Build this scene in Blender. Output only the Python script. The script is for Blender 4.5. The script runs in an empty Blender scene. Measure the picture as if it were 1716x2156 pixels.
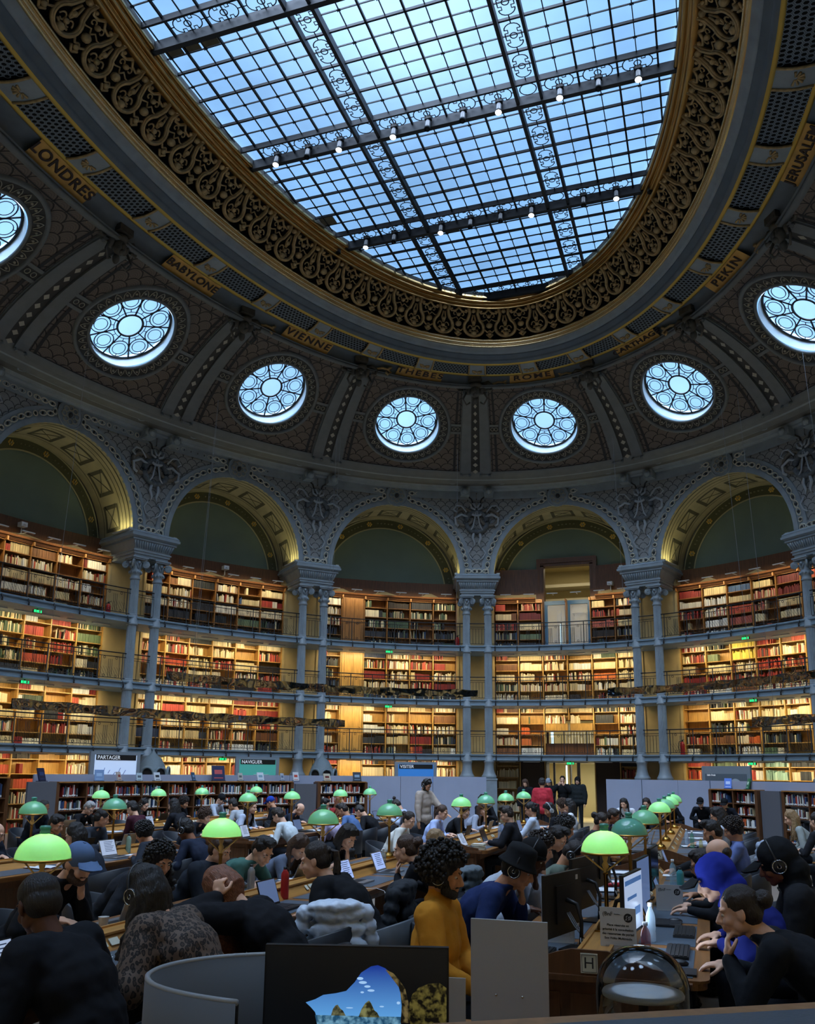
import bpy, math, random
import numpy as np
from mathutils import Vector, Matrix
random.seed(7); rng=np.random.RandomState(7)
C=bpy.context.scene.collection; SC=bpy.context.scene
PI=math.pi
# ---------------------------------------------------------------- camera
CAM=(5.031,-14.102,1.85)
def set_camera():
    cd=bpy.data.cameras.new('camera'); co=bpy.data.objects.new('camera',cd); C.objects.link(co)
    az=math.radians(18.8635); pit=math.radians(11.47); rol=math.radians(-.56)
    fw=Vector((-math.sin(az)*math.cos(pit),math.cos(az)*math.cos(pit),math.sin(pit)))
    r0=Vector((math.cos(az),math.sin(az),0)); p0=r0.cross(fw)
    r=r0*math.cos(rol)-p0*math.sin(rol); p=r0*math.sin(rol)+p0*math.cos(rol)
    m=Matrix((r,p,-fw)).transposed().to_4x4(); m.translation=Vector(CAM); co.matrix_world=m
    cd.sensor_fit='VERTICAL'; cd.sensor_height=24; cd.lens=1836.4/2156*24; cd.shift_y=(1253-1078)/2156
    cd.clip_end=200; cd.clip_start=.05; SC.camera=co
set_camera()
vs=SC.view_settings; vs.view_transform='Standard'; vs.look='None'; vs.gamma=1; vs.use_curve_mapping=False; vs.exposure=0.02
# ---------------------------------------------------------------- daylight through the roof and the round windows
SKY=(.235,.49,.90)
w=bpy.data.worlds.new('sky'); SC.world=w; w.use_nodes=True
LOBEDIR=(.05,-.36,.93); SKYK=17.0; SKYS=1.35
bg=w.node_tree.nodes['Background']; bg.inputs[1].default_value=SKYS
def sky_nodes():   # cloudy sky; bright lobe added overhead, out of view, to light the room
    nt=w.node_tree; L_=nt.links; tc=nt.nodes.new('ShaderNodeTexCoord'); d=nt.nodes.new('ShaderNodeVectorMath'); d.operation='DOT_PRODUCT'; d.inputs[1].default_value=LOBEDIR; L_.new(tc.outputs['Generated'],d.inputs[0])
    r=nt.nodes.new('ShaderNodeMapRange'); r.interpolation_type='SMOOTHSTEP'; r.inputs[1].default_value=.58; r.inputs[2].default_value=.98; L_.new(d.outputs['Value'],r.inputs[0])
    m=nt.nodes.new('ShaderNodeMix'); m.data_type='RGBA'; L_.new(r.outputs[0],m.inputs[0]); m.inputs[6].default_value=(*SKY,1); m.inputs[7].default_value=(LOBEC[0]*SKYK,LOBEC[1]*SKYK,LOBEC[2]*SKYK,1)
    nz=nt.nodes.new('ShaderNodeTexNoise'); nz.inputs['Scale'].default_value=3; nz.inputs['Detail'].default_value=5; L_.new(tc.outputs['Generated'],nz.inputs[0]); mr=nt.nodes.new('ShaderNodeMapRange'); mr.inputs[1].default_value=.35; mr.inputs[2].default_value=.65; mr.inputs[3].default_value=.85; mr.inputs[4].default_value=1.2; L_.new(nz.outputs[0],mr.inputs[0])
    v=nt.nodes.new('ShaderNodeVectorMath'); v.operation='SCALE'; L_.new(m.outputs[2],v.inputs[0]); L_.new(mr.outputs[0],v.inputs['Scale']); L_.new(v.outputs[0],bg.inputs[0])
LOBEC=(.52,.66,.90)
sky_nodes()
def area(name,loc,rot,sx,sy,power,col,shape='RECTANGLE',portal=False,spread=180):
    l=bpy.data.lights.new(name,'AREA'); l.shape=shape; l.size=sx; l.size_y=sy; l.energy=power; l.color=col
    l.spread=math.radians(spread)
    if portal: l.cycles.is_portal=True
    o=bpy.data.objects.new(name,l); C.objects.link(o); o.location=loc; o.rotation_euler=rot; return o
def point(name,loc,power,col,r=.03,parent=None):
    l=bpy.data.lights.new(name,'POINT'); l.energy=power; l.color=col; l.shadow_soft_size=r
    o=bpy.data.objects.new(name,l); C.objects.link(o); o.location=loc
    if parent: o.parent=parent
    return o
area('skylight_portal',(0,0,17.3),(0,0,0),10.8,22.6,1,(1,1,1),'ELLIPSE',portal=True)
for _k in range(3,14): pass
WARM=(1,.79,.45)
# ---------------------------------------------------------------- helpers
def srgb(h):
    if isinstance(h,str):
        h=h.lstrip('#'); c=[int(h[i:i+2],16)/255 for i in (0,2,4)]
    else: c=[x/255 for x in h]
    return tuple(x/12.92 if x<=.04045 else ((x+.055)/1.055)**2.4 for x in c)
MATS={}
def mat(name,col,rough=.6,metal=0,var=0,scale=8,bump=0,emit=None,es=1,coat=0,spec=.5,wood=False,alpha=1,trans=0,objcol=False,attr=None,stretch=None):
    if name in MATS: return MATS[name]
    m=bpy.data.materials.new(name); m.use_nodes=True; nt=m.node_tree; b=nt.nodes['Principled BSDF']; L=nt.links
    b.inputs['Base Color'].default_value=(*col,1); b.inputs['Roughness'].default_value=rough; b.inputs['Metallic'].default_value=metal
    b.inputs['Specular IOR Level'].default_value=spec
    if coat: b.inputs['Coat Weight'].default_value=coat; b.inputs['Coat Roughness'].default_value=.08
    if alpha<1: b.inputs['Alpha'].default_value=alpha
    if trans: b.inputs['Transmission Weight'].default_value=trans
    if emit is not None: b.inputs['Emission Color'].default_value=(*emit,1); b.inputs['Emission Strength'].default_value=es
    src=None
    if objcol: n=nt.nodes.new('ShaderNodeObjectInfo'); src=n.outputs['Color']
    if attr: n=nt.nodes.new('ShaderNodeAttribute'); n.attribute_name=attr; src=n.outputs['Color']
    if var or wood or bump:
        tc=nt.nodes.new('ShaderNodeTexCoord'); mp=nt.nodes.new('ShaderNodeMapping'); L.new(tc.outputs['Object'],mp.inputs[0])
        if wood: mp.inputs['Scale'].default_value=stretch or (9,9,.9)
        nz=nt.nodes.new('ShaderNodeTexNoise'); nz.inputs['Scale'].default_value=scale; nz.inputs['Detail'].default_value=5; L.new(mp.outputs[0],nz.inputs[0])
        if var:
            mx=nt.nodes.new('ShaderNodeMix'); mx.data_type='RGBA'; mx.blend_type='MULTIPLY'; mx.inputs[0].default_value=1
            rp=nt.nodes.new('ShaderNodeMapRange'); rp.inputs[1].default_value=.3; rp.inputs[2].default_value=.7; rp.inputs[3].default_value=1-var; rp.inputs[4].default_value=1+var
            L.new(nz.outputs[0],rp.inputs[0]); L.new(rp.outputs[0],mx.inputs[7])
            if src is not None: L.new(src,mx.inputs[6])
            else: mx.inputs[6].default_value=(*col,1)
            src=mx.outputs[2]
        if bump:
            bp=nt.nodes.new('ShaderNodeBump'); bp.inputs['Strength'].default_value=bump; bp.inputs['Distance'].default_value=.02
            L.new(nz.outputs[0],bp.inputs['Height']); L.new(bp.outputs[0],b.inputs['Normal'])
    if src is not None: L.new(src,b.inputs['Base Color'])
    MATS[name]=m; return m
class MB:
    def __init__(s): s.v=[]; s.f=[]; s.m=[]; s.uv=[]; s.n=0; s.sm=[]; s.col=[]
    def add(s,v,f,mi=0,uv=None,smooth=False,col=None):
        v=np.asarray(v,float).reshape(-1,3); s.v.append(v)
        for q in f: s.f.append(tuple(int(i)+s.n for i in q))
        s.m+= [mi]*len(f); s.sm+=[smooth]*len(f)
        s.uv.append(np.zeros((len(v),2)) if uv is None else np.asarray(uv,float).reshape(-1,2))
        if col is not None: s.col+= [col]*len(v)
        s.n+=len(v); return s
    def box(s,c,d,mi=0,M=None,col=None):
        c=np.array(c,float); h=np.array(d,float)/2
        v=np.array([[x,y,z] for x in(-1,1) for y in(-1,1) for z in(-1,1)])*h+c
        if M is not None: v=v@M[:3,:3].T+M[:3,3]
        return s.add(v,[(0,1,3,2),(4,6,7,5),(0,4,5,1),(2,3,7,6),(0,2,6,4),(1,5,7,3)],mi,col=col)
    def hexa(s,v,mi=0,col=None): # 8 verts same order as box
        return s.add(v,[(0,1,3,2),(4,6,7,5),(0,4,5,1),(2,3,7,6),(0,2,6,4),(1,5,7,3)],mi,col=col)
    def grid(s,P,mi=0,uv=None,smooth=True,closeu=False,flip=False):
        P=np.asarray(P,float); n,m=P.shape[:2]; f=[]
        for i in range(n if closeu else n-1):
            for j in range(m-1):
                a=i*m+j; b=((i+1)%n)*m+j
                f.append((a,b,b+1,a+1) if not flip else (a,a+1,b+1,b))
        return s.add(P.reshape(-1,3),f,mi,uv,smooth)
    def tube(s,pts,r,n=6,mi=0,closed=False,smooth=True,cap=True):
        P=np.asarray(pts,float); k=len(P); rr=np.broadcast_to(np.asarray(r,float),(k,))
        T=np.gradient(P,axis=0)
        if closed: T=np.roll(P,-1,0)-np.roll(P,1,0)
        T/=np.linalg.norm(T,axis=1)[:,None]+1e-9
        up=np.array([0,0,1.]) if abs(T[0,2])<.9 else np.array([1.,0,0])
        N=[]; 
        for t in T:
            u=up-t*(up@t); l=np.linalg.norm(u)
            if l<1e-3: u=np.array([1.,0,0])-t*t[0]; l=np.linalg.norm(u)
            u/=l; N.append(u); up=u if not closed else up
        N=np.array(N); B=np.cross(T,N); a=np.linspace(0,2*PI,n,endpoint=False)
        G=P[:,None]+rr[:,None,None]*(N[:,None]*np.cos(a)[None,:,None]+B[:,None]*np.sin(a)[None,:,None])
        f=[]
        for i in range(k if closed else k-1):
            for j in range(n):
                i2=(i+1)%k; j2=(j+1)%n; f.append((i*n+j,i*n+j2,i2*n+j2,i2*n+j))
        if cap and not closed: f.append(tuple(range(n))[::-1]); f.append(tuple((k-1)*n+j for j in range(n)))
        return s.add(G.reshape(-1,3),f,mi,smooth=smooth)
    def lathe(s,prof,c=(0,0,0),n=24,mi=0,smooth=True,M=None,flute=0):
        a=np.linspace(0,2*PI,n,endpoint=False); P=np.array([[(r,z) for r,z in prof]])[0]
        G=np.zeros((len(P),n,3)); k=1-(flute*(np.arange(n)%2==0) if flute else 0)
        G[...,0]=P[:,0:1]*np.cos(a)*k; G[...,1]=P[:,0:1]*np.sin(a)*k; G[...,2]=P[:,1:2]
        v=G.reshape(-1,3)
        if M is not None: v=v@M[:3,:3].T+M[:3,3]
        v=v+np.array(c); f=[]
        for i in range(len(P)-1):
            for j in range(n):
                j2=(j+1)%n; f.append((i*n+j,i*n+j2,(i+1)*n+j2,(i+1)*n+j))
        if P[0,0]>1e-4: f.append(tuple(range(n))[::-1])
        if P[-1,0]>1e-4: f.append(tuple((len(P)-1)*n+j for j in range(n)))
        return s.add(v,f,mi,smooth=smooth)
    def ell(s,c,r,M=None,nu=12,nv=8,mi=0):
        th=np.linspace(0,PI,nv+1); ph=np.linspace(0,2*PI,nu,endpoint=False)
        G=np.stack([np.sin(th)[:,None]*np.cos(ph),np.sin(th)[:,None]*np.sin(ph),np.cos(th)[:,None]*np.ones(nu)],-1)
        v=G.reshape(-1,3)*np.array(r)
        if M is not None: v=v@np.array(M)[:3,:3].T
        v=v+np.array(c); f=[(i*nu+j,(i+1)*nu+j,(i+1)*nu+(j+1)%nu,i*nu+(j+1)%nu) for i in range(nv) for j in range(nu)]
        return s.add(v,f,mi,smooth=True)
    def cap(s,a,b,ra,rb,n=10,mi=0):
        a=np.array(a,float); b=np.array(b,float)
        s.ell(a,(ra,)*3,nu=n,nv=6,mi=mi); s.ell(b,(rb,)*3,nu=n,nv=6,mi=mi)
        return s.tube([a,b],[ra,rb],n=n,mi=mi)
    def mesh(s,name,mats):
        me=bpy.data.meshes.new(name); V=np.concatenate(s.v) if s.v else np.zeros((0,3))
        me.from_pydata(V.tolist(),[],s.f)
        for m in (mats if isinstance(mats,(list,tuple)) else [mats]): me.materials.append(m)
        me.polygons.foreach_set('material_index',s.m); me.polygons.foreach_set('use_smooth',s.sm)
        uv=np.concatenate(s.uv)
        if np.any(uv):
            l=me.uv_layers.new(name='UVMap'); vi=np.empty(len(me.loops),dtype=np.int32); me.loops.foreach_get('vertex_index',vi)
            l.data.foreach_set('uv',uv[vi].astype(np.float32).ravel())
        if s.col:
            a=me.color_attributes.new('Col','FLOAT_COLOR','POINT'); a.data.foreach_set('color',np.array([(*c,1) for c in s.col],dtype=np.float32).ravel())
        me.update(); return me
    def build(s,name,mats,parent=None,loc=None,rot=None):
        return link(s.mesh(name,mats),name,parent,loc,rot)
def link(me,name,parent=None,loc=None,rot=None,scale=None):
    o=bpy.data.objects.new(name,me); C.objects.link(o)
    if parent is not None: o.parent=parent
    if loc is not None: o.location=loc
    if rot is not None: o.rotation_euler=rot
    if scale is not None: o.scale=scale
    return o
def tag(o,label=None,cat=None,group=None,kind=None):
    if label: o['label']=label
    if cat: o['category']=cat
    if group: o['group']=group
    if kind: o['kind']=kind
    return o
def empty(name,loc=(0,0,0),rz=0,label=None,cat=None,group=None,scale=None):
    o=bpy.data.objects.new(name,None); C.objects.link(o); o.location=loc; o.rotation_euler=(0,0,rz)
    if scale: o.scale=(scale,)*3
    return tag(o,label,cat,group)
def text(s,size,loc,rot,m,parent,ext=.001,name='lettering',align='CENTER',bold=0,space=1):
    cu=bpy.data.curves.new('t','FONT'); cu.body=s; cu.size=size; cu.extrude=ext; cu.align_x=align; cu.align_y='CENTER'; cu.offset=bold; cu.space_line=space; cu.resolution_u=4
    to=bpy.data.objects.new('t',cu); C.objects.link(to); me=bpy.data.meshes.new_from_object(to.evaluated_get(bpy.context.evaluated_depsgraph_get())); bpy.data.objects.remove(to); me.materials.clear(); me.materials.append(m)
    return link(me,name,parent,loc,rot)
def copy_tree(o,parent=None):
    c=o.copy(); C.objects.link(c)
    if parent is not None: c.parent=parent
    for ch in list(o.children): copy_tree(ch,c)
    return c
def sweep(rings,n=192,mi=0,mb=None,th0=0,th1=2*PI,smooth=True):
    """surface through horizontal ellipses (a,b,z): a along y, b along x"""
    mb=mb or MB(); t=np.linspace(th0,th1,n+1); R=np.array(rings)
    G=np.stack([R[:,1:2]*np.sin(t),R[:,0:1]*np.cos(t),R[:,2:3]*np.ones(n+1)],-1)
    mb.grid(G,mi,smooth=smooth); return mb
# ellipse of the column ring: arc length measured in bays (16 bays)
A0,B0=18.759,13.868
_T=np.linspace(-PI*1.2,PI*1.2,24001); _x=B0*np.sin(_T); _y=A0*np.cos(_T)
_S=np.concatenate([[0],np.cumsum(np.hypot(np.diff(_x),np.diff(_y)))]); _S-=np.interp(0,_T,_S); BAY=6.4424
def TH(s): return np.interp(np.asarray(s,float)*BAY,_S,_T)
def E(s,off=0,z=0):
    s,off,z=np.broadcast_arrays(np.asarray(s,float),off,z); t=TH(s); nx,ny=A0*np.sin(t),B0*np.cos(t); l=np.hypot(nx,ny)
    return np.stack([B0*np.sin(t)+off*nx/l,A0*np.cos(t)+off*ny/l,z],-1)
def frame(s,off=0,z=0):
    """4x4: local x along the wall (clockwise seen from above, i.e. to the viewer's right), y outward, z up"""
    p=E(s,off,z); q=E(s+.01,off,z)-E(s-.01,off,z); q/=np.linalg.norm(q); o=np.array([-q[1],q[0],0])
    M=np.eye(4); M[:3,0]=q; M[:3,1]=o; M[:3,2]=(0,0,1); M[:3,3]=p; return M
ORD={-4:'at the left picture edge',-3:'under the leftmost full arch',-2:'under the second arch from left',-1:'one arch left of the doorway',0:'under the doorway arch',1:'one arch right of the doorway',2:'at the right picture edge'}
# ---------------------------------------------------------------- materials of the building
def mn(nt,op,a,b=None,c=None):
    n=nt.nodes.new('ShaderNodeMath'); n.operation=op
    for i,x in enumerate((a,b,c)):
        if x is None: continue
        if isinstance(x,(int,float)): n.inputs[i].default_value=x
        else: nt.links.new(x,n.inputs[i])
    return n.outputs[0]
def scales(name,base,line,W=.5,ringamp=.25,rough=.75,thick=.035):
    m=bpy.data.materials.new(name); m.use_nodes=True; nt=m.node_tree; b=nt.nodes['Principled BSDF']; b.inputs['Roughness'].default_value=rough
    uv=nt.nodes.new('ShaderNodeUVMap'); sp=nt.nodes.new('ShaderNodeSeparateXYZ'); nt.links.new(uv.outputs[0],sp.inputs[0])
    x=mn(nt,'DIVIDE',sp.outputs[0],W); y=mn(nt,'DIVIDE',sp.outputs[1],W); j=mn(nt,'FLOOR',mn(nt,'MULTIPLY',y,2))
    def dist(jj):
        o=mn(nt,'MULTIPLY',mn(nt,'MODULO',mn(nt,'ADD',jj,1000),2),.5)
        cx=mn(nt,'ADD',mn(nt,'ROUND',mn(nt,'SUBTRACT',x,o)),o); dx=mn(nt,'SUBTRACT',x,cx); dy=mn(nt,'SUBTRACT',y,mn(nt,'MULTIPLY',jj,.5))
        return mn(nt,'SQRT',mn(nt,'ADD',mn(nt,'MULTIPLY',dx,dx),mn(nt,'MULTIPLY',dy,dy)))
    d1=dist(j); d2=dist(mn(nt,'ADD',j,1)); ins=mn(nt,'LESS_THAN',d1,.5)
    d=mn(nt,'ADD',mn(nt,'MULTIPLY',d1,ins),mn(nt,'MULTIPLY',d2,mn(nt,'SUBTRACT',1,ins)))
    edge=mn(nt,'LESS_THAN',mn(nt,'ABSOLUTE',mn(nt,'SUBTRACT',d1,.5)),thick)
    ring=mn(nt,'MULTIPLY',mn(nt,'LESS_THAN',mn(nt,'FRACT',mn(nt,'MULTIPLY',d,9)),.35),ringamp)
    nz=nt.nodes.new('ShaderNodeTexNoise'); nz.inputs['Scale'].default_value=60; nt.links.new(uv.outputs[0],nz.inputs[0])
    ring=mn(nt,'MULTIPLY',ring,mn(nt,'MULTIPLY',nz.outputs[0],2))
    fac=mn(nt,'MAXIMUM',edge,ring); mx=nt.nodes.new('ShaderNodeMix'); mx.data_type='RGBA'
    nt.links.new(fac,mx.inputs[0]); mx.inputs[6].default_value=(*base,1); mx.inputs[7].default_value=(*line,1); nt.links.new(mx.outputs[2],b.inputs['Base Color']); return m
PAINT=mat('grey_blue_paint',srgb('8b959a'),.55,var=.12,scale=3)
PAINTD=mat('dark_grey_paint',srgb('5d676d'),.5,var=.12,scale=3)
COLP=mat('column_paint',srgb('8b979e'),.45,var=.1,scale=4)
SLAB=mat('gallery_slab_paint',srgb('7b8f9c'),.5,var=.1,scale=3)
GOLD=mat('old_gold',srgb('c2a067'),.28,1,var=.08,scale=2)
GOLDB=mat('bright_gilding',srgb('d8c090'),.26,1,var=.06,scale=2)
GOLDF=mat('dull_gilding',srgb('b3986a'),.5,.35,var=.25,scale=9,bump=.4)
GOLDL=mat('gold_line',srgb('c9a84e'),.4,.6)
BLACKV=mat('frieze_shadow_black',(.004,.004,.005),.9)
VAULT=scales('vault_scale_pattern',srgb('6d6259'),srgb('2c2724'),.52,.3)
SPAN=scales('spandrel_scale_pattern',srgb('9a9b98'),srgb('4a4c4c'),.36,.45)
RIBC=mat('rib_paint',srgb('6a6e6e'),.55,var=.1,scale=3)
DARKL=mat('dark_line',srgb('2a2a2c'),.7)
ORN=mat('ornament_pale',srgb('a7a292'),.6)
ORND=mat('ornament_dark_field',srgb('3b3a38'),.7)
CREAM=mat('soffit_cream',srgb('b3aa88'),.6,var=.15,scale=2)
LUN=mat('lunette_green_grey',srgb('687a70'),.7,var=.08,scale=1)
PLASTER=mat('cream_plaster',srgb('ad9c71'),.75,var=.12,scale=2)
OAK=mat('oak',srgb('8f6434'),.45,var=.3,scale=3,wood=True)
OAKD=mat('dark_oak',srgb('5b3a20'),.45,var=.3,scale=3,wood=True)
OAKL=mat('light_oak',srgb('b58e4e'),.4,var=.25,scale=3,wood=True)
OAKH=mat('oak_long_grain',srgb('9a6833'),.38,var=.3,scale=3,wood=True,stretch=(9,.7,9))
IRON=mat('black_iron',srgb('17181a'),.5)
STRIP=mat('shelf_lamp_face',(1,.8,.5),.5,emit=(1,.72,.34),es=9)
def glassmat(name,tint,k=.8):
    m=bpy.data.materials.new(name); m.use_nodes=True; nt=m.node_tree; nt.nodes.remove(nt.nodes['Principled BSDF']); out=nt.nodes['Material Output']
    t=nt.nodes.new('ShaderNodeBsdfTransparent'); d=nt.nodes.new('ShaderNodeBsdfTranslucent'); d.inputs[0].default_value=(.8,.9,.95,1)
    nz=nt.nodes.new('ShaderNodeTexNoise'); nz.inputs['Scale'].default_value=.45; nz.inputs['Detail'].default_value=6; tc=nt.nodes.new('ShaderNodeTexCoord'); nt.links.new(tc.outputs['Object'],nz.inputs[0])
    cr=nt.nodes.new('ShaderNodeMapRange'); cr.inputs[1].default_value=.3; cr.inputs[2].default_value=.7; cr.inputs[3].default_value=.72; cr.inputs[4].default_value=1.0; nt.links.new(nz.outputs[0],cr.inputs[0])
    mx0=nt.nodes.new('ShaderNodeMix'); mx0.data_type='RGBA'; mx0.blend_type='MULTIPLY'; mx0.inputs[0].default_value=1; mx0.inputs[6].default_value=(*tint,1); nt.links.new(cr.outputs[0],mx0.inputs[7]); nt.links.new(mx0.outputs[2],t.inputs[0])
    mx=nt.nodes.new('ShaderNodeMixShader'); mx.inputs[0].default_value=1-k; nt.links.new(t.outputs[0],mx.inputs[1]); nt.links.new(d.outputs[0],mx.inputs[2]); nt.links.new(mx.outputs[0],out.inputs[0]); return m
FROST=glassmat('frosted_sky_glass',(1,.99,.97),.88)
OCG=glassmat('rose_window_glass',(1.0,1.0,.97),.93)
OCG2=glassmat('rose_window_blue_glass',(.72,.86,.95),.93)
def struct(o): o['kind']='structure'; return o
# ---------------------------------------------------------------- floor
mb=MB(); n=96; t=np.linspace(0,2*PI,n,endpoint=False); mb.add(np.stack([B0*1.15*np.sin(t),A0*1.15*np.cos(t),np.zeros(n)],-1),[tuple(range(n))[::-1]])
FLOOR=mat('polished_stone_floor',srgb('857d74'),.28,var=.14,scale=.8); struct(mb.build('floor',FLOOR))
# ---------------------------------------------------------------- wall with arches, one bay at a time
RX,RZ,ZS,ZT=2.55,2.72,9.40,12.82
def arch_bay():
    """front wall round the arch hole, per bay; built for s in [-.5,.5] then bent round the ring"""
    for k in range(-8,8):
        mb=MB(); hw=BAY/2; N=49; ph=np.linspace(PI,0,N)
        inner=np.stack([RX*np.cos(ph),ZS+RZ*np.sin(ph)],-1); outer=[]
        for p in ph:
            dx,dz=math.cos(p)*RX,math.sin(p)*RZ
            tt=min(hw/abs(dx) if abs(dx)>1e-6 else 1e9,(ZT-ZS)/dz if dz>1e-6 else 1e9); outer.append((dx*tt,ZS+dz*tt))
        for cx_ in(-hw,hw):
            i_=min(range(len(outer)),key=lambda i:(outer[i][0]-cx_)**2+(outer[i][1]-ZT)**2); outer[i_]=(cx_,ZT)
        outer=np.array(outer); R=np.linspace(0,1,9)[:,None,None]; G=inner[None]*(1-R)+outer[None]*R
        def put(G,off,mi,flip=False,dz=0):
            P=E(k+G[...,0]/BAY,off,G[...,1]+dz); uv=G.reshape(-1,2); mb.grid(P,mi,uv,smooth=False,flip=flip)
        put(G,0,0)
        # flat border bands standing 4 cm proud: round the arch, along the top and down to the impost
        a=np.linspace(PI,0,41)
        def band(r0,r1,off,mi):
            g=np.array([[( (RX+r)*math.cos(x),ZS+(RZ+r)*math.sin(x)) for x in a] for r in (r0,r1)])
            put(g,off,mi); 
            for r in (r0,r1):
                g1=[[E(k+(RX+r)*math.cos(x)/BAY,o,ZS+(RZ+r)*math.sin(x)) for x in a] for o in (off,.0)]; mb.grid(g1,mi,smooth=False)
        band(0,.17,-.07,1); band(.17,.40,-.035,1); band(.40,.50,-.05,1)
        for sg in(-1,1):
            x0,x1=sg*.42,sg*(hw-.02)
            g=np.array([[(x0,ZT-z),(x1,ZT-z)] for z in (0,.34)]); put(g,-.035,1)
            g=np.array([[(sg*x,ZS+z) for x in (RX+.1,hw)] for z in (0,.32)]); put(g,-.035,1)
        # bead chains: small rings along the bands
        def ringlink(x,z,ux,uz,rx,rz):
            aa=np.linspace(0,2*PI,12,endpoint=False)
            P=[E(k+(x+ux*rx*math.cos(q)-uz*rz*math.sin(q))/BAY,-.06,z+uz*rx*math.cos(q)+ux*rz*math.sin(q)) for q in aa]
            mb.tube(P,.022,4,4,closed=True)
            mb.ell(E(k+x/BAY,-.04,z),(.062,.03,.055),nu=8,nv=4,mi=3)
        ns=34
        for i in range(ns):
            p=PI-(i+.5)*PI/ns
            if abs(p-PI/2)<.16: continue
            x,z=(RX+.285)*math.cos(p),ZS+(RZ+.285)*math.sin(p); tx,tz=-math.sin(p),math.cos(p); big=(i%5!=2)
            ringlink(x,z,tx,tz,.125 if big else .07,.075)
        for sg in(-1,1):
            for i in range(9): ringlink(sg*(.62+i*.262),ZT-.17,1,0,.115 if i%4!=3 else .07,.07)
            ringlink(sg*.5,ZT-.37,0,1,.1,.07)
            for i in range(2): ringlink(sg*(RX+.46+i*.25-.12),ZS+.17,1,0,.11,.07)
        # rosette over the crown
        cz=ZS+RZ+.37
        g=[[E(k+r*math.sin(q)/BAY,-.09,cz+r*math.cos(q)) for q in np.linspace(0,2*PI,25)] for r in(0.001,.42)]; mb.grid(g,1,smooth=False)
        mb.tube([E(k+.42*math.sin(q)/BAY,-.09,cz+.42*math.cos(q)) for q in np.linspace(0,2*PI,24,endpoint=False)],.025,5,1,closed=True)
        mb.ell(E(k,-.1,cz),(.09,.06,.09),nu=10,nv=6,mi=3)
        for i in range(8):
            q=i*PI/4; c=(.22*math.sin(q),.22*math.cos(q)); mb.tube([E(k+(c[0]+.085*math.sin(u))/BAY,-.12,cz+c[1]+.085*math.cos(u)) for u in np.linspace(0,2*PI,12,endpoint=False)],.018,5,2,closed=True)
        struct(mb.build('wall_arcade',[SPAN,PAINT,ORN,ORND,mat('chain_rim_pale',srgb('d2ccb8'),.6)]))
        # soffit of the arch, lunette wall and its painted band
        mb=MB(); D=1.97; a=np.linspace(PI,0,37); zz=np.linspace(0,1,5)
        P=[[E(k+RX*math.cos(x)/BAY,-.07+o*(D+.07),ZS+RZ*math.sin(x)) for x in a] for o in zz]; mb.grid(P,0)
        for (o0,o1) in((.03,.06),(.14,.16),(.24,.255),(.80,.815)):   # painted lines on the soffit
            mb.grid([[E(k+(RX-.006)*math.cos(x)/BAY,o*D,ZS+(RZ-.006)*math.sin(x)) for x in a] for o in(o0,o1)],1)
        for i in range(7):
            p0=PI*(i+.14)/7; p1=PI*(i+.86)/7
            for (o0,o1,q0,q1) in((.33,.38,p0,p1),(.70,.75,p0,p1),(.33,.75,p0,p0+.045),(.33,.75,p1-.045,p1)):
                aa=np.linspace(q0,q1,7); mb.grid([[E(k+(RX-.008)*math.cos(x)/BAY,o*D,ZS+(RZ-.008)*math.sin(x)) for x in aa] for o in(o0,o1)],1)
            for d in(0,1):
                aa=np.linspace(p0,p1,7); mb.tube([E(k+(RX-.01)*math.cos(x)/BAY,(.38+.32*abs(d-i2/6))*D,ZS+(RZ-.01)*math.sin(x)) for i2,x in enumerate(aa)],.012,4,1)
        struct(mb.build('wall_arch_soffit',[CREAM,mat('painted_line_brown',srgb('5d5a48'),.7)]))
        mb=MB(); a=np.linspace(PI,0,37)
        if k!=0: P=[[E(k+(RX*r)*math.cos(x)/BAY,D,ZS-.35+(RZ+.35)*r*math.sin(x)) for x in a] for r in(.001,.5,1)]; mb.grid(P,0,smooth=False)
        else:
            for xa,xb,zb in((-RX,-.93,ZS-.35),(-.93,.93,10.12),(.93,RX,ZS-.35)):
                xx=np.linspace(xa,xb,13); mb.grid([[E(x/BAY,D,zb) for x in xx],[E(x/BAY,D,max(zb,ZS-.35+(RZ+.35)*math.sqrt(max(0,1-(x/RX)**2)))) for x in xx]],0,smooth=False)
        for (r0,r1,mi,o) in((.865,1,1,.02),(.855,.872,2,.04),(.985,1,2,.04)):
            mb.grid([[E(k+(RX*r)*math.cos(x)/BAY,D-o,ZS-.35+(RZ+.35)*r*math.sin(x)) for x in a] for r in(r0,r1)],mi,smooth=False)
        for i in range(13):
            p=PI*(i+.5)/13; x,z=RX*.932*math.cos(p),ZS-.35+(RZ+.35)*.932*math.sin(p)
            if i%2:
                for u in range(6): mb.ell(E(k+(x+.07*math.cos(u*PI/3))/BAY,D-.03,z+.07*math.sin(u*PI/3)),(.042,.02,.042),nu=6,nv=4,mi=3)
                mb.ell(E(k+x/BAY,D-.05,z),(.035,.02,.035),nu=6,nv=4,mi=2)
            else:
                for u in range(-2,3):
                    pp=p+u*.055; mb.ell(E(k+RX*.932*math.cos(pp)/BAY,D-.03,ZS-.35+(RZ+.35)*.932*math.sin(pp)),(.045,.015,.03),nu=6,nv=4,mi=4)
        struct(mb.build('wall_lunette',[LUN,mat('floral_band_green',srgb('4d4f35'),.7),mat('band_edge_cream',srgb('a49f7c'),.6),mat('painted_yellow_flower',srgb('c9a650'),.6),mat('band_leaf',srgb('77745a'),.6)]))
arch_bay()
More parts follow.
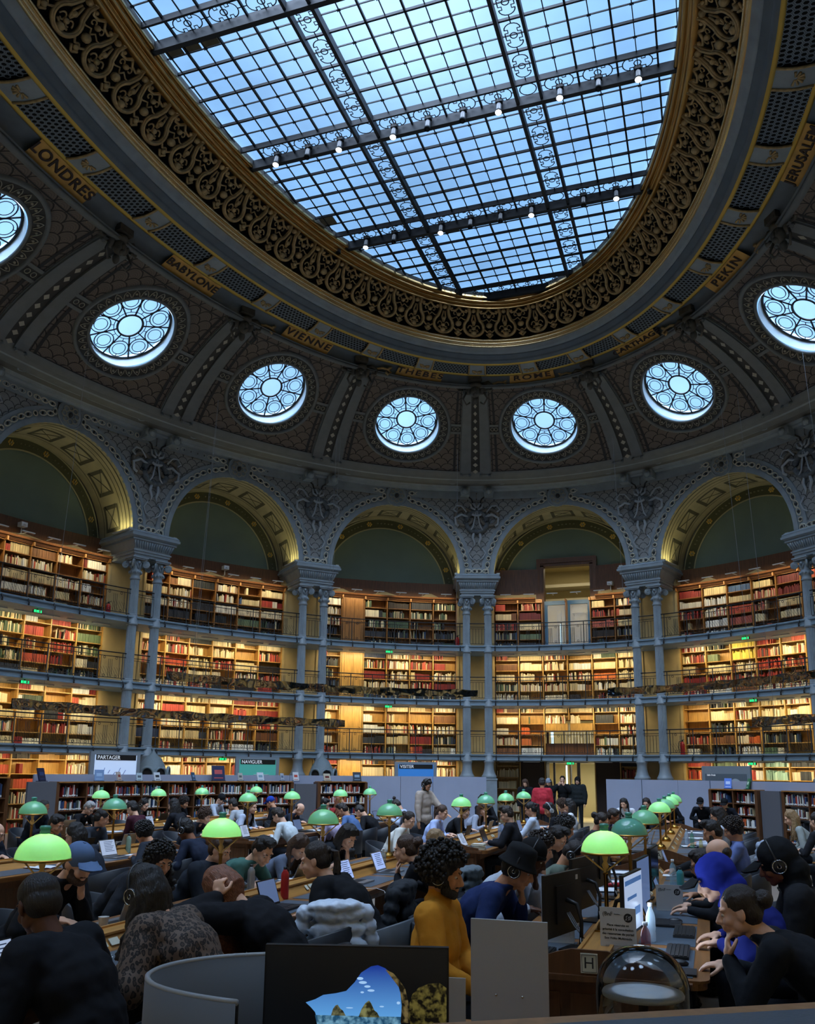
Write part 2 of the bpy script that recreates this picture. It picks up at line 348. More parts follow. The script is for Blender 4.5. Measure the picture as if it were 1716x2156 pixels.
# ---------------------------------------------------------------- cornice between wall and vault
mb=MB()
COR=[(0,12.80),(-.18,12.80),(-.22,12.86),(-.30,12.86),(-.34,12.93),(-.42,12.98),(-.50,12.98),(-.52,13.0),(-.95,12.99),(-.97,12.95),(-1.08,12.95),(-1.15,13.0),(-1.30,13.02),(-1.36,13.07),(-1.36,13.12)]
prev=None
for o,z in COR: pass
s=np.linspace(-8,8,257); mb.grid([[p for p in E(s,o,z)] for o,z in COR],0,smooth=False); struct(mb.build('trim_cornice',PAINT))
for k in range(-5,4):   # lion masks and roundels of the cornice over every column pair
    for d in(-.075,.075):
        mb=MB(); F=frame(k+.5+d,-.30,12.70)
        mb.box((0,0,.0),(.34,.36,.30),0,F); mb.lathe([(0,0),(.1,.01),(.13,.06),(.1,.12),(0,.16)],c=(F[:3,3]-F[:3,1]*.16).tolist(),n=12,M=np.array([[*F[0,:3][[0,2,1]],0],[*F[1,:3][[0,2,1]],0],[*F[2,:3][[0,2,1]],0],[0,0,0,1]])*np.array([1,1,-1,1]))
        for e in(-.15,.15): mb.ell((F[:3,3]+F[:3,0]*e-F[:3,1]*.12+F[:3,2]*.02),(.06,.06,.13),nu=8,nv=6)
        mb.ell((F[:3,3]-F[:3,1]*.2+F[:3,2]*.07),(.12,.07,.07)); mb.ell((F[:3,3]-F[:3,1]*.22-F[:3,2]*.06),(.07,.06,.07))
        struct(mb.build('trim_cornice_console',PAINT))
    mb=MB()
    for d in(-.16,.16):
        F=frame(k+.5+d,-.75,12.93); g=[E(k+.5+d+.11*math.sin(q)/BAY,-.70+.11*math.cos(q),12.955) for q in np.linspace(0,2*PI,14,endpoint=False)]
        mb.tube(g,.03,6,0,closed=True); 
    for dd in (-.16,.16):
        mb.tube([E(k+.5+dd+math.copysign(x,dd),-.70,12.965) for x in np.linspace(.02,.34-.02 if 1 else 0,12)],.05,6,0)
    struct(mb.build('trim_cornice_roundels',PAINT))
# ---------------------------------------------------------------- vault
RB=(17.39,12.51,13.10); RT=(13.81,8.61,14.94)
def V(s,t,lift=0):
    s,t=np.broadcast_arrays(np.asarray(s,float),np.asarray(t,float)); th=t*PI/2; h=.5*(1-np.cos(th))+.5*t; v=.5*np.sin(th)+.5*t
    a=RB[0]+(RT[0]-RB[0])*h; b=RB[1]+(RT[1]-RB[1])*h; z=RB[2]+(RT[2]-RB[2])*v; T_=TH(s)
    P=np.stack([b*np.sin(T_),a*np.cos(T_),z],-1)
    if lift:   # towards the room: down and inward
        nrm=np.stack([-np.sin(T_)*.5,-np.cos(T_)*.5,-np.ones_like(T_)*.85],-1); P=P+nrm*lift
    return P
TC=.54; OR=1.18
def oc_frame(k):
    p=V(k,TC); ds=(V(k+.01,TC)-V(k-.01,TC)); ds/=np.linalg.norm(ds); dt=V(k,TC+.02)-V(k,TC-.02); dt/=np.linalg.norm(dt); nn=np.cross(ds,dt); return p,ds,dt,nn
HS=.395  # half width of a panel in bays
def hole_st(k,r):
    """(s,t) points of a circle of radius r (stretched along the slope) on the vault"""
    p,ds,dt,nn=oc_frame(k); ks=np.linalg.norm(V(k+.05,TC)-V(k-.05,TC))/.1; kt=np.linalg.norm(V(k,TC+.05)-V(k,TC-.05))/.1
    q=np.linspace(0,2*PI,65); return k+r*np.cos(q)/ks, TC+r*1.14*np.sin(q)/kt, q
for k in range(-8,8):
    vis=-5<=k<=3
    mb=MB(); s0,t0,q=hole_st(k,OR)
    so,to=[],[]
    for a in q:
        c,sn=math.cos(a),math.sin(a); tt=min(HS/abs(c) if abs(c)>1e-6 else 1e9,((1-TC) if sn>0 else TC)/abs(sn) if abs(sn)>1e-6 else 1e9); so.append(k+c*tt); to.append(TC+sn*tt)
    for cs in(-HS,HS):
        for ct in(0,1):
            i_=min(range(64),key=lambda i:((so[i]-k-cs)*6)**2+((to[i]-ct)*4)**2); so[i_]=k+cs; to[i_]=ct
    R=np.linspace(0,1,7)[:,None]; S_=s0*(1-R)+np.array(so)*R; T2=t0*(1-R)+np.array(to)*R
    P=V(S_,T2); mb.grid(P,0,uv=np.stack([(S_-k)*BAY*.9,T2*4.1],-1)); 
    for sg in(-1,1):   # plain side strips under the ribs
        S_,T2=np.meshgrid([k+sg*(HS-.04),k+sg*.5],np.linspace(0,1,9)); mb.grid(V(S_,T2,-.05),1,smooth=True)
        S_,T2=np.meshgrid([k+sg*HS,k+sg*.5],np.linspace(0,1,9)); mb.grid(V(S_,T2),1,smooth=True)
        for (x0,x1) in((HS-.012,HS-.006),(HS-.045,HS-.028)):
            S_,T2=np.meshgrid([k+sg*x0,k+sg*x1],np.linspace(.03,.97,9)); mb.grid(V(S_,T2,.012),2)
    for (a0_,a1_) in((.955,.963),(.035,.043)):
        S_,T2=np.meshgrid(np.linspace(k-HS+.03,k+HS-.03,9),[a0_,a1_]); mb.grid(V(S_,T2,.012),2)
    struct(mb.build('ceiling_vault_panel',[VAULT,RIBC,DARKL]))
    # ornament band and mouldings round the oculus
    mb=MB(); q=np.linspace(0,2*PI,65)
    def ring(r,l): s_,t_,_=hole_st(k,r); return V(s_,t_,l)
    prof=[(OR,-.0),(OR,.05),(OR+.06,.07),(OR+.08,.03),(OR+.36,.03),(OR+.38,.09),(OR+.45,.09),(OR+.48,0)]
    mb.grid([ring(r,l) for r,l in prof[:4]],0); mb.grid([ring(OR+.08,.03),ring(OR+.36,.03)],1); mb.grid([ring(r,l) for r,l in prof[4:]],0)
    if vis:
        for i in range(36):
            a=i*2*PI/36; s1,t1,_=hole_st(k,1.0); ks=(s1[0]-k); kt=(t1[16]-TC)
            pts=[]
            for u in np.linspace(-.075,.075,7):
                rr=OR+.10+.22*(1-abs(u)/.075)**.5 if i%1==0 else 0; pts.append(V(k+ks*rr*math.cos(a+u),TC+kt*rr*math.sin(a+u),.045))
            mb.tube(pts,.014,4,2)
            mb.ell(V(k+ks*(OR+.2)*math.cos(a),TC+kt*(OR+.2)*math.sin(a),.04),(.04,.04,.04),nu=6,nv=4,mi=2)
        for sg in(-1,1):   # tie panels between oculus and ribs
            x0=k+sg*(OR+.47)*ks; x1=k+sg*HS
            for (ta,tb,mi,l) in((TC-.055,TC-.03,3,.04),(TC+.03,TC+.055,3,.04),(TC-.03,TC+.03,1,.02)):
                S_,T2=np.meshgrid(np.linspace(x0,x1,4),[ta,tb]); mb.grid(V(S_,T2,l),mi)
            for u in(.3,.7):
                c=x0+(x1-x0)*u; mb.tube([V(c+.05*math.cos(w_)/BAY*1.6,TC+.018*math.sin(w_),.035) for w_ in np.linspace(0,2*PI,10,endpoint=False)],.012,4,2,closed=True)
    struct(mb.build('ceiling_oculus_surround',[RIBC,ORND,ORN,RIBC]))
    # the round window itself
    p,ds,dt,nn=oc_frame(k); up=-nn if nn[2]<0 else nn; ev=dt*1.14
    def W(x,y,h): return p+ds*x+ev*y+up*h
    e=struct(empty('window_%d'%(k+9),tuple(p)))
    mb=MB(); q=np.linspace(0,2*PI,65); mb.grid([[W(OR*math.cos(a),OR*math.sin(a),h) for a in q] for h in(-.02,.42)],0); o=mb.build('reveal',mat('window_reveal_white',srgb('dfe3e2'),.6)); o.parent=e; o.matrix_parent_inverse=Matrix.Translation(p).inverted()
    mb=MB(); mb.grid([[W(r*math.cos(a),r*math.sin(a),.30) for a in q] for r in(.001,.36)],0,smooth=False); mb.grid([[W(r*math.cos(a),r*math.sin(a),.30) for a in q] for r in(.36,OR)],1,smooth=False)
    o=mb.build('pane',[OCG,OCG2]); o.parent=e; o.matrix_parent_inverse=Matrix.Translation(p).inverted()
    mb=MB()
    def circ(x,y,r,w_=.018,n=20): mb.tube([W(x+r*math.cos(a),y+r*math.sin(a),.28) for a in np.linspace(0,2*PI,n,endpoint=False)],w_,4,0,closed=True)
    circ(0,0,.36,.035,36); circ(0,0,OR-.03,.035,40); circ(0,0,.46,.012,32)
    r0=k*.31
    for i in range(9):
        a=r0+i*2*PI/9; mb.tube([W(x*math.cos(a),x*math.sin(a),.28) for x in(.36,OR)],.026,4)
        a+=PI/9; circ(.83*math.cos(a),.83*math.sin(a),.19,.013); circ(.83*math.cos(a),.83*math.sin(a),.275,.018)
        mb.tube([W(x*math.cos(a),x*math.sin(a),.28) for x in(.46,.555)],.012,4); mb.tube([W(x*math.cos(a),x*math.sin(a),.28) for x in(1.02,1.105)],.012,4)
    o=mb.build('glazing_bars',IRON); o.parent=e; o.matrix_parent_inverse=Matrix.Translation(p).inverted()
    # ribs over the column pairs, with the diamond strip between
    mb=MB(); kk=k+.5
    for (x0,x1,l,mi) in((-.098,-.03,.10,0),(.03,.098,.10,0),(-.03,.03,.03,1),(-.104,-.098,.04,0),(.098,.104,.04,0)):
        T_=np.linspace(0,1,13); 
        prof=[(x0,0),(x0,l),(x1,l),(x1,0)]
        mb.grid([V(kk+x*np.ones(13),T_,l_) for x,l_ in prof],mi,smooth=False)
    if vis:
        for i in range(11):
            t1=.04+i*.085; d=.03-.0008*i; q4=[V(kk+dx,t1+dt_,.045) for dx,dt_ in((-d*.6,0),(0,-.026),(d*.6,0),(0,.026))]; mb.add(q4,[(0,1,2,3)],2)
        for d in(-.064,.064):
            for (tt,wd) in((.012,.07),(.975,.07)): 
                S_,T2=np.meshgrid([kk+d-wd/2-.004,kk+d+wd/2+.004],[tt-.012,tt+.012]); mb.grid(V(S_,T2,.17),0,smooth=False)
                for sgx in(-1,1): mb.tube([V(kk+d+sgx*.028,tt,.10),V(kk+d+sgx*.028,tt,.2)],.05,6,0)
    struct(mb.build('ceiling_rib',[RIBC,ORND,ORN]))
# ---------------------------------------------------------------- rings between vault and skylight
R7=(13.49,7.95,15.30);R6=(12.60,6.98,15.30);R4=(12.21,6.54,15.66);R3=(12.14,6.46,15.97);R2=(11.40,5.72,16.60);R1=(11.28,5.36,17.00)
def lerp(r0,r1,f,dz=0,dr=0): return tuple(a+(b-a)*f for a,b in zip(r0,r1))[:2]+(r0[2]+(r1[2]-r0[2])*f+dz,) if not dr else (r0[0]+(r1[0]-r0[0])*f+dr,r0[1]+(r1[1]-r0[1])*f+dr,r0[2]+(r1[2]-r0[2])*f+dz)
NB=(13.72,8.40,15.24)
mb=sweep([RT,lerp(RT,RT,0,.0,-.02),(13.74,8.50,14.90),(13.66,8.42,14.93),(13.66,8.42,15.0),(13.74,8.5,15.02),(13.78,8.54,15.06)],256,0); struct(mb.build('trim_upper_cornice',RIBC))
mb=sweep([(13.80,8.56,15.04),(13.74,8.50,15.10),(13.68,8.44,15.30),(13.49+.04,7.95+.04,15.34)],256,0); struct(mb.build('trim_name_frieze',PAINTD))
mb=sweep([(13.53,7.99,15.34),(13.53,7.99,15.27),(13.47,7.93,15.26),(13.42,7.88,15.30)],256,0); struct(mb.build('trim_gold_line_outer',GOLDL))
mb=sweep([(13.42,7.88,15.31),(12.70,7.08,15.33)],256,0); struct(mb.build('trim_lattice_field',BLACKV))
mb=sweep([(12.72,7.10,15.33),(12.70,7.08,15.26),(12.64,7.02,15.25),(12.60,6.98,15.28)],256,0); struct(mb.build('trim_gold_line_inner',GOLDL))
mb=sweep([(12.60,6.98,15.28),(12.54,6.92,15.30),(12.50,6.87,15.36),(12.50,6.87,15.40),(12.36,6.72,15.45),(12.36,6.72,15.50)],256,0); struct(mb.build('trim_dark_cove',PAINTD))
mb=sweep([(12.36,6.72,15.50),(12.33,6.68,15.50),(12.30,6.64,15.57),(12.24,6.58,15.63),(12.21,6.54,15.66)],256,0); struct(mb.build('trim_blue_cyma',PAINT))
def rolls(r0,r1,n,amp,seg=6):
    out=[]
    for i in range(n):
        for j in range(seg):
            f=(i+j/seg)/n; h=math.sin(j/seg*PI)*amp*(1 if i%2==0 else .6); out.append((r0[0]+(r1[0]-r0[0])*f-h*.6,r0[1]+(r1[1]-r0[1])*f-h*.6,r0[2]+(r1[2]-r0[2])*f-h*.5))
    out.append(r1); return out
struct(sweep(rolls(R4,R3,3,.10,10),256,0).build('trim_gilded_moulding_lower',GOLDB))
struct(sweep(rolls(R2,R1,4,.15,10),256,0).build('trim_gilded_moulding_upper',GOLD))
struct(sweep([R1,(R1[0],R1[1],17.14)],256,0).build('trim_skylight_edge',mat('edge_white',srgb('b9c0c0'),.6)))
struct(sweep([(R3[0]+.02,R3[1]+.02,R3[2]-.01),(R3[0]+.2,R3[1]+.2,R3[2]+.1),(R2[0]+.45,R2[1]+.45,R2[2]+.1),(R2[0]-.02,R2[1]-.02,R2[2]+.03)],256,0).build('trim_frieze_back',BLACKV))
# outer roof keeps the daylight out
struct(sweep([(19.6+1.6,14.7+1.6,0),(19.6+1.6,14.7+1.6,13.0),(17.6,12.8,13.6),(14.2,9.0,15.6),(12.4,6.9,17.4),(11.45,5.55,17.3)],128,0).build('wall_outer',mat('unseen_plaster',srgb('777777'),.9))) if 0 else None
# closing shell behind walls and vault (only the skylight and the round windows stay open)
SHELL=mat('rough_roof_plaster',srgb('6a6a66'),.9)
ss_=np.linspace(-8,8,257)
mb=MB(); mb.grid([E(ss_,o,z) for o,z in((2.9,0),(2.9,13.0),(.0,13.0),(-.9,13.05),(-1.2,13.3))],0); struct(mb.build('wall_shell',SHELL)) if 0 else None
mb=MB()
for s0_,s1_ in((-8,-.2),(.2,8)):
    q_=np.linspace(s0_,s1_,129); mb.grid([E(q_,o,z) for o,z in((2.05,-.1),(2.05,13.0))],0)
q_=np.linspace(-.2,.2,9); mb.grid([E(q_,o,z) for o,z in((2.05,10.6),(2.05,13.0))],0)
mb.grid([E(ss_,o,z) for o,z in((2.1,12.95),(-.8,12.95))],0); struct(mb.build('wall_shell',SHELL))
mb=sweep([(18.0,13.1,12.9),(17.46,12.58,13.0),(17.43,12.55,13.25)],256,0); mb.grid([E(ss_,o,z) for o,z in((-.9,12.97),(-1.33,13.0),(-1.45,13.16))],0); struct(mb.build('ceiling_vault_foot',RIBC))
sweep([(14.1,8.9,14.99),(13.6,8.36,15.0)],256,0).build('ceiling_vault_head',RIBC)['kind']='structure'
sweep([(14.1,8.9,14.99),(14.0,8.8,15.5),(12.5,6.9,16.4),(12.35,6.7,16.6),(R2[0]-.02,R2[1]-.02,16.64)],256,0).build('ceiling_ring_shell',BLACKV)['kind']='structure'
# ---------------------------------------------------------------- gilded openwork frieze
def FR(th,f,l=0):   # f 0 bottom .. 1 top, slightly coved
    a=R3[0]+(R2[0]-R3[0])*f; b=R3[1]+(R2[1]-R3[1])*f; bul=.07*math.sin(f*PI); z=R3[2]+(R2[2]-R3[2])*f+.04-bul*.3
    return np.array([(b-l+bul*.5)*math.sin(th),(a-l+bul*.5)*math.cos(th),z-l*.6])
def frieze():
    t=np.linspace(0,2*PI,20001); x=6.1*np.sin(t); y=11.8*np.cos(t); s=np.concatenate([[0],np.cumsum(np.hypot(np.diff(x),np.diff(y)))]); N=56
    mb=MB()
    for i in range(N):
        c=(i+.5)*s[-1]/N; w_=s[-1]/N/2
        if not(-1.9<((np.interp(c,s,t)+PI)%(2*PI)-PI)<1.9): continue
        def P(u,f,l=.02): return FR(float(np.interp(c+u*w_,s,t)),f,l)
        def ln(pts,r,n=5,l=.02): mb.tube([P(u,f,l) for u,f in pts],r,n,0)
        # the pear-shaped loop
        q=np.linspace(-2.45,2.45,22); lp=[(math.sin(a)*.62,.36-.32*math.cos(a)) for a in q]; lp=[(-.32,1.0),(-.25,.82)]+lp+[(.25,.82),(.32,1.0)]
        ln(lp,.055,6); ln([(u*1.0,f) for u,f in lp],.03,5,.06)
        for sg in(-1,1):
            sp=[(sg*(.2+.17*math.cos(a)*(1-a/9)),.32+.13*math.sin(a)*(1-a/9)) for a in np.linspace(0,5.5,12)]; ln(sp,.022,4)
            ln([(sg*.05,.12),(sg*.16,.2),(sg*.3,.22)],.03,4); ln([(sg*.02,.42),(sg*.12,.6),(sg*.05,.78)],.03,4)
            # scroll to the neighbour
            ln([(sg*.3,.97),(sg*.5,.84),(sg*.78,.86),(sg*1.0,.96)],.035,5); ln([(sg*.42,.62),(sg*.62,.6),(sg*.86,.66),(sg*1.0,.56)],.022,4)
            sp=[(sg*(.74+.15*math.cos(a)*(1-a/8)),.76+.08*math.sin(a)*(1-a/8)) for a in np.linspace(0,5.5,10)]; ln(sp,.02,4)
            ln([(sg*.66,.3),(sg*.85,.2),(sg*1.0,.26)],.03,4); ln([(sg*.8,.12),(sg*.9,.06),(sg*1.0,.0)],.035,5)
        for (u,f,r) in((0,.14,.10),(0,.32,.07),(0,.55,.07),(0,.9,.08),(1,.45,.11),(1,.14,.07),(1,.75,.07),(-.5,.9,.05),(.5,.9,.05)):
            mb.ell(P(u,f,.04),(r,r,r*.8),nu=8,nv=5)
    return mb.build('trim_openwork_frieze',GOLDF)
struct(frieze())
# ---------------------------------------------------------------- hexagonal lattice soffit, strap blocks, city names
def LT(s,f,l=0):  # s in lattice units round the ring (theta), f 0 inner .. 1 outer
    a=12.70+.72*f; b=7.08+.80*f; return np.array([b*math.sin(s),a*math.cos(s),15.315-l])
t=np.linspace(-PI,PI,20001); x=7.5*np.sin(t); y=13.05*np.cos(t); s_=np.concatenate([[0],np.cumsum(np.hypot(np.diff(x),np.diff(y)))]); s_-=np.interp(0,t,s_); LTOT=s_[-1]-s_[0]
def lat_theta(m): return float(np.interp(m,s_,t))
mbh=MB(); NBK=32; pitch=LTOT/NBK; blocks=[]
for k in range(-8,8):
    for half in(0,.5):
        th_c=float(TH(k+half)); m0=float(np.interp(th_c,t,s_)); m1=float(np.interp(float(TH(k+half+.5)),t,s_)); blocks.append((m0,th_c))
        if not(-6.1<k<4.1): continue
        L_=m1-m0-.56; nx=max(6,int(L_/.115)); ny=6
        for i in range(nx):
            for j in range(ny):
                cx=m0+.28+(i+.5+(.5 if j%2 else 0))*L_/(nx+.5); cf=(j+.5)/ny; r=L_/(nx+.5)*.56
                ring_o=[];ring_i=[]
                for a in range(6):
                    an=a*PI/3+PI/6; ring_o.append(LT(lat_theta(cx+r*math.cos(an)),cf+1.25*r*math.sin(an)/.76*1.0,.02)); ring_i.append(LT(lat_theta(cx+r*.66*math.cos(an)),cf+1.25*r*.66*math.sin(an)/.76,.02))
                mbh.add(ring_o+ring_i,[(a,(a+1)%6,6+(a+1)%6,6+a) for a in range(6)],0)
struct(mbh.build('trim_hexagon_lattice',mat('lattice_grey_paint',srgb('6f7c88'),.5)))
for m0,th_c in blocks:
    mb=MB()
    G=[[LT(lat_theta(m0+u),f,.03+.05*math.sin(PI*max(0,min(1,f)))) for u in np.linspace(-.27,.27,5)] for f in np.linspace(-.02,1.04,7)]; mb.grid(G,0)
    for u in(-.28,.28): mb.tube([LT(lat_theta(m0+u),f,.05+.05*math.sin(PI*f)) for f in np.linspace(0,1,7)],.03,5,1)
    c=LT(lat_theta(m0),.62,.1)
    for i in range(7):
        a=-PI/2*1.1+i*PI*1.1/6; mb.tube([LT(lat_theta(m0+.04*math.sin(a)),.5+.05*math.cos(a),.09),LT(lat_theta(m0+.17*math.sin(a)),.5+.22*math.cos(a),.10)],[.018,.03],5,1)
    struct(mb.build('trim_strap_block',[PAINT,GOLDF]))
# ---------------------------------------------------------------- skylight: glass, bars, band ornaments
GZ=17.10; GA,GB=11.42,5.50
mb=MB(); n=128; t=np.linspace(0,2*PI,n,endpoint=False); mb.add(np.stack([GB*np.sin(t),GA*np.cos(t),np.full(n,GZ+.05)],-1),[tuple(range(n))]); o=mb.build('window_17',FROST); struct(o)
CS=.855; BW=.544
def halfx(y): v=1-(y/GA)**2; return GB*math.sqrt(v) if v>0 else 0
def halfy(x): v=1-(x/GB)**2; return GA*math.sqrt(v) if v>0 else 0
xm=[-1.71+CS*i for i in range(5)]+[2.254+CS*i for i in range(5)]+[-2.254-CS*i for i in range(5)]
yc=[-1.03+3.96*m for m in range(-3,4)]; ym=[c+BW/2+CS*i for c in yc for i in range(5)]+[yc[0]-BW/2-CS*i for i in range(2)]
mb=MB()
def xbar(x,w_,h,z): 
    H=halfy(x)
    if H>.2: mb.box((x,0,z-h/2),(w_,2*H,h))
def ybar(y,w_,h,z):
    H=halfx(y)
    if H>.2: mb.box((0,y,z-h/2),(2*H,w_,h))
for x in xm: xbar(x,.042,.06,GZ)
for y in ym: ybar(y,.042,.06,GZ)
for x0 in [-1.71+CS*i for i in range(4)]+[2.254+CS*i for i in range(4)]+[-2.254-CS*(i+1) for i in range(4)]: xbar(x0+CS/2,.02,.03,GZ)
for c in yc:
    for i in range(4): ybar(c+BW/2+CS*(i+.5),.02,.03,GZ)
for sg in(-1,1):
    xbar(sg*1.71,.08,.20,GZ); xbar(sg*2.254,.065,.18,GZ)
for c in yc: ybar(c-BW/2,.05,.14,GZ); ybar(c+BW/2,.12,.24,GZ)
for x0 in [-1.71+CS*(i+.5) for i in range(4)]+[2.254+CS*(i+.5) for i in range(4)]+[-2.254-CS*(i+.5) for i in range(4)]:
    for c in yc:
        for i in range(4):
            y=c+BW/2+CS*(i+.5)
            if abs(x0)<halfx(y)-.1:
                for a in(.5,1.5,2.5): mb.tube([(x0-.045*math.cos(a),y-.045*math.sin(a),GZ-.03),(x0+.045*math.cos(a),y+.045*math.sin(a),GZ-.03)],.012,4,cap=False)
def ornament(cx,cy,ax):   # stepped scroll in the band, long axis ax
    def P(u,v): return (cx+(u if ax==0 else v),cy+(v if ax==0 else u),GZ-.04)
    L_,Wd=.40,.17; r=.013
    mb.tube([P(.075*math.cos(a),.075*math.sin(a)) for a in np.linspace(0,2*PI,12,endpoint=False)],r,4,closed=True)
    for sg in(-1,1):
        mb.tube([P(sg*(.17+.15*math.cos(a)),Wd*math.sin(a)) for a in np.linspace(-PI/2,PI/2,9)],r,4)
        for s2 in(-1,1): mb.tube([P(sg*.17,s2*Wd),P(sg*.17,s2*.1),P(sg*.09,s2*.1),P(sg*.09,s2*.17),P(0,s2*.17)],r,4)
        mb.tube([P(sg*.32,0),P(sg*.42,0)],r,4)
for sg in(-1,1):
    for c in yc:
        for i in range(4):
            y=c+BW/2+CS*(i+.5)
            if abs(y)<11 and sg*1.982 and 1.98<halfx(y)-.2: ornament(sg*1.982,y,1)
for c in yc:
    for x0 in [-1.71+CS*(i+.5) for i in range(4)]+[2.254+CS*(i+.5) for i in range(4)]+[-2.254-CS*(i+.5) for i in range(4)]:
        if abs(x0)<halfx(c)-.35: ornament(x0,c,0)
    for sg in(-1,1):
        if 1.98<halfx(c)-.2: mb.tube([(sg*1.982+.19*math.cos(a),c+.17*math.sin(a),GZ-.04) for a in np.linspace(0,2*PI,14,endpoint=False)],.013,4,closed=True)
struct(mb.build('window_17_glazing_frame',mat('skylight_iron',srgb('161e26'),.6)))
COVER=mat('covered_pane_board',srgb('5f5a48'),.8,var=.3,scale=4)
for i,(x,y,sx,sy,lb) in enumerate([(-5.10,-.55,.39,.40,'brown board covering a corner pane of the skylight, outermost of three in a row'),(-4.67,-.55,.39,.40,'brown board covering a skylight pane, middle one of three in a row'),(-4.22,-.55,.40,.40,'brown board covering a skylight pane, innermost of three in a row'),(-4.33,6.02,.42,.40,'small lone brown board under the skylight near its left edge'),(-1.12,7.40,.42,.38,'small lone brown board under the skylight glass beside the lower spotlight beam')]):
    mb=MB(); mb.box((0,0,0),(sx,sy,.02)); o=mb.build('cover_board',COVER,loc=(x,y,GZ-.005)); tag(o,lb,'cover board','boards covering skylight panes')
# spotlights on the beams
def mk_spot(lit):
    mb=MB(); mb.box((0,0,-.05),(.16,.12,.08)); mb.tube([(0,0,-.05),(0,-.03,-.22)],.02,6)
    e=empty('spotlight'); b=mb.build('bracket',IRON,e)
    mb=MB(); mb.lathe([(.055,0),(.065,.04),(.07,.2),(.075,.26)],n=12,M=np.array(Matrix.Rotation(PI*.93,4,'X')),c=(0,-.02,-.14)); mb.build('housing',mat('spot_housing_grey',srgb('5a6066'),.4),e)
    mb=MB(); mb.lathe([(.001,.27),(.072,.27)],n=12,M=np.array(Matrix.Rotation(PI*.93,4,'X')),c=(0,-.02,-.14)); mb.build('lens',mat('lens_lit',(1,.95,.85),.5,emit=(1,.93,.8),es=14) if lit else mat('lens_dark',(.02,.02,.02),.2),e)
    return e
proto={True:mk_spot(True),False:mk_spot(False)}; used={True:False,False:False}
xs_=[-2.254-CS*(i+.5) for i in range(3,-1,-1)]+[-1.71+CS*(i+.5) for i in range(4)]+[2.254+CS*(i+.5) for i in range(4)]
for bi,(c,pat) in enumerate([(2.93,[None,1,0,1,1,0,0,1,1,0,1,None]),(6.89,[None,0,1,0,1,0,0,1,0,1,0,None])]):
    for i,(x,p) in enumerate(zip(xs_,pat)):
        if p is None: continue
        lit=bool(p); o=proto[lit] if not used[lit] else copy_tree(proto[lit]); used[lit]=True; o.location=(x,c+.12,GZ-.03)
        tag(o,'%s spotlight on the %s skylight beam, number %s of ten from the left'%('lit' if lit else 'unlit','upper' if bi==0 else 'lower',['one','two','three','four','five','six','seven','eight','nine','ten'][i-1]),'spotlight','spotlights on the skylight beams')
# ---------------------------------------------------------------- columns, entablatures
def col_mesh():
    mb=MB()
    mb.box((0,0,.80),(.56,.56,1.6)); mb.box((0,0,1.62),(.60,.60,.06))
    mb.lathe([(.26,1.65),(.28,1.69),(.28,1.74),(.25,1.77),(.22,1.83),(.185,1.95),(.172,2.1),(.175,2.2),(.20,2.24),(.21,2.28),(.19,2.31),(.175,2.33),(.175,2.56)],n=24)
    def sh(z0,z1,r0,r1):
        mb.lathe([(r0+.01,z0),(r0,z0+.04)],n=24); mb.lathe([(r0-.002,z0+.04),(r0-.002,z0+.05),(r1,z1-.05),(r1,z1)],n=48,flute=.10,smooth=False)
    sh(2.56,4.27,.158,.152)
    for z in(4.27,6.34): mb.lathe([(.155,z),(.18,z+.02),(.188,z+.05),(.175,z+.08),(.168,z+.09),(.166,z+.33)],n=24)
    sh(4.60,6.34,.155,.148); sh(6.67,7.84,.15,.142)
    return mb.mesh('column_shaft',COLP)
def cap_mesh():
    mb=MB(); mb.lathe([(.142,7.82),(.165,7.85),(.17,7.88),(.145,7.91),(.145,8.0),(.19,8.05),(.20,8.10),(.165,8.14),(.15,8.18),(.17,8.40),(.2,8.47)],n=24)
    for i in range(12): 
        a=i*PI/6; mb.ell((.19*math.cos(a),.19*math.sin(a),8.07),(.035,.035,.05),nu=6,nv=4)
    for sx in(-1,1):
        for sy in(-1,1):
            c=np.array([sx*.23,sy*.23,8.33]); d=np.array([sx,sy,0])/1.414; n_=np.array([-sy,sx,0])/1.414
            for rr,wd in((.095,.03),(.05,.035),(.018,.04)): mb.tube([c+rr*(d*math.cos(a)+np.array([0,0,1])*math.sin(a)) for a in np.linspace(0,2*PI,12,endpoint=False)],wd if rr>.02 else .03,5,closed=True)
            mb.tube([c+np.array([0,0,.1]),(sx*.1,sy*.1,8.44),(sx*.02,sy*.02,8.40)],[.035,.03,.02],6)
    for a in range(4):
        q=a*PI/2; mb.ell((.2*math.cos(q),.2*math.sin(q),8.38),(.05,.05,.05),nu=8,nv=5); 
        for e in(-.4,.4): mb.tube([(.17*math.cos(q+e*.3),.17*math.sin(q+e*.3),8.2),(.2*math.cos(q+e),.2*math.sin(q+e),8.36)],.022,5)
    mb.box((0,0,8.50),(.50,.50,.05)); mb.box((0,0,8.545),(.56,.56,.05)); return mb.mesh('column_capital',COLP)
cm,ccm=col_mesh(),cap_mesh()
NTH={-5:'beyond the left edge',-4:'left of the leftmost full arch',-3:'right of the leftmost full arch',-2:'right of the second arch',-1:'left of the doorway arch',0:'right of the doorway arch',1:'at the right picture edge',2:'beyond the right edge'}
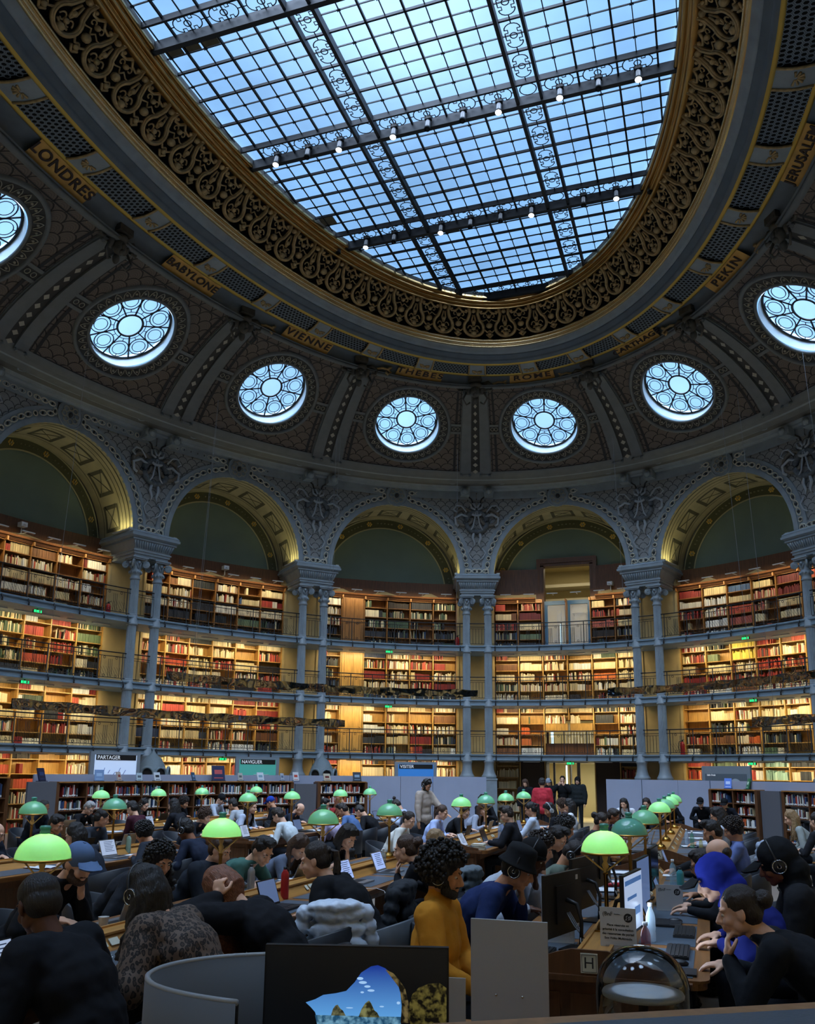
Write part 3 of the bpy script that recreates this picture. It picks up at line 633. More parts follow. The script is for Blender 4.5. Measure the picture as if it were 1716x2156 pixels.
for k in range(-8,8):
    for j,d in enumerate((-.064,.064)):
        F=frame(k+.5+d); e=empty('iron_column',tuple(F[:3,3]),math.atan2(F[1,0],F[0,0])); link(cm,'shaft',e); link(ccm,'capital',e)
        if -5<=k<=2: tag(e,'grey fluted cast-iron column, %s one of the pair %s'%(('left','right')[j],NTH[k]),'column','paired iron columns')
        else: tag(e,'grey fluted cast-iron column behind the camera','column','paired iron columns behind the camera')
    F=frame(k+.5); mb=MB()
    def lay(z0,z1,hx0,y0,hx1=None,y1=None):
        hx1=hx1 or hx0; y1=y1 if y1 is not None else y0
        v=np.array([(-hx0,y0,z0),(-hx1,y1,z1),(-hx0,1.95,z0),(-hx1,1.95,z1),(hx0,y0,z0),(hx1,y1,z1),(hx0,1.95,z0),(hx1,1.95,z1)]); mb.hexa(v@F[:3,:3].T+F[:3,3])
    lay(8.57,8.66,.62,-.22); lay(8.66,8.74,.66,-.26); lay(8.74,8.78,.69,-.29); lay(8.78,8.81,.66,-.26); lay(8.81,9.08,.64,-.24,.76,-.36); lay(9.08,9.13,.80,-.40); lay(9.13,9.2,.76,-.36,.86,-.46); lay(9.2,9.27,.88,-.48); lay(9.27,9.32,.85,-.45); lay(9.32,9.40,.86,-.46,.80,-.38)
    for i in range(17):
        x=-.64+i*.08; a=np.array([x,-.27,8.84])@F[:3,:3].T+F[:3,3]; b=np.array([x*1.1,-.37,9.05])@F[:3,:3].T+F[:3,3]; mb.tube([a,b],[.022,.034],5)
    struct(mb.build('wall_entablature',COLP))
    # painted wreath with ribbons in the spandrel
    if -5<=k<=2:
        mb=MB(); 
        def P(x,z,l=.05): return E(k+.5+x/BAY,-l,z)
        dark=(k%2==0)
        q=np.linspace(0,2*PI,26,endpoint=False); mb.tube([P(.42*math.sin(a),11.55+.40*math.cos(a),.09) for a in q],.10,7,0,closed=True)
        if not dark:
            for sg in(-1,1): mb.tube([P(sg*.5+.36*math.sin(a),11.75+.33*math.cos(a),.07) for a in q],.07,6,3,closed=True)
        for sg in(-1,1):
            mb.tube([P(sg*x,z,.14) for x,z in((.02,12.12),(.12,12.3),(.24,12.28),(.2,12.12),(.05,12.05))],.045,5,1)
            mb.tube([P(sg*x,z,.16) for x,z in((.02,12.0),(.07,11.7),(.14,11.35),(.24,11.2))],.032,5,1)
            mb.tube([P(sg*x,z,.14) for x,z in((.35,11.75),(.6,11.85),(.86,11.7),(.84,11.45),(.72,11.38))],.05,5,1)
            mb.tube([P(sg*x,z,.12) for x,z in((.4,11.95),(.6,12.2),(.8,12.22),(.92,12.05),(.8,11.95))],.035,5,1)
            mb.tube([P(sg*x,z,.1) for x,z in((.1,11.15),(.16,10.9),(.08,10.7),(.12,10.55))],[.05,.06,.05,.01],5,1)
            mb.tube([P(sg*x,z,.08) for x,z in((.2,10.5),(.34,10.3),(.25,10.1),(.1,10.0))],.03,5,1)
            mb.tube([P(sg*x,z,.06) for x,z in((.15,12.35),(.2,12.5),(.35,12.62))],.03,5,2)
        mb.tube([P(x,z,.16) for x,z in((-.18,11.86),(-.08,11.8),(.08,11.8),(.18,11.86))],.05,6,1)
        struct(mb.build('trim_wreath_relief',[mat('wreath_dark_grey',srgb('5a5f62'),.7,var=.3,scale=12),mat('ribbon_pale_grey',srgb('a3a9ad'),.6),ORND,mat('wreath_brown',srgb('746c60'),.7,var=.2,scale=12)]))
        # sculpted head and scrolls where rib meets the name frieze
        mb=MB(); c=V(k+.5,1.0); T_=float(TH(k+.5)); inn=np.array([-math.sin(T_),-math.cos(T_),0]); sd=np.array([math.cos(T_),-math.sin(T_),0])*1.0; up=np.array([0,0,1.])
        def Q(x,y,z): return c+sd*x+inn*y+up*z
        mb.ell(Q(0,.10,-.15),(.17,.17,.22),nu=14,nv=10); mb.ell(Q(0,.26,-.16),(.05,.06,.09)); mb.ell(Q(0,.2,-.3),(.09,.07,.08)); mb.ell(Q(0,.05,.08),(.27,.2,.14)); mb.ell(Q(0,0,-.42),(.10,.08,.16))
        for sg in(-1,1):
            mb.ell(Q(sg*.24,.02,-.02),(.13,.1,.2)); mb.tube([Q(sg*x,y,z) for x,y,z in((.25,0,.15),(.45,.05,.2),(.6,.05,.08),(.55,.05,-.08),(.42,.05,-.05))],[.08,.07,.06,.05,.04],7)
            mb.tube([Q(sg*x,y,z) for x,y,z in((.3,.05,-.15),(.42,.1,-.4),(.3,.05,-.6),(.18,.0,-.5))],.035,6); mb.tube([Q(sg*x,.02,z) for x,z in((.6,.15),(.8,.22),(1.0,.2),(1.1,.1),(1.0,.02),(.92,.1))],.045,6,1); mb.tube([Q(sg*x,.02,z) for x,z in((1.0,.2),(1.12,.3))],.05,6,1)
            mb.ell(Q(sg*.15,.12,.28),(.1,.1,.08)); mb.ell(Q(sg*.08,.25,-.12),(.025,.02,.02),nu=6,nv=4)
        mb.box((0,0,0),(.44,.34,.22),0,M=np.array([[sd[0],inn[0],0,*Q(0,.16,.3)[:1]],[sd[1],inn[1],0,Q(0,.16,.3)[1]],[0,0,1,Q(0,.16,.3)[2]],[0,0,0,1]]))
        struct(mb.build('trim_sculpted_keystone',[mat('sculpture_bronze_grey',srgb('585349'),.5,.25,var=.3,scale=7),GOLDF]))
# city names on gilt plates
PLATE=mat('gilt_name_plate',srgb('c79a4c'),.5,.15,var=.2,scale=3); LET=mat('name_letters_brown',srgb('2d1a10'),.6)
for k,nm in {-4:'LONDRES',-3:'BABYLONE',-2:'VIENNE',-1:'THEBES',0:'ROME',1:'CARTHAGE',2:'PEKIN',3:'JERUSALEM'}.items(): pass
NAMES={-5:'ATHENES',-4:'LONDRES',-3:'BABYLONE',-2:'VIENNE',-1:'THÈBES',0:'ROME',1:'CARTHAGE',2:'PEKIN',3:'JERUSALEM'}
NAMES.pop(-5)
def NP(s,f,l=.03):   # on the name frieze: f 0 bottom 1 top
    T_=float(TH(s)); a=13.74+(13.53-13.74)*f; b=8.50+(7.99-8.50)*f; z=15.08+.25*f
    return np.array([(b-l)*math.sin(T_),(a-l)*math.cos(T_),z-l*.4])
for k,nm in NAMES.items():
    kk=k
    e=struct(empty('trim_name_plate',tuple(NP(kk,.5)))); hw=.2; G=[[NP(kk+x,f,.025) for x in np.linspace(-hw,hw,9)] for f in(.02,.98)]
    mb=MB(); mb.grid(np.array(G)-NP(kk,.5),0,smooth=False); mb.build('plate',PLATE,e)
    cu=bpy.data.curves.new('t','FONT'); cu.body=nm; cu.size=.42 if len(nm)<8 else .35; cu.extrude=.012; cu.align_x='CENTER'; cu.align_y='CENTER'; cu.space_character=1.25 if len(nm)<7 else 1.08; cu.offset=.006
    to=bpy.data.objects.new('t',cu); C.objects.link(to); dg=bpy.context.evaluated_depsgraph_get(); me=bpy.data.meshes.new_from_object(to.evaluated_get(dg)); bpy.data.objects.remove(to)
    slen=float(np.linalg.norm(NP(kk+.05,.5)-NP(kk-.05,.5)))/.1
    for v in me.vertices:
        x,y,z=v.co; q=NP(kk+x/slen,.5+y/.62,.04+z)-NP(kk,.5); v.co=q
    me.materials.clear(); me.materials.append(LET); link(me,'lettering',e)
# ---------------------------------------------------------------- galleries
FL=[0,2.53,4.56,6.63]; BOARDS=[[.02,.41,.84,1.27,1.70,2.13],[2.53,2.92,3.32,3.74,4.17],[4.58,5.01,5.40,5.82,6.23],[6.65,7.06,7.44,7.85,8.23]]; TOPZ=[2.40,4.44,6.50,8.62]
s=np.linspace(-8,8,385)
for z in FL[1:]:
    mb=MB(); mb.grid([E(s,o,zz) for o,zz in((1.6,z),(-.16,z),(-.16,z-.05),(-.10,z-.07),(-.10,z-.17),(-.13,z-.19),(-.13,z-.22),(.1,z-.24),(1.6,z-.24))],0,smooth=False); struct(mb.build('floor_gallery_slab',SLAB))
# back walls
mb=MB(); mb.grid([E(s,1.98,z) for z in(0,9.4)],0,smooth=True); struct(mb.build('wall_back',PLASTER)) if 0 else None
for k in range(-8,8):
    mb=MB(); 
    for z0,z1 in((0,2.3),(2.53,4.33),(4.56,6.4),(6.63,9.0)):
        ss=np.linspace(k+.5-.103,k+.5+.103,7); mb.grid([E(ss,1.22,z) for z in(z0,z1)],0)
        for d in(-.103,.103): mb.grid([[E(k+.5+d,o,z) for o in(1.22,1.9)] for z in(z0,z1)],0)
        for d in(-.098,-.02,.02,.098)[0::3]: mb.grid([[E(k+.5+d+x,1.18,z) for x in(-.006,.006)] for z in(z0,z1)],0)
    struct(mb.build('wall_pier',PLASTER))
    sn=k not in(0,)
    mb=MB(); ss=np.linspace(k-.5,k+.5,13)
    def zone(s0,s1,z0,z1,off=1.66): 
        q=np.linspace(s0,s1,5); mb.grid([E(q,off,z) for z in(z0,z1)],0)
    if k!=0: zone(k-.5,k+.5,0,9.4)
    else:
        zone(k-.5,k-.132,0,10); zone(k+.132,k+.5,0,10); zone(k-.132,k+.132,2.40,3.0); zone(k-.132,k+.132,3.9,6.64)
    struct(mb.build('wall_back',OAKD if -4<=k<=2 else PLASTER))
    # timber band under the lunette, beige frieze, shelf cornice
    if k!=0:
        segs=[(k-.41,k+.41)]
    else: segs=[(k-.41,k-.165),(k+.165,k+.41)]
    mb=MB()
    for a_,b_ in segs:
        q=np.linspace(a_,b_,9); mb.grid([E(q,o,z) for o,z in((1.9,8.98),(1.80,8.98),(1.78,9.04),(1.83,9.1),(1.80,9.2),(1.86,9.27),(1.97,9.28))],0,smooth=False); mb.grid([E(q,o,z) for o,z in((1.62,8.7),(1.66,8.98))],1); mb.grid([E(q,o,z) for o,z in((1.7,8.72),(1.05,8.72),(1.08,8.66),(1.14,8.64),(1.2,8.56),(1.6,8.56))],0,smooth=False)
    struct(mb.build('trim_timber_band',[OAKD,PLASTER]))
# frame round the tall doorway in the lunette
F0=frame(0,1.7,0)
def fbox(mb,x0,x1,y0,y1,z0,z1,mi=0): mb.box(((x0+x1)/2,(y0+y1)/2,(z0+z1)/2),(abs(x1-x0),abs(y1-y0),abs(z1-z0)),mi,F0)
mb=MB()
for sg in(-1,1):
    fbox(mb,sg*.92,sg*1.06,-.06,.3,6.63,10.15); fbox(mb,sg*1.06,sg*1.2,-.1,.28,8.98,10.42)
fbox(mb,-1.198,1.198,-.098,.28,10.22,10.418); fbox(mb,-1.06,1.06,-.06,.3,10.10,10.24)
fbox(mb,-.95,.95,-.05,.05,3.86,4.0); fbox(mb,-.95,.95,-.05,.05,2.53,2.62)
for sg in(-1,1): fbox(mb,sg*.86,sg*.95,-.05,.05,2.6,3.9)
struct(mb.build('door_1_frame',OAKD))
BLUEP=mat('blue_door_paint',srgb('3f6d92'),.4)
mb=MB()
for sg in(-1,1):
    fbox(mb,sg*.02,sg*.10,-.03,.03,6.63,8.58); fbox(mb,sg*.80,sg*.92,-.03,.03,6.63,8.58); fbox(mb,sg*.1,sg*.8,-.03,.03,6.63,6.85)
fbox(mb,-.92,.92,-.04,.04,8.50,8.66); o=struct(mb.build('door_1',BLUEP))
mb=MB(); fbox(mb,-.9,.9,-.006,.006,6.7,8.55); mb2=mb.build('door_1_glass',mat('clear_glass_pane',(.9,.95,1),.02,alpha=.25,spec=1)); struct(mb2)
# hall seen through the openings: cream walls, a pilaster, beams, curtains
HALL=mat('hall_cream_plaster',srgb('cdbf92'),.7,var=.06,scale=1)
mb=MB()
fbox(mb,-3.2,3.2,5.0,5.1,0,12); fbox(mb,-3.2,-3.1,.33,5.1,0,12); fbox(mb,3.1,3.2,.33,5.1,0,12); fbox(mb,-3.2,3.2,.33,5.1,6.45,6.6); fbox(mb,-3.2,3.2,.33,5.1,11.0,11.1); fbox(mb,-3.2,3.2,.33,5.1,-.05,0.01); fbox(mb,-3.2,3.2,.33,5.1,4.4,4.5); fbox(mb,-3.2,3.2,.33,5.1,2.32,2.46)
struct(mb.build('wall_hall_beyond',HALL))
mb=MB()
for z in(9.5,10.1): fbox(mb,-3.1,3.1,4.6-(z-9.3)*.6,5.0,z,z+.14)
fbox(mb,-.32,.18,4.3,4.9,6.6,9.2); fbox(mb,-.42,.28,4.2,4.95,8.9,9.05); fbox(mb,-.38,.24,4.25,4.95,9.05,9.3); fbox(mb,-.48,.34,4.1,4.95,9.3,9.42)
for x in(-1.1,.75,1.3): fbox(mb,x-.09,x+.09,4.8,4.98,6.6,9.2)
for i in range(14): fbox(mb,-.9+i*.13,-.83+i*.13,4.6,4.66,2.5,4.0)
struct(mb.build('wall_hall_pilaster',mat('pilaster_cream',srgb('b9b19a'),.6)))
area('hall_fill_upper',tuple(F0[:3,3]+F0[:3,1]*2.5+np.array([0,0,10.9])),(0,0,0),3,1.6,60,(1,.88,.6)); area('hall_fill_mid',tuple(F0[:3,3]+F0[:3,1]*2.5+np.array([0,0,4.24])),(0,0,0),3,1.6,80,(.95,.95,.9)); area('hall_fill_ground',tuple(F0[:3,3]+F0[:3,1]*2.5+np.array([0,0,2.24])),(0,0,0),3,1.6,70,(1,.88,.62))  # fill lights added to brighten the hall seen through the openings
mb=MB()
for z_ in(10.96,4.26,2.26): fbox(mb,-1.5,1.5,1.7,3.3,z_,z_+.03)
struct(mb.build('ceiling_hall_fill_panel',mat('hall_fill_panel',srgb('e8e4d4'),.5)))  # panels added above the hall fill lights as their fixtures
# ground doorway: dark portal leaves each side
mb=MB(); fbox(mb,-1.9,-.92,-.45,-.38,0,2.3); fbox(mb,.98,2.0,-.42,-.35,0,2.3); fbox(mb,-1.0,-.92,-.45,.3,0,2.3); fbox(mb,.92,.98,-.42,.3,0,2.3); struct(mb.build('door_2_leaves',mat('very_dark_wood',srgb('2a1b12'),.5,wood=True,var=.2)))
mb=MB(); fbox(mb,-.72,-.64,-.02,.05,0,2.3); fbox(mb,.2,.32,-.02,.05,0,2.3); struct(mb.build('door_2_frame',mat('door_frame_grey',srgb('7c7f7d'),.5)))
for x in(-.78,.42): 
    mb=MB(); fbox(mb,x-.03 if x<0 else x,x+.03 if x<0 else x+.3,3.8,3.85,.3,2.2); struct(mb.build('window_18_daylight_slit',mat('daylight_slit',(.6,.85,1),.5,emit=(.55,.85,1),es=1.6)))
for x in(-.9,.84):
    mb=MB(); fbox(mb,x-.05,x+.05,1.0,1.03,2.62,3.86); fbox(mb,x-.03,x+.04,4.0,4.03,6.7,8.4); struct(mb.build('window_19_daylight_slit',mat('daylight_slit',(.6,.85,1),.5)))
# ---------------------------------------------------------------- bookcases of the four tiers
TN=['ground floor','first gallery','second gallery','top gallery']
STRIPO=mat('lamp_strip_housing',srgb('c8c8c0'),.4)
BOOKS=[]   # (3x3 axes+origin, w,h,d, colour, white label, where)
PAL={'cream':['d9cba3','e4dabb','cdbd90','d3c7a8','bfae84'],'white':['dfe0da','e9e7dd','cfd3d2','d8d2c0'],'red':['8e2a22','a3382c','7a211d','b4503a'],'pink':['b0685a','c07a66','a8594c'],'dark':['23262c','30343a','2a2320','3a3f47','1c2226'],'green':['3f5540','5a6f50','6a7b5c','39493a'],'brown':['6b4326','7d5330','5a3820'],'yellow':['d8c24a','e0cf5c'],'blue':['2e4a72','3d5c86','27375a'],'teal':['9cc4b8','8fb6ab','b4d3c6'],'orange':['c9622c','d2753a'],'maroon':['5e1f24','6d2a2c']}
MIX={'mixcream':[('cream',6),('white',3),('red',1),('brown',1)],'mixred':[('red',5),('cream',2),('brown',2),('dark',1)],'mixdark':[('dark',6),('green',1),('blue',1),('cream',1)],'mixgreen':[('green',4),('cream',3),('dark',2)],'mixpink':[('pink',4),('cream',4),('red',1)],'mix':[('cream',4),('white',2),('red',2),('dark',2),('green',1),('blue',1),('orange',1)],'mixlow':[('white',3),('dark',2),('red',2),('blue',2),('cream',1),('green',1),('orange',1),('maroon',1)]}
def pick(key,r):
    if key in MIX:
        tot=sum(w_ for _,w_ in MIX[key]); x=r.uniform(0,tot)
        for n_,w_ in MIX[key]:
            x-=w_
            if x<=0: key=n_; break
        else: key=MIX[key][0][0]
    return key,srgb(r.choice(PAL[key]))
THEME={(3,-3):['mixcream']*5,(3,-2):['mixcream','mixcream','mixdark','mixcream','mixcream','mixcream'],(3,-1):['mixcream','D','mixgreen','mixgreen','mixgreen','mixgreen'],(3,0):['mixred','maroon','X','X','mixpink','mixpink'],(3,1):['mixpink','white','mixpink','mixpink','maroon','mixcream'],
 (2,-3):['mixgreen','mixpink','mixgreen','mixred','mixred','mixgreen'],(2,-2):['mixpink','mixred','cream','cream','cream','mixred'],(2,-1):['mixdark','D','mixcream','mixcream','mixred','red'],(2,0):['mixgreen','cream','mixcream','mixcream','mix','cream'],(2,1):['mixred','mixgreen','yellow','red','mixred','mixred'],
 (1,-3):['mixred','mixcream','cream','mix','mix','mixcream'],(1,-2):['mixcream','mixred','cream','mixcream','red','mixred'],(1,-1):['cream','D','mixcream','mixcream','mixcream','mixcream'],(1,0):['mixcream','mix','cream','cream','mixdark','mixcream'],(1,1):['E','mixdark','mixcream','cream','mixcream','cream'],
 (0,-3):['mixcream','cream','mixcream','mixred','E','mixcream'],(0,-2):['mixcream','mixcream','mixpink','mixcream','mixcream','mixred'],(0,-1):['mixred','D','mixcream','mixcream','mixred','mixcream'],(0,0):['cream','X','X','X','X','mixred'],(0,1):['mixred','green','mixcream','teal','mixred','mixred']}
def shelf_books(F,x0,x1,z,h,key,r,depth=.24,y=.03,fill=None,where='',label=False,thin=1.0):
    """stand books on a board; F is a frame whose x runs along the shelf and y into the case"""
    x=x0+.01; fill=fill if fill is not None else (1 if r.random()<.7 else r.uniform(.3,.9)); end=x0+(x1-x0)*fill; series=r.random()<.45 and key not in('mixlow',)
    hs=h*r.uniform(.66,.86); wd=r.uniform(.03,.05); kc=pick(key,r); lean=0
    if r.random()<.25: x+= (x1-x0)*(1-fill)*.6
    while x<end-.02:
        if not series or r.random()<.06: hs=h*r.uniform(.60,.92); wd=r.uniform(.018,.05)*thin; kc=pick(key,r) if (not series or r.random()<.5) else kc
        if not series and r.random()<.02: x+=r.uniform(.03,.1)
        lean=0 if series or r.random()>.10 else r.uniform(-.2,.2)
        w_=min(wd*r.uniform(.92,1.05),x1-x-.005)
        if w_<.012: break
        xx=x+(abs(lean)*hs if lean>0 else 0)
        if xx+w_+abs(lean)*hs>x1: lean=0; xx=x
        jt=r.uniform(.72,1.12); BOOKS.append((F,xx,z,w_*.94,hs*r.uniform(.96,1),min(depth,.17+.06*r.random()),y+r.uniform(0,.02),tuple(c_*jt for c_ in kc[1]),lean,where,kc[0],label)); x=xx+w_+(abs(lean)*hs if lean<0 else 0)+.001
SHW=.1317
def bookcase(tier,k):
    r=random.Random(tier*100+k+7); bo=BOARDS[tier]; top=TOPZ[tier]; kind=THEME.get((tier,k)) or (['mixcream','mix','mixcream','mixcream','mixpink','mix'])
    F=frame(k,1.24); e=empty('bookcase',tuple(F[:3,3]),math.atan2(F[1,0],F[0,0])); inv=np.linalg.inv(F)
    tag(e,'oak bookcase on the %s, %s'%(TN[tier],ORD[k]),'bookcase','wall bookcases')
    fr=[(frame(k-.395+(i+.5)*SHW,1.24),SHW*BAY*1.045) for i in range(6)]
    up=MB(); bd={(z,sg_):MB() for z in bo for sg_ in(0,1)}; seg=0; skipm=set(); dr=MB()
    W_=OAKL if tier<3 else OAK
    for i in range(7):
        G=inv@frame(k-.395+i*SHW,1.24); zb_=3.9 if (tier,k,i)==(1,0,3) else bo[0]
        up.box((0,.17,(zb_+top)/2),(.035,.36,top-zb_+.04),0,G)
        if tier==3: up.box((0,-.06,top-.05),(.05,.16,.12),0,G)
    for i,(G0,wd) in enumerate(fr):
        if kind[i%len(kind)]=='X' and tier in(3,0): seg=1; continue
        zb_=3.9 if (tier,k)==(1,0) and i in(2,3) else bo[0]
        G=inv@G0; up.box((0,.355,(zb_+top)/2),(wd,.02,top-zb_+.02),0,G); up.box((0,.16,top+.01),(wd,.38,.03),0,G)
        up.box((0,0.0,top-.02),(wd,.03,.09 if tier<3 else .14),0,G)
        if kind[i%len(kind)]=='D':
            dr.box((0,.0,(bo[0]+top)/2),(wd-.04,.04,top-bo[0]),0,G)
            for (zz0,zz1) in((.08,.42),(.46,.94)):
                h_=top-bo[0]
                for sg in(-1,1): dr.box((sg*wd*.2,-.025,bo[0]+h_*(zz0+zz1)/2),(wd*.30,.02,h_*(zz1-zz0)),0,G)
            dr.ell((inv@G0@np.array([wd*.38,-.05,bo[0]+1.0,1]))[:3],(.03,.03,.03)); seg=1; continue
        for j,z in enumerate(bo):
            if kind[i%len(kind)]=='X' and tier==1: pass
            if (tier,k)==(1,0) and i in(2,3) and j<3: continue
            seg=1 if (tier,k)==(1,0) and j<3 and i>3 else (0 if (tier,k)==(1,0) else seg)
            if (tier,k)==(1,0) and i in(2,3) and j==3: bd[(z,seg)].box((0,.17,z-.15),(wd-.03,.34,.32),0,G); 
            if (i,z) in skipm: pass
            bd[(z,seg)].box((0,.17,z-.012),(wd-.03,.34,.024),0,G)
            h=(bo[j+1] if j+1<len(bo) else top+(.12 if tier<3 else 0))-z-.05
            if not vis_bay(k): continue
            key=kind[i%len(kind)]
            empt=.06
            if key=='E': 
                if j>1: continue
                key='mixdark'
            if (tier,k,i,j) in {(3,-3,1,3),(3,-3,4,3),(3,-2,2,3),(2,-3,1,4),(2,0,3,4),(1,-3,4,4),(1,-3,4,3)}: continue
            kk=key if r.random()<.75 else r.choice(['mixcream','mixred','mix']) if key!='yellow' else key
            if tier==3 and j<=1 and k in(-2,-1,0): kk='mixdark'
            if tier==1 and j<=1: kk=r.choice(['mix','mixdark','mixcream','mixred'])
            if tier==2 and j==0: kk=r.choice(['mixred','mixdark','mixcream'])
            if key=='yellow' and j<3: kk='mixred' if j<2 else 'mixcream'
            if key=='yellow' and j>=3: kk='yellow'
            if key=='teal': kk='teal'
            shelf_books(G0,-wd/2+.02,wd/2-.02,z+.001,h,kk,r,fill=1 if key in('teal','yellow') else None,where='%s, %s'%(TN[tier],ORD[k]))
    up.build('carcass',W_,e)
    for b_ in bd.values(): 
        if b_.n: b_.build('shelf',W_,e)
    if dr.n: tag(dr.build('door',OAKL if tier<3 else OAK,e),'plain panelled wooden door between the shelves')
    return e
def vis_bay(k): return -4<=k<=2
BKC={}
for k in range(-4,3):
    for tier in range(4): bookcase(tier,k)
# lamps above the shelves: a strip under each gallery edge, small heads over the top cornice
for k in range(-5,4):
    for tier in range(4):
        zt=(FL[tier+1]-.26) if tier<3 else 8.80
        mb=MB()
        for i in range(6):
            F=frame(k-.395+(i+.5)*SHW,.62 if tier<3 else .80)
            if tier<3: mb.box((0,0,zt),(.62,.06,.03),0,F)
            else:
                mb.box((0,0,zt),(.42,.07,.03),0,F); mb.box((0,.2,zt),(.02,.4,.015),0,F)
        struct(mb.build('trim_shelf_lamp_rail',STRIPO))
        if not -5<=k<=3: continue
        for u in(-.2,.2):
            if (tier,k)==(0,0) : continue
            F=frame(k+u,.66 if tier<3 else .82); pos=F[:3,3]+np.array([0,0,zt-.03])
            P={0:22,1:26,2:26,3:15}[tier]
            o=area('shelf_lamp',tuple(pos),(0,0,0),2.3,.05,P,WARM,spread=150); yaw=math.atan2(F[1,0],F[0,0])
            o.rotation_euler=(math.radians(38),0,yaw)
for k in (4,5,6,7,-8,-7,-6):   # the bays behind the camera are lit the same way
    for tier in(0,1,2):
        zt=FL[tier+1]-.26; F=frame(k,.62); mb=MB(); mb.box((0,0,zt),(4.6,.06,.03),0,F); struct(mb.build('trim_shelf_lamp_rail',STRIPO)); pos=F[:3,3]+np.array([0,0,zt-.03]); o=area('shelf_lamp',tuple(pos),(0,0,0),4.6,.05,52,(1,.90,.72),spread=170); o.rotation_euler=(math.radians(38),0,math.atan2(F[1,0],F[0,0]))
# uplights at the arch feet
for k in range(-4,3):
    for sg in(-1,1):
        F=frame(k+sg*(RX-.16)/BAY,.35); mb=MB(); mb.box((0,-.55,9.43),(.12,.08,.05),0,F); mb.box((0,.0,9.42),(.08,.9,.03),0,F); struct(mb.build('trim_arch_uplight',STRIPO))
        p=F[:3,3]+np.array([0,0,9.47]); yaw=math.atan2(F[1,0],F[0,0]); o=area('arch_uplight',tuple(p),(PI,0,yaw),.06,.9,5.5,(1,.90,.42),spread=150)
# ---------------------------------------------------------------- books: the 300 that show largest are objects, the rest one mass
def book_proj():
    M=SC.camera.matrix_world.inverted(); M=np.array(M); out=[]
    for i,b in enumerate(BOOKS):
        F,x,z,w_,h,d,y,c,lean,where,cn,lab=b; p=F[:3,:3]@np.array([x+w_/2,y,z+h/2])+F[:3,3]; q=M[:3,:3]@p+M[:3,3]; dd=-q[2]
        if dd<.5: out.append(-1); continue
        u=858+1836.4*q[0]/dd; v=1253-1836.4*q[1]/dd; n=F[:3,1]; vd=(p-np.array(CAM)); vd/=np.linalg.norm(vd); f=abs(n@vd)
        out.append(w_*h*f/dd/dd if (5<u<1711 and 0<v<2150 and not HIDE(u,v)) else -1)
    return out
def HIDE(u,v): return False
def bookverts(b):
    F,x,z,w_,h,d,y,c,lean,where,cn,lab=b; L_=math.tan(lean)*h
    v=[]
    for xx in(0,w_):
        for yy in(y,y+d):
            for zz in(0,h): v.append((x+xx+(0 if lean==0 else (zz/h*L_ if lean<0 else -0+zz/h*L_-0)),yy,z+zz+(0)))
    v=np.array(v); return v@F[:3,:3].T+F[:3,3]
BMAT=mat('book_cover_mass',(.5,.5,.5),.55,attr='Col'); BOBJ=mat('book_cover',(.5,.5,.5),.55,objcol=True); PAGES=mat('book_pages',srgb('d8cfb4'),.8); LABW=mat('spine_label_white',srgb('dcdcd6'),.6)
# ---------------------------------------------------------------- balcony railings
def railing(k,tier,pairz=False):
    z=FL[tier]; e=empty('balcony_railing',tuple(E(k,-.06,z))); org=E(k,-.06,z)
    x0,x1=(k-.395,k+.395) if not pairz else (k-.045,k+.045)
    H=.86; 
    def P(s,zz,o=-.06): return E(s,o,z+zz)-org
    mb=MB()
    q=np.linspace(x0-(.018 if not pairz else 0),x1+(.018 if not pairz else 0),13)
    mb.tube([P(a,H) for a in q],.019,6); o=mb.build('handrail',IRON,e)
    mb=MB(); 
    for zz,r in((H-.13,.012),(.07,.011)): mb.tube([P(a,zz) for a in q],r,5)
    if pairz:
        mb.tube([P(a,H+.0) for a in q],.014,5)
        for a in np.linspace(x0,x1,6): mb.tube([P(a,.07),P(a,H-.2)],.008,4)
        mb.tube([P(a,H-.2) for a in q],.008,4)
    else:
        for i in range(6):
            a=k-.395+i*SHW; 
            for u in(.12,.88): mb.tube([P(a+SHW*u,.07),P(a+SHW*u,H-.13)],.009,4)
            for u in(.43,.5,.57): mb.tube([P(a+SHW*u,.07),P(a+SHW*u,H-.22)],.008,4)
            for u,zz in((.25,H-.18),(.75,H-.18),(.25,.12),(.75,.12)):
                c=a+SHW*u; mb.tube([P(c+.038*math.cos(w_)/BAY,zz+.038*math.sin(w_)) for w_ in np.linspace(0,2*PI,9,endpoint=False)],.008,4,closed=True)
        if tier>=1 and k in(-3,-2,1,2):   # netting along the lower half
            for i in range(6):
                a=k-.395+i*SHW
                for j in range(9):
                    u=j/9; mb.tube([P(a+SHW*u,.40),P(a+SHW*min(1,u+.22),.10)],.004,3,cap=False)
    mb.build('infill_bars',IRON,e)
    for i in range(7 if not pairz else 0):
        a=k-.395+i*SHW; mb=MB(); mb.tube([P(a,H+.0),P(a,0.05),P(a,-.05,-.16),P(a,-.16,-.21),P(a,-.21,-.18)],[.017,.017,.022,.024,.012],6); mb.ell(P(a,-.2,-.2),(.03,.03,.03),nu=8,nv=6)
        mb.build('post',IRON,e)
    return e
for k in range(-4,3):
    for tier in(1,2,3): tag(railing(k,tier),'long black iron railing of the %s, %s'%(TN[tier],ORD[k]),'railing','gallery railings')
for k in range(-4,2):
    for tier in(1,2,3): tag(railing(k+.5,tier,True),'short iron railing of the %s between the columns %s'%(TN[tier],NTH[k]),'railing','short railings between paired columns')
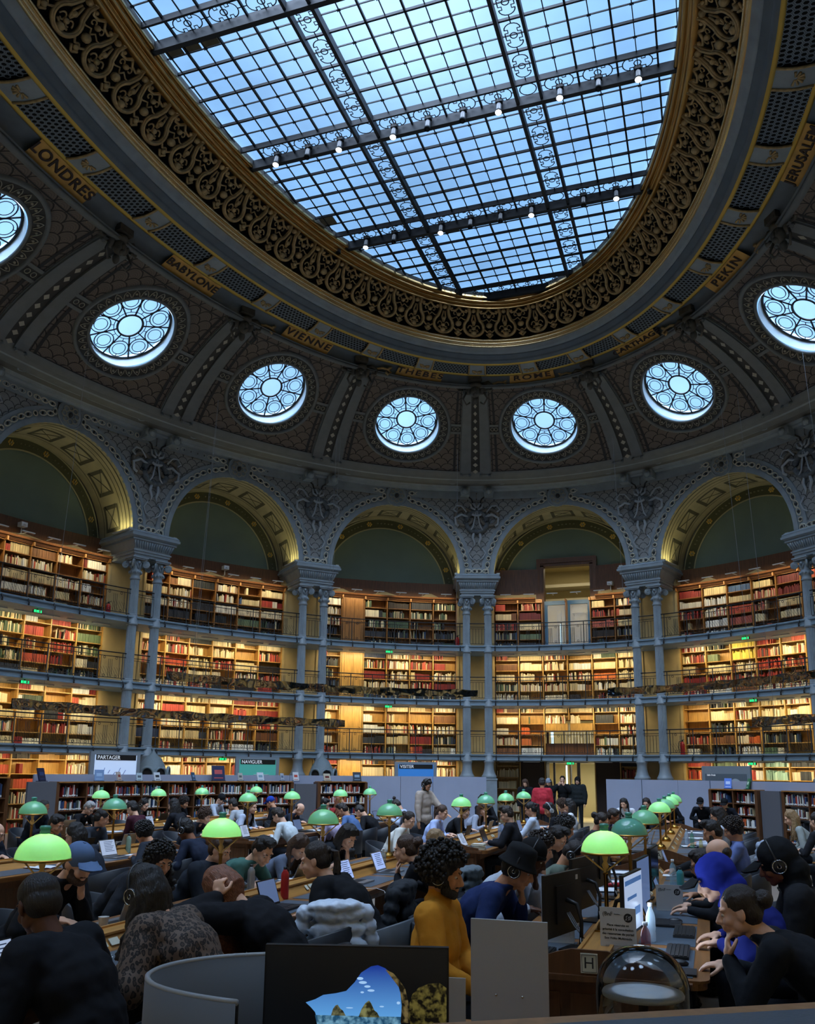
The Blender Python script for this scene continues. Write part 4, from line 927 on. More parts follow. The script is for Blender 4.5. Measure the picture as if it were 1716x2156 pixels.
# exit signs, extinguishers, small camera heads
GREEN=mat('exit_green',(0,.5,.15),.5,emit=(.02,.9,.25),es=1.3); WHITE=mat('white_plastic',srgb('d8dadb'),.45); REDP=mat('extinguisher_red',srgb('a01818'),.35); BLK=mat('black_plastic',srgb('141517'),.45)
for k,tier,u,lab in((-3,3,-.06,'green exit sign under the top gallery slab of the leftmost full arch'),(-3,2,-.09,'green exit sign under the second gallery slab of the leftmost full arch'),(-1,3,-.03,'green exit sign under the top gallery slab left of the doorway arch'),(-1,2,-.03,'green exit sign under the second gallery slab left of the doorway arch'),(1,3,.06,'green exit sign under the top gallery slab right of the doorway arch'),(1,2,.08,'green exit sign under the second gallery slab right of the doorway arch'),(-2,1,0,'green exit sign over the ground floor shelves behind the NAVIGUER screen'),(0,1,.03,'green exit sign over the ground floor doorway'),(1,1,.05,'green exit sign over the ground floor shelves behind the map panel')):
    F=frame(k+u,.05); e=empty('exit_sign',tuple(F[:3,3]+np.array([0,0,FL[tier]-.31])),math.atan2(F[1,0],F[0,0]),lab,'exit sign','green exit signs')
    mb=MB(); mb.box((0,0,0),(.27,.05,.085)); mb.box((0,0,.06),(.03,.03,.08)); mb.build('housing',BLK,e); mb=MB(); mb.box((0,-.028,0),(.25,.01,.07)); mb.build('green_panel',GREEN,e)
    mb=MB(); mb.box((.06,-.036,0),(.05,.006,.06)); mb.ell((-.05,-.036,.02),(.011,.004,.011),nu=8,nv=4); mb.tube([(-.05,-.036,.01),(-.06,-.036,-.01),(-.04,-.036,-.03)],.006,4); mb.tube([(-.06,-.036,-.01),(-.085,-.036,-.025)],.005,4); mb.tube([(-.075,-.036,.0),(-.03,-.036,.0)],.005,4); mb.build('pictogram',WHITE,e)
for k,tier,lab in((-3+.385,3,'red fire extinguisher on the top gallery beside the leftmost paired columns'),(.5+.11,1,'red fire extinguisher on the first gallery beside the columns right of the doorway arch'),(-.5-.105,3,'red fire extinguisher on the top gallery beside the columns left of the doorway arch')):
    F=frame(k,.9); e=empty('fire_extinguisher',tuple(F[:3,3]+np.array([0,0,FL[tier]])),math.atan2(F[1,0],F[0,0]),lab,'fire extinguisher','fire extinguishers')
    mb=MB(); mb.lathe([(.07,0),(.08,.02),(.08,.38),(.05,.46),(.02,.48)],n=14); mb.build('cylinder',REDP,e); mb=MB(); mb.lathe([(.03,.48),(.03,.54),(.001,.55)],n=10); mb.tube([(0,0,.53),(.08,-.02,.55)],.012,5); mb.tube([(0,0,.5),(-.1,-.03,.48),(-.12,-.05,.3),(-.1,-.06,.1)],.014,5); mb.build('valve_and_hose',BLK,e)
for k,lab in((-3-.04,'small white surveillance camera on the timber band of the leftmost full arch'),(-2+.06,'small white surveillance camera on the timber band of the second arch'),(.24,'small white surveillance camera beside the tall glass doorway')):
    F=frame(k,1.55); e=empty('surveillance_camera',tuple(F[:3,3]+np.array([0,0,9.0])),math.atan2(F[1,0],F[0,0]),lab,'camera','surveillance cameras'); mb=MB(); mb.tube([(0,.15,-.1),(0,-.1,-.1),(0,-.1,.1)],.02,6); mb.build('arm',WHITE,e); mb=MB(); mb.box((0,-.14,.16),(.2,.22,.14)); mb.lathe([(.05,-.02),(.045,0)],c=(0,-.26,.16),n=10); mb.build('housing',WHITE,e)
# ---------------------------------------------------------------- hanging mirror ribbons
def mirrormat():
    m=bpy.data.materials.new('rippled_mirror'); m.use_nodes=True; nt=m.node_tree; b=nt.nodes['Principled BSDF']; b.inputs['Metallic'].default_value=1; b.inputs['Roughness'].default_value=.06; b.inputs['Base Color'].default_value=(.24,.25,.27,1)
    tc=nt.nodes.new('ShaderNodeTexCoord'); nz=nt.nodes.new('ShaderNodeTexNoise'); nz.inputs['Scale'].default_value=1.1; nz.inputs['Detail'].default_value=2; nt.links.new(tc.outputs['Object'],nz.inputs[0]); bp=nt.nodes.new('ShaderNodeBump'); bp.inputs['Distance'].default_value=.5; bp.inputs['Strength'].default_value=.35; nt.links.new(nz.outputs[0],bp.inputs['Height']); nt.links.new(bp.outputs[0],b.inputs['Normal']); return m
MIRR=mirrormat()
for s0,s1,z,lab in((-3.38,-1.41,3.46,'long rippled mirror ribbon hanging across the left arches, lower one'),(-2.55,-.52,4.63,'long rippled mirror ribbon hanging across the left and centre arches, upper one'),(.36,2.3,4.62,'rippled mirror ribbon hanging right of the doorway arch, upper one'),(1.31,2.6,3.42,'rippled mirror ribbon hanging at the right edge, lower one')):
    q=np.linspace(s0,s1,int((s1-s0)*22)); hh=[.13+.02*math.sin(i*1.3) for i in range(len(q))]
    G=[]; 
    for zz,o in((-1,0),(1,0),(1,.03),(-1,.03),(-1,0)): G.append([E(a,-2+o+.03*math.sin(i*.9),z+zz*hh[i]) for i,a in enumerate(q)])
    mb=MB(); mb.grid(G,0,smooth=False); e=empty('mirror_ribbon',tuple(E(s0,-2,z))); org=E(s0,-2,z)
    me=mb.mesh('ribbon',MIRR); me.transform(Matrix.Translation(-Vector(org))); link(me,'ribbon',e)
    for i,a in enumerate(np.linspace(s0+.15,s1-.15,3)):
        mb=MB(); p=E(a,-2,z+.13)-org; p2=E(a,-2.6,13.6)-org; mb.tube([p,p2],.006,4,cap=False); mb.build('wire',mat('wire_steel',srgb('8a8f92'),.4,.6),e)
    tag(e,lab,'mirror ribbon','hanging mirror ribbons')
# ---------------------------------------------------------------- low partitions and bookcases standing in the ring
PART=mat('partition_lilac_grey',srgb('9aa3b8'),.6,var=.05,scale=1); PANELG=mat('case_end_grey',srgb('5a5c62'),.6); 
def arcwall(name,s0,s1,off,z0,z1,th,m,label,seams=0):
    n=max(4,int((s1-s0)*14)); q=np.linspace(s0,s1,n); o0=E(s0,off,0); mb=MB()
    G=[E(q,off,z0)-o0,E(q,off,z1)-o0,E(q,off+th,z1)-o0,E(q,off+th,z0)-o0,E(q,off,z0)-o0]; mb.grid(G,0,smooth=False)
    for i in(0,-1): mb.add([g[i] for g in G[:4]],[(0,1,2,3)],0)
    e=mb.build(name,m,loc=tuple(o0)); tag(e,label,'partition','low grey partitions'); return e
def runs(pre,edges,off,z,lab):
    for i in range(len(edges)-1): arcwall('partition_panel',edges[i],edges[i+1]-.004,off+(.02 if i%2 else 0),0,z,.05,PART,lab[i])
runs('a',[-3.3,-2.75,-2.25,-1.8,-1.33,-1.06,-.84,-.47],-2.5,1.71,['grey partition behind the low shelves, under the PARTAGER screen','grey partition behind the low shelves, left of the navy book display','grey partition behind the low shelves, under the NAVIGUER screen','grey partition behind the short low bookcase','wide lilac grey partition just right of the short low bookcase','lilac grey partition below the VISITER screen','lilac grey partition ending at the doorway columns'])
runs('b',[.40,.66,.92,1.15,1.5,1.9],-3,1.685,['lilac grey partition right of the doorway, behind the seated woman in white','lilac grey partition right of the doorway, behind the woman in a dark coat','lilac grey partition behind the men beside the lamps','lilac grey partition behind the right low bookcase','lilac grey partition at the right edge behind the case'])
r_=random.Random(3)
def lowcase(s0,s1,off,h,boards,nm,label,where):
    n=max(1,round((s1-s0)*BAY*.84/.86)); e=empty('low_bookcase',tuple(E(s0,off,0))); inv0=np.eye(4); inv0[:3,3]=-E(s0,off,0); car=MB(); top=MB()
    q=np.linspace(s0,s1,n*2+1); G=[E(q,o,z)-E(s0,off,0) for o,z in((off-.03,h-.03),(off-.03,h),(off+.36,h),(off+.36,h-.03),(off-.03,h-.03))]; top.grid(G,0,smooth=False)
    for i in(0,-1): top.add([g[i] for g in G[:4]],[(0,1,2,3)],0)
    bd=[MB() for _ in boards]
    for i in range(n+1):
        F=inv0@frame(s0+(s1-s0)*i/n,off); t=.04 if 0<i<n else .10; car.box((0,.17,h/2-.01),(t,.34,h-.03),0,F)
    for i in range(n):
        F0_=frame(s0+(s1-s0)*(i+.5)/n,off); F=inv0@F0_; a=E(s0+(s1-s0)*i/n,off); b=E(s0+(s1-s0)*(i+1)/n,off); wd=float(np.linalg.norm(b-a))-.04
        car.box((0,.33,h/2),(wd,.02,h-.04),0,F)
        for j,z in enumerate(boards):
            bd[j].box((0,.16,z-.012),(wd,.32,.024),0,F); hh=(boards[j+1] if j+1<len(boards) else h)-z-.05
            shelf_books(F0_,-wd/2+.02,wd/2-.02,z+.001,hh,'mixlow',r_,where=where,label=True,thin=1.0,fill=r_.choice([1,.75,.9,.6]),y=.02)
    car.build('carcass',OAKD,e); top.build('top',OAKH,e)
    for b in bd: b.build('shelf',OAKD,e)
    return tag(e,label,'bookcase','low bookcases standing in the room')
BD=[.12,.47,.82,1.15]
lowcase(-3.24,-1.83,-3,1.53,BD,'','long low oak bookcase in front of the grey partition, left half','low case by the far left tables')
lowcase(-1.65,-1.33,-3,1.53,BD,'','short low oak bookcase left of the wide lilac partition','short low case behind the lamps')
lowcase(1.20,1.53,-3.35,1.46,[.1,.42,.75,1.08],'','low oak bookcase at right, the farther of two','farther low case at the right')
lowcase(1.69,2.4,-3.2,1.46,[.1,.42,.75,1.08],'','low oak bookcase at right edge, the nearer of two','nearer low case at the right edge')
for s0,s1,off,z,lab in((-3.42,-3.27,-3.15,1.53,'dark grey end panel of the long low bookcase'),(1.545,1.68,-3.25,1.44,'dark grey curved panel between the two right low bookcases'),(-1.81,-1.67,-3.0,1.45,'dark grey panel between the long and the short low bookcase')):
    arcwall('end_panel',s0,s1,off,0,z,.06,PANELG,lab)
lowcase(-3.75,-3.44,-2.6,1.64,BD,'','oak bookcase at the left edge behind the bald reader','left edge case')
# info screens
def screen(s,off,w_,z0,z1,title,col,label,dark=False):
    F=frame(s,off); e=empty('information_screen',tuple(F[:3,3]),math.atan2(F[1,0],F[0,0]),label,'screen','information screens'); h=z1-z0; zc=(z0+z1)/2
    mb=MB(); mb.box((0,0,zc),(w_,.08,h)); 
    for sg in(-1,1): mb.box((sg*w_*.4,.03,z0/2),(.05,.04,z0))
    mb.build('frame',mat('screen_frame_grey',srgb('7d8890'),.5),e)
    if dark:
        mb=MB(); mb.box((0,-.045,zc-.1),(w_*.86,.01,h*.66)); mb.build('map_field',mat('map_dark_grey',srgb('5b6770'),.6),e)
        mb=MB(); n=28; mb.add([(w_*.2+.24*math.cos(a)*(1),-.053,z0+.12+.28*math.sin(a)) for a in np.linspace(0,PI,n)],[tuple(range(n))]); mb.build('map_outline',mat('map_white',srgb('a9b4bb'),.6),e)
    else:
        mb=MB(); mb.box((0,-.045,zc-.02),(w_*.84,.01,h*.84)); mb.build('display',mat('display_'+title,col,.4,emit=col,es=.55),e)
        mb=MB(); mb.box((0,-.055,z1-.16),(w_*.80,.01,.15)); mb.build('title_bar',BLK,e)
        if title=='PARTAGER':
            mb=MB(); 
            for i in range(5): mb.tube([(-w_*.25+i*.16,-.056,zc-.2+.05*(i%2)),(-w_*.22+i*.17,-.056,zc+.0-.06*(i%3))],.008,4)
            mb.build('display_drawing',mat('drawing_blue_grey',srgb('4a6488'),.6),e)
        if title=='NAVIGUER':
            mb=MB(); 
            for x0,x1,z in((-.15,.4,zc-.14),(.05,.5,zc-.22),(-.1,.2,zc-.22)): mb.tube([(x0,-.056,z),(x1,-.056,z)],.009,4)
            mb.build('display_lines',WHITE,e)
    text(title,.15 if not dark else .07,(-w_*.38,-.064,z1-.165 if not dark else z1-.27),(PI/2,0,0),mat('letter_white',srgb('e0e4e8'),.6,emit=(.8,.85,.9),es=.35),e,ext=.003,align='LEFT')
    return e
screen(-2.83,-2.15,1.62,1.45,2.33,'PARTAGER',srgb('b8cbe6'),'information screen headed PARTAGER at the left')
screen(-1.98,-2.15,1.55,1.45,2.28,'NAVIGUER',srgb('3f8f86'),'green information screen headed NAVIGUER')
screen(-.94,-2.05,1.50,1.45,2.20,'VISITER',srgb('2f6fb4'),'blue information screen headed VISITER')
screen(1.17,-2.35,1.72,1.35,2.12,'Salle Ovale',(.2,.2,.2),'grey panel with a pale round map above the right partition',dark=True)
# books on show along the tops of the low cases
def showbook(s,off,z,w_,h,cols,label,tilt=.3,yaw=0):
    F=frame(s,off); e=empty('display_book',tuple(F[:3,3]+np.array([0,0,z])),math.atan2(F[1,0],F[0,0])+yaw,label,'book','books on show along the low cases'); R=np.array(Matrix.Rotation(-tilt,4,'X'))
    mb=MB(); mb.box((0,.02,h/2+.02),(w_,.025,h),0,R); mb.build('cover',mat('showcover_'+cols[0],srgb(cols[0]),.35),e)
    mb=MB(); mb.box((0,.0065,h*.62),(w_*.6,.004,h*.28),0,R); mb.box((0,.0065,h*.22),(w_*.7,.004,h*.06),0,R); mb.build('cover_picture',mat('showpic_'+cols[1],srgb(cols[1]),.4),e)
    mb=MB(); mb.box((0,.04,.01),(w_*1.05,.14,.015)); mb.build('stand',BLK,e)
def s_at(px,off):  # precomputed positions
    return px
for s,w_,h,c,l,yw in((-3.30,.28,.33,('1c2440','27406b'),'dark blue book on show at the left end of the low shelves',.3),(-3.0,.24,.30,('5f7fa8','86a4c4'),'pale blue leaning book on show left on the low shelves',-.5),(-2.88,.2,.25,('b9b2ac','8a4a44'),'white and red booklet on show under the PARTAGER screen',.4),(-2.77,.16,.22,('9fb2bb','4c5860'),'small pale grey booklet on show left of the column foot',-.3),(-2.66,.24,.24,('c3ced6','2b3138'),'white book with black drawing on show by the stone vent',.2),(-2.44,.16,.25,('31506e','6f8fae'),'small blue leaning book on show beside the stone vent',.4),(-2.29,.40,.46,('20264a','b04a4a'),'large navy poster book on show, biggest on the low shelves',-.2),(-2.15,.16,.24,('a9aca6','585c5c'),'small grey booklet on show right of the navy book',.0),(-2.02,.24,.26,('c8d3da','7ba0b0'),'white illustrated book on show before the NAVIGUER screen',.1),(-1.88,.12,.24,('9aa4b0','50607c'),'thin blue and white booklet right of the NAVIGUER screen',.0),(-1.85+.06,.20,.28,('c2c8cc','b4463a'),'white book with red disc on show at the right end of the long low shelves',.0),(-1.58,.26,.24,('bfb9a4','6a2f2c'),'cream book with dark edge on show on the short low case',.2),(-1.38,.28,.30,('2a3440','7f9bb0'),'dark blue illustrated book on show on the short low case',-.1)):
    showbook(s,-2.85,1.53,w_,h,c,l,yaw=yw)
showbook(1.29,-3.1,1.46,.2,.3,('3d6fd0','b8cdf0'),'bright blue leaflet on show on the right low bookcase',yaw=.5); showbook(1.42,-3.1,1.46,.2,.3,('2f7a50','cfe3d2'),'green leaflet on show on the right low bookcase',yaw=-.5)
# stone hot air vents with round mouths at two column feet
STONE=mat('vent_cast_iron_grey',srgb('7b8a90'),.6,bump=.6,scale=30)
for k,lab in((-3,'sculpted grey hot-air vent with round mouths at the left column pair'),(-2,'sculpted grey hot-air vent with round mouths at the second column pair')):
    F=frame(k+.5+.035,-.75); e=empty('hot_air_vent',tuple(F[:3,3]),math.atan2(F[1,0],F[0,0]),lab,'vent','sculpted vents'); mb=MB()
    mb.lathe([(.5,0),(.5,.3),(.42,.35),(.42,1.45),(.48,1.5),(.46,1.7),(.36,2.0),(.24,2.2),(.12,2.3),(.05,2.38),(.03,2.46)],n=20); mb.build('body',STONE,e)
    for a in(-.85,.0,.85):
        c=np.array([.36*math.sin(a),-.36*math.cos(a),1.72]); d=np.array([math.sin(a),-math.cos(a),.05]); u=np.array([math.cos(a),math.sin(a),0]); mb=MB()
        mb.tube([c+.12*d+.19*(u*math.cos(t_)+np.array([0,0,1])*math.sin(t_)) for t_ in np.linspace(0,2*PI,20,endpoint=False)],.045,8,closed=True); o=mb.build('mouth_ring',STONE,e)
        mb=MB(); n=20; mb.add([c+.10*d+.18*(u*math.cos(t_)+np.array([0,0,1])*math.sin(t_)) for t_ in np.linspace(0,2*PI,n,endpoint=False)],[tuple(range(n))]); mb.build('mouth_grille',IRON,e)
# ---------------------------------------------------------------- reading tables
LEATH=mat('desk_leather_blue_grey',srgb('47535f'),.45,bump=.1,scale=60); SPINE=mat('oak_rail_bright',srgb('a9793c'),.35,var=.25,scale=3,wood=True,stretch=(9,.6,9)); PLATEW=mat('letter_plate_cream',srgb('c9c7b4'),.5); TBLK=mat('letter_black',(.01,.01,.01),.5)
TABLEOAK=mat('table_oak',srgb('7d5228'),.38,var=.25,scale=3,wood=True,stretch=(9,.6,9))
def table(X,Y0,Y1,letter,label,nseat):
    e=empty('reading_table',(X,Y0,0),0,label,'table','long oak reading tables'); L_=Y1-Y0; HWd=.64
    mb=MB()
    # top with rounded corners
    c=.08; pts=[]
    for cx,cy,a0 in((HWd-c,L_-c,0),(-HWd+c,L_-c,PI/2),(-HWd+c,c,PI),(HWd-c,c,1.5*PI)):
        for a in np.linspace(a0,a0+PI/2,5): pts.append((cx+c*math.cos(a),cy+c*math.sin(a)))
    n=len(pts)
    for zs,ins in(((.70,.735),.015),((.735,.75),0)):
        v=[(x*(1-ins/HWd),y,z) for z in zs for x,y in pts]; mb.add(v,[(i,(i+1)%n,n+(i+1)%n,n+i) for i in range(n)]+[tuple(range(n,2*n)),tuple(range(n))[::-1]],0)
    mb.build('table_top',TABLEOAK,e)
    mb=MB(); pw=L_/nseat
    for i in range(nseat):
        for sg in(-1,1): mb.box((sg*.37,(i+.5)*pw,.7515),(.36,pw-.12,.003))
    mb.build('leather_inlay',LEATH,e)
    mb=MB(); v=np.array([(-.15,.04,.75),(-.075,.04,.83),(.075,.04,.83),(.15,.04,.75)]); w2=v.copy(); w2[:,1]=L_-.04; mb.add(np.vstack([v,w2]),[(0,1,2,3)[::-1],(4,5,6,7),(0,4,5,1),(1,5,6,2),(2,6,7,3)],0)
    for sg in(-1,1): mb.box((sg*.085,L_/2,.835),(.022,L_-.1,.014))
    mb.build('centre_rail',SPINE,e)
    mb=MB()
    for i in range(nseat):
        for sg in(-1,1):
            R=np.array(Matrix.Translation((sg*.125,(i+.5)*pw,.79))@Matrix.Rotation(sg*.82,4,'Y')); mb.box((0,0,0),(.05,.05,.004),0,R); mb.box((0,.10,0),(.05,.09,.006),0,R)
    mb.build('seat_plate',PLATEW,e)
    # end boards, shaped like a low gable, with the letter plate
    for yy,nm in((0,'near'),(L_,'far')):
        mb=MB(); prof=[(-.50,.735),(-.50,.775),(-.34,.80),(-.18,.855),(-.1,.875),(.1,.875),(.18,.855),(.34,.80),(.50,.775),(.50,.735)]; dy=-.025 if nm=='near' else .025
        v=[(x,yy+dy*s_,z) for s_ in(0,1) for x,z in prof]; k_=len(prof); mb.add(v,[tuple(range(k_)),tuple(range(k_,2*k_))[::-1]]+[(i,(i+1)%k_,k_+(i+1)%k_,k_+i) for i in range(k_)],0)
        mb.box((0,yy+dy,.725),(1.1,.05,.03)); mb.build('end_board',OAKD,e)
        mb=MB(); mb.box((0,yy+(.07 if nm=='near' else -.07),.36),(.9,.06,.70)); 
        for x in(-.3,0,.3): mb.box((x,yy+(.035 if nm=='near' else -.035),.38),(.24,.02,.5))
        mb.box((0,yy+(.05 if nm=='near' else -.05),.06),(.96,.12,.12)); mb.build('end_pedestal',OAKD,e)
    mb=MB(); mb.box((0,L_/2,.66),(1.0,L_-.2,.09)); mb.build('apron',OAKD,e)
    if L_>3:
        for yy in(L_*.33,L_*.66):
            mb=MB(); mb.box((0,yy,.32),(.8,.08,.64)); mb.build('pedestal',OAKD,e)
    if letter:
        p=empty('letter_plate',(0,-.028,.805)); p.parent=e; mb=MB(); mb.box((0,0,0),(.095,.008,.105)); mb.build('plate',PLATEW,p)
        mb=MB(); 
        for a,b in(((-.04,-.045),(.04,-.045)),((-.04,.045),(.04,.045)),((-.04,-.045),(-.04,.045)),((.04,-.045),(.04,.045))): mb.box(((a[0]+b[0])/2,-.005,(a[1]+b[1])/2),(abs(a[0]-b[0])+.002,.002,abs(a[1]-b[1])+.002))
        mb.build('plate_border',TBLK,p); text(letter,.085,(0,-.006,0),(PI/2,0,0),TBLK,p)
    return e
ROWX=[4.33,1.30,-2.50,-5.50]
table(4.33,-8.80,-3.15,'H','long reading table marked H at its near end',6); table(1.30,-10.75,-2.95,'G','long reading table left of table H, nearest part',8); table(-2.50,-7.7,-3.0,'F','long reading table with a bald reader at the left',5)
table(4.33,-1.62,5.0,'A','far reading table marked A at its near end',7); table(1.30,-1.35,5.4,'B','far reading table behind the table with the redhead',7); table(-2.50,-1.25,6.2,'C','far reading table in the left middle',7); table(-5.50,-1.23,6.2,'D','far reading table marked D before the low shelves',7)
# ---------------------------------------------------------------- green glass lamps
def shademat(name,base,tr,rough=.18,coat=.35,tw=.5):
    m=bpy.data.materials.new(name); m.use_nodes=True; nt=m.node_tree; L_=nt.links; b=nt.nodes['Principled BSDF']; b.inputs['Base Color'].default_value=(*base,1); b.inputs['Roughness'].default_value=.3; b.inputs['Coat Weight'].default_value=1; b.inputs['Coat Roughness'].default_value=.04
    t=nt.nodes.new('ShaderNodeBsdfTranslucent'); t.inputs[0].default_value=(*tr,1); mx=nt.nodes.new('ShaderNodeMixShader'); mx.inputs[0].default_value=tw; L_.new(b.outputs[0],mx.inputs[1]); L_.new(t.outputs[0],mx.inputs[2]); L_.new(mx.outputs[0],nt.nodes['Material Output'].inputs[0]); return m
SHL=shademat('shade_green_glass',srgb('74c8ba'),(.115,.37,.155)); BRASLIT=mat('lamp_brass_bulb_lit',srgb('f2d48a'),.4,.0); BRASS=mat('lamp_brass',srgb('a8803f'),.28,1,var=.15,scale=8)  # arms and fitting: bulb's light on the brass put into a paler colour
def lamp(X,Y,power,label):
    e=empty('reading_lamp',(X,Y,.82),0,label,'lamp','green domed reading lamps')
    mb=MB(); mb.box((0,0,.010),(.15,.15,.02)); mb.lathe([(.07,.02),(.068,.035),(.055,.06),(.035,.075),(.02,.085)],n=20); mb.build('base',BRASS,e)
    mb=MB(); mb.lathe([(.018,.08),(.018,.10),(.0145,.11),(.0145,.36),(.019,.37),(.019,.38)],n=16,flute=.08); mb.build('pole',BRASS,e)
    mb=MB(); mb.lathe([(.014,.38),(.010,.395),(.018,.41),(.024,.43),(.012,.45),(.018,.47),(.02,.485),(.01,.50),(.008,.64)],n=16); mb.build('fitting',BRASLIT,e)
    for a in(0,PI): 
        mb=MB(); mb.tube([(.012*math.cos(a),0,.392),(.15*math.cos(a),0,.502)],.0058,6); mb.build('arm',BRASLIT,e)
    mb=MB(); R=.158; prof=[(R,.505),(R+.002,.512)]+[(R*math.cos(t_),.512+.142*math.sin(t_)) for t_ in np.linspace(.05,PI/2-.16,14)]+[(.022,.657)]; mb.lathe(prof+[(.0,.657)],n=40); mb.build('shade',SHL,e)
    mb=MB(); mb.lathe([(R+.003,.500),(R+.005,.506),(R+.002,.514)],n=40); mb.build('rim',BRASS,e)
    mb=MB(); mb.lathe([(.030,.655),(.03,.668),(.026,.672),(.030,.68),(.034,.69),(.026,.70),(0,.703)],n=20); mb.build('finial',SHL,e)
    point('bulb',(X,Y,.82+.545),power*2.2,(1,.80,.42),.02)
    return e
LP=[(4.33,-7.87,4.5,'lit green lamp nearest on table H, before the H sign'),(4.33,-5.95,0.12,'dim teal lamp second on table H'),(4.33,-4.03,0.6,'half-lit teal lamp third on table H'),
(4.33,-.96,3,'lit green lamp first on table A'),(4.33,.6,0.8,'teal green lamp second on table A'),(4.33,2.35,2.4,'pale green lamp third on table A'),(4.33,4.17,2.0,'small green lamp farthest on table A'),
(1.30,-9.75,3.6,'big lit green lamp at the left edge with brass pole'),(1.30,-7.73,4,'big lit green lamp between the curly-haired reader and the redhead'),(1.30,-5.75,0.8,'large teal lamp behind the ponytail reader'),(1.30,-3.78,0.7,'teal lamp in the centre beside the bob-haired reader'),
(1.30,-.46,2.8,'green lamp before the man standing in a beige sweater'),(1.30,1.16,0.65,'teal lamp before the person in red'),(1.30,2.77,2.0,'green lamp right of the person in red'),(1.30,4.5,1.5,'small green lamp left of the doorway visitors'),
(-2.5,-5.55,0.65,'teal lamp at the left edge over the bald head'),(-2.5,-4.04,0.5,'teal lamp before the long low shelves at left'),(-2.5,-.42,1.7,'green lamp in the left middle beside the woman with long dark hair'),(-2.5,1.28,2.2,'green lamp before the short low bookcase panel'),(-2.5,3.62,2.4,'small green lamp before the short low bookcase'),(-2.5,5.37,1.6,'small green lamp at the edge of the lilac partition'),
(-5.5,-.45,2.8,'green lamp over the grey-haired reader at left'),(-5.5,1.34,2.8,'green lamp left of the stone vent'),(-5.5,2.96,2.8,'small green lamp left of the white cap reader'),(-5.5,5.42,2.2,'smallest green lamp by the blue cap reader')]
for a in LP: lamp(*a)
def unit_book():
    mb=MB(); t=.06; n=5
    # cover: spine slightly rounded, boards, open fore edge and page block
    a=np.linspace(-PI/2,PI/2,n); sp=[(.5+.5*math.sin(x),.06-.06*math.cos(x)) for x in a]
    pts=sp+[(1,1),(.88,1),(.88,.09),(.12,.09),(.12,1),(0,1)]
    m=len(pts); v=[(x,y,z) for z in(0,1) for x,y in pts]; f=[(i,(i+1)%m,m+(i+1)%m,m+i) for i in range(m)]
    mb.add(v,f,0); mb.add([(x,y,z) for z in(0,1) for x,y in sp+[(.88,.09),(.12,.09)]],[tuple(range(n+2))[::-1],tuple(range(n+2,2*n+4))],0)
    for x0 in(0,.88): mb.add([(x0,.0+.06,z) for z in(0,1)]+[(x0+.12,.06,z) for z in(0,1)]+[(x0,1,z) for z in(0,1)]+[(x0+.12,1,z) for z in(0,1)],[(0,2,6,4),(1,5,7,3)],0)
    mb.box((.5,.53,.5),(.76,.86,.96),1)
    return mb.mesh('book',[BOBJ,PAGES])
UB=unit_book()
def unit_book_label():
    me=UB.copy(); return me
sc_=book_proj(); order=sorted(range(len(BOOKS)),key=lambda i:-sc_[i]); top300=set(order[:296])
mbm=MB(); CN={'cream':'cream','white':'white','red':'red','pink':'pinkish','dark':'black','green':'green','brown':'brown','yellow':'yellow','blue':'blue','teal':'pale teal','orange':'orange','maroon':'maroon'}
labm=MB()
for i,b in enumerate(BOOKS):
    F,x,z,w_,h,d,y,c,lean,where,cn,lab=b
    v=bookverts(b)
    if lab: 
        q=[(x-.0,y-.004,z+h*.06),(x+w_,y-.004,z+h*.06),(x+w_,y-.004,z+h*.2),(x,y-.004,z+h*.2)]; labm.add(np.array(q)@F[:3,:3].T+F[:3,3],[(0,1,2,3)],0)
    if i in top300:
        o=link(UB,'book'); M=np.eye(4); M[:3,:3]=F[:3,:3]; L_=math.tan(lean)*h
        S_=np.array([[w_,0,L_,x],[0,d,0,y],[0,0,h,z],[0,0,0,1]]); o.matrix_world=Matrix((F@S_).tolist()); o.color=(*c,1)
        tag(o,'%s book upright in the row, %s'%(CN[cn],where),'book','%s books, %s'%(CN[cn],where))
    else:
        mbm.add(v,[(0,4,5,1),(1,5,7,3),(0,1,3,2),(4,6,7,5)],0,col=c)
o=mbm.build('book_rows',BMAT); tag(o,'rows of books filling the wall bookcases and low shelves of the room','books',kind='stuff')
if labm.n: o=labm.build('spine_labels',LABW); tag(o,'white shelfmark labels along the spines on the low bookcases','label',kind='stuff')
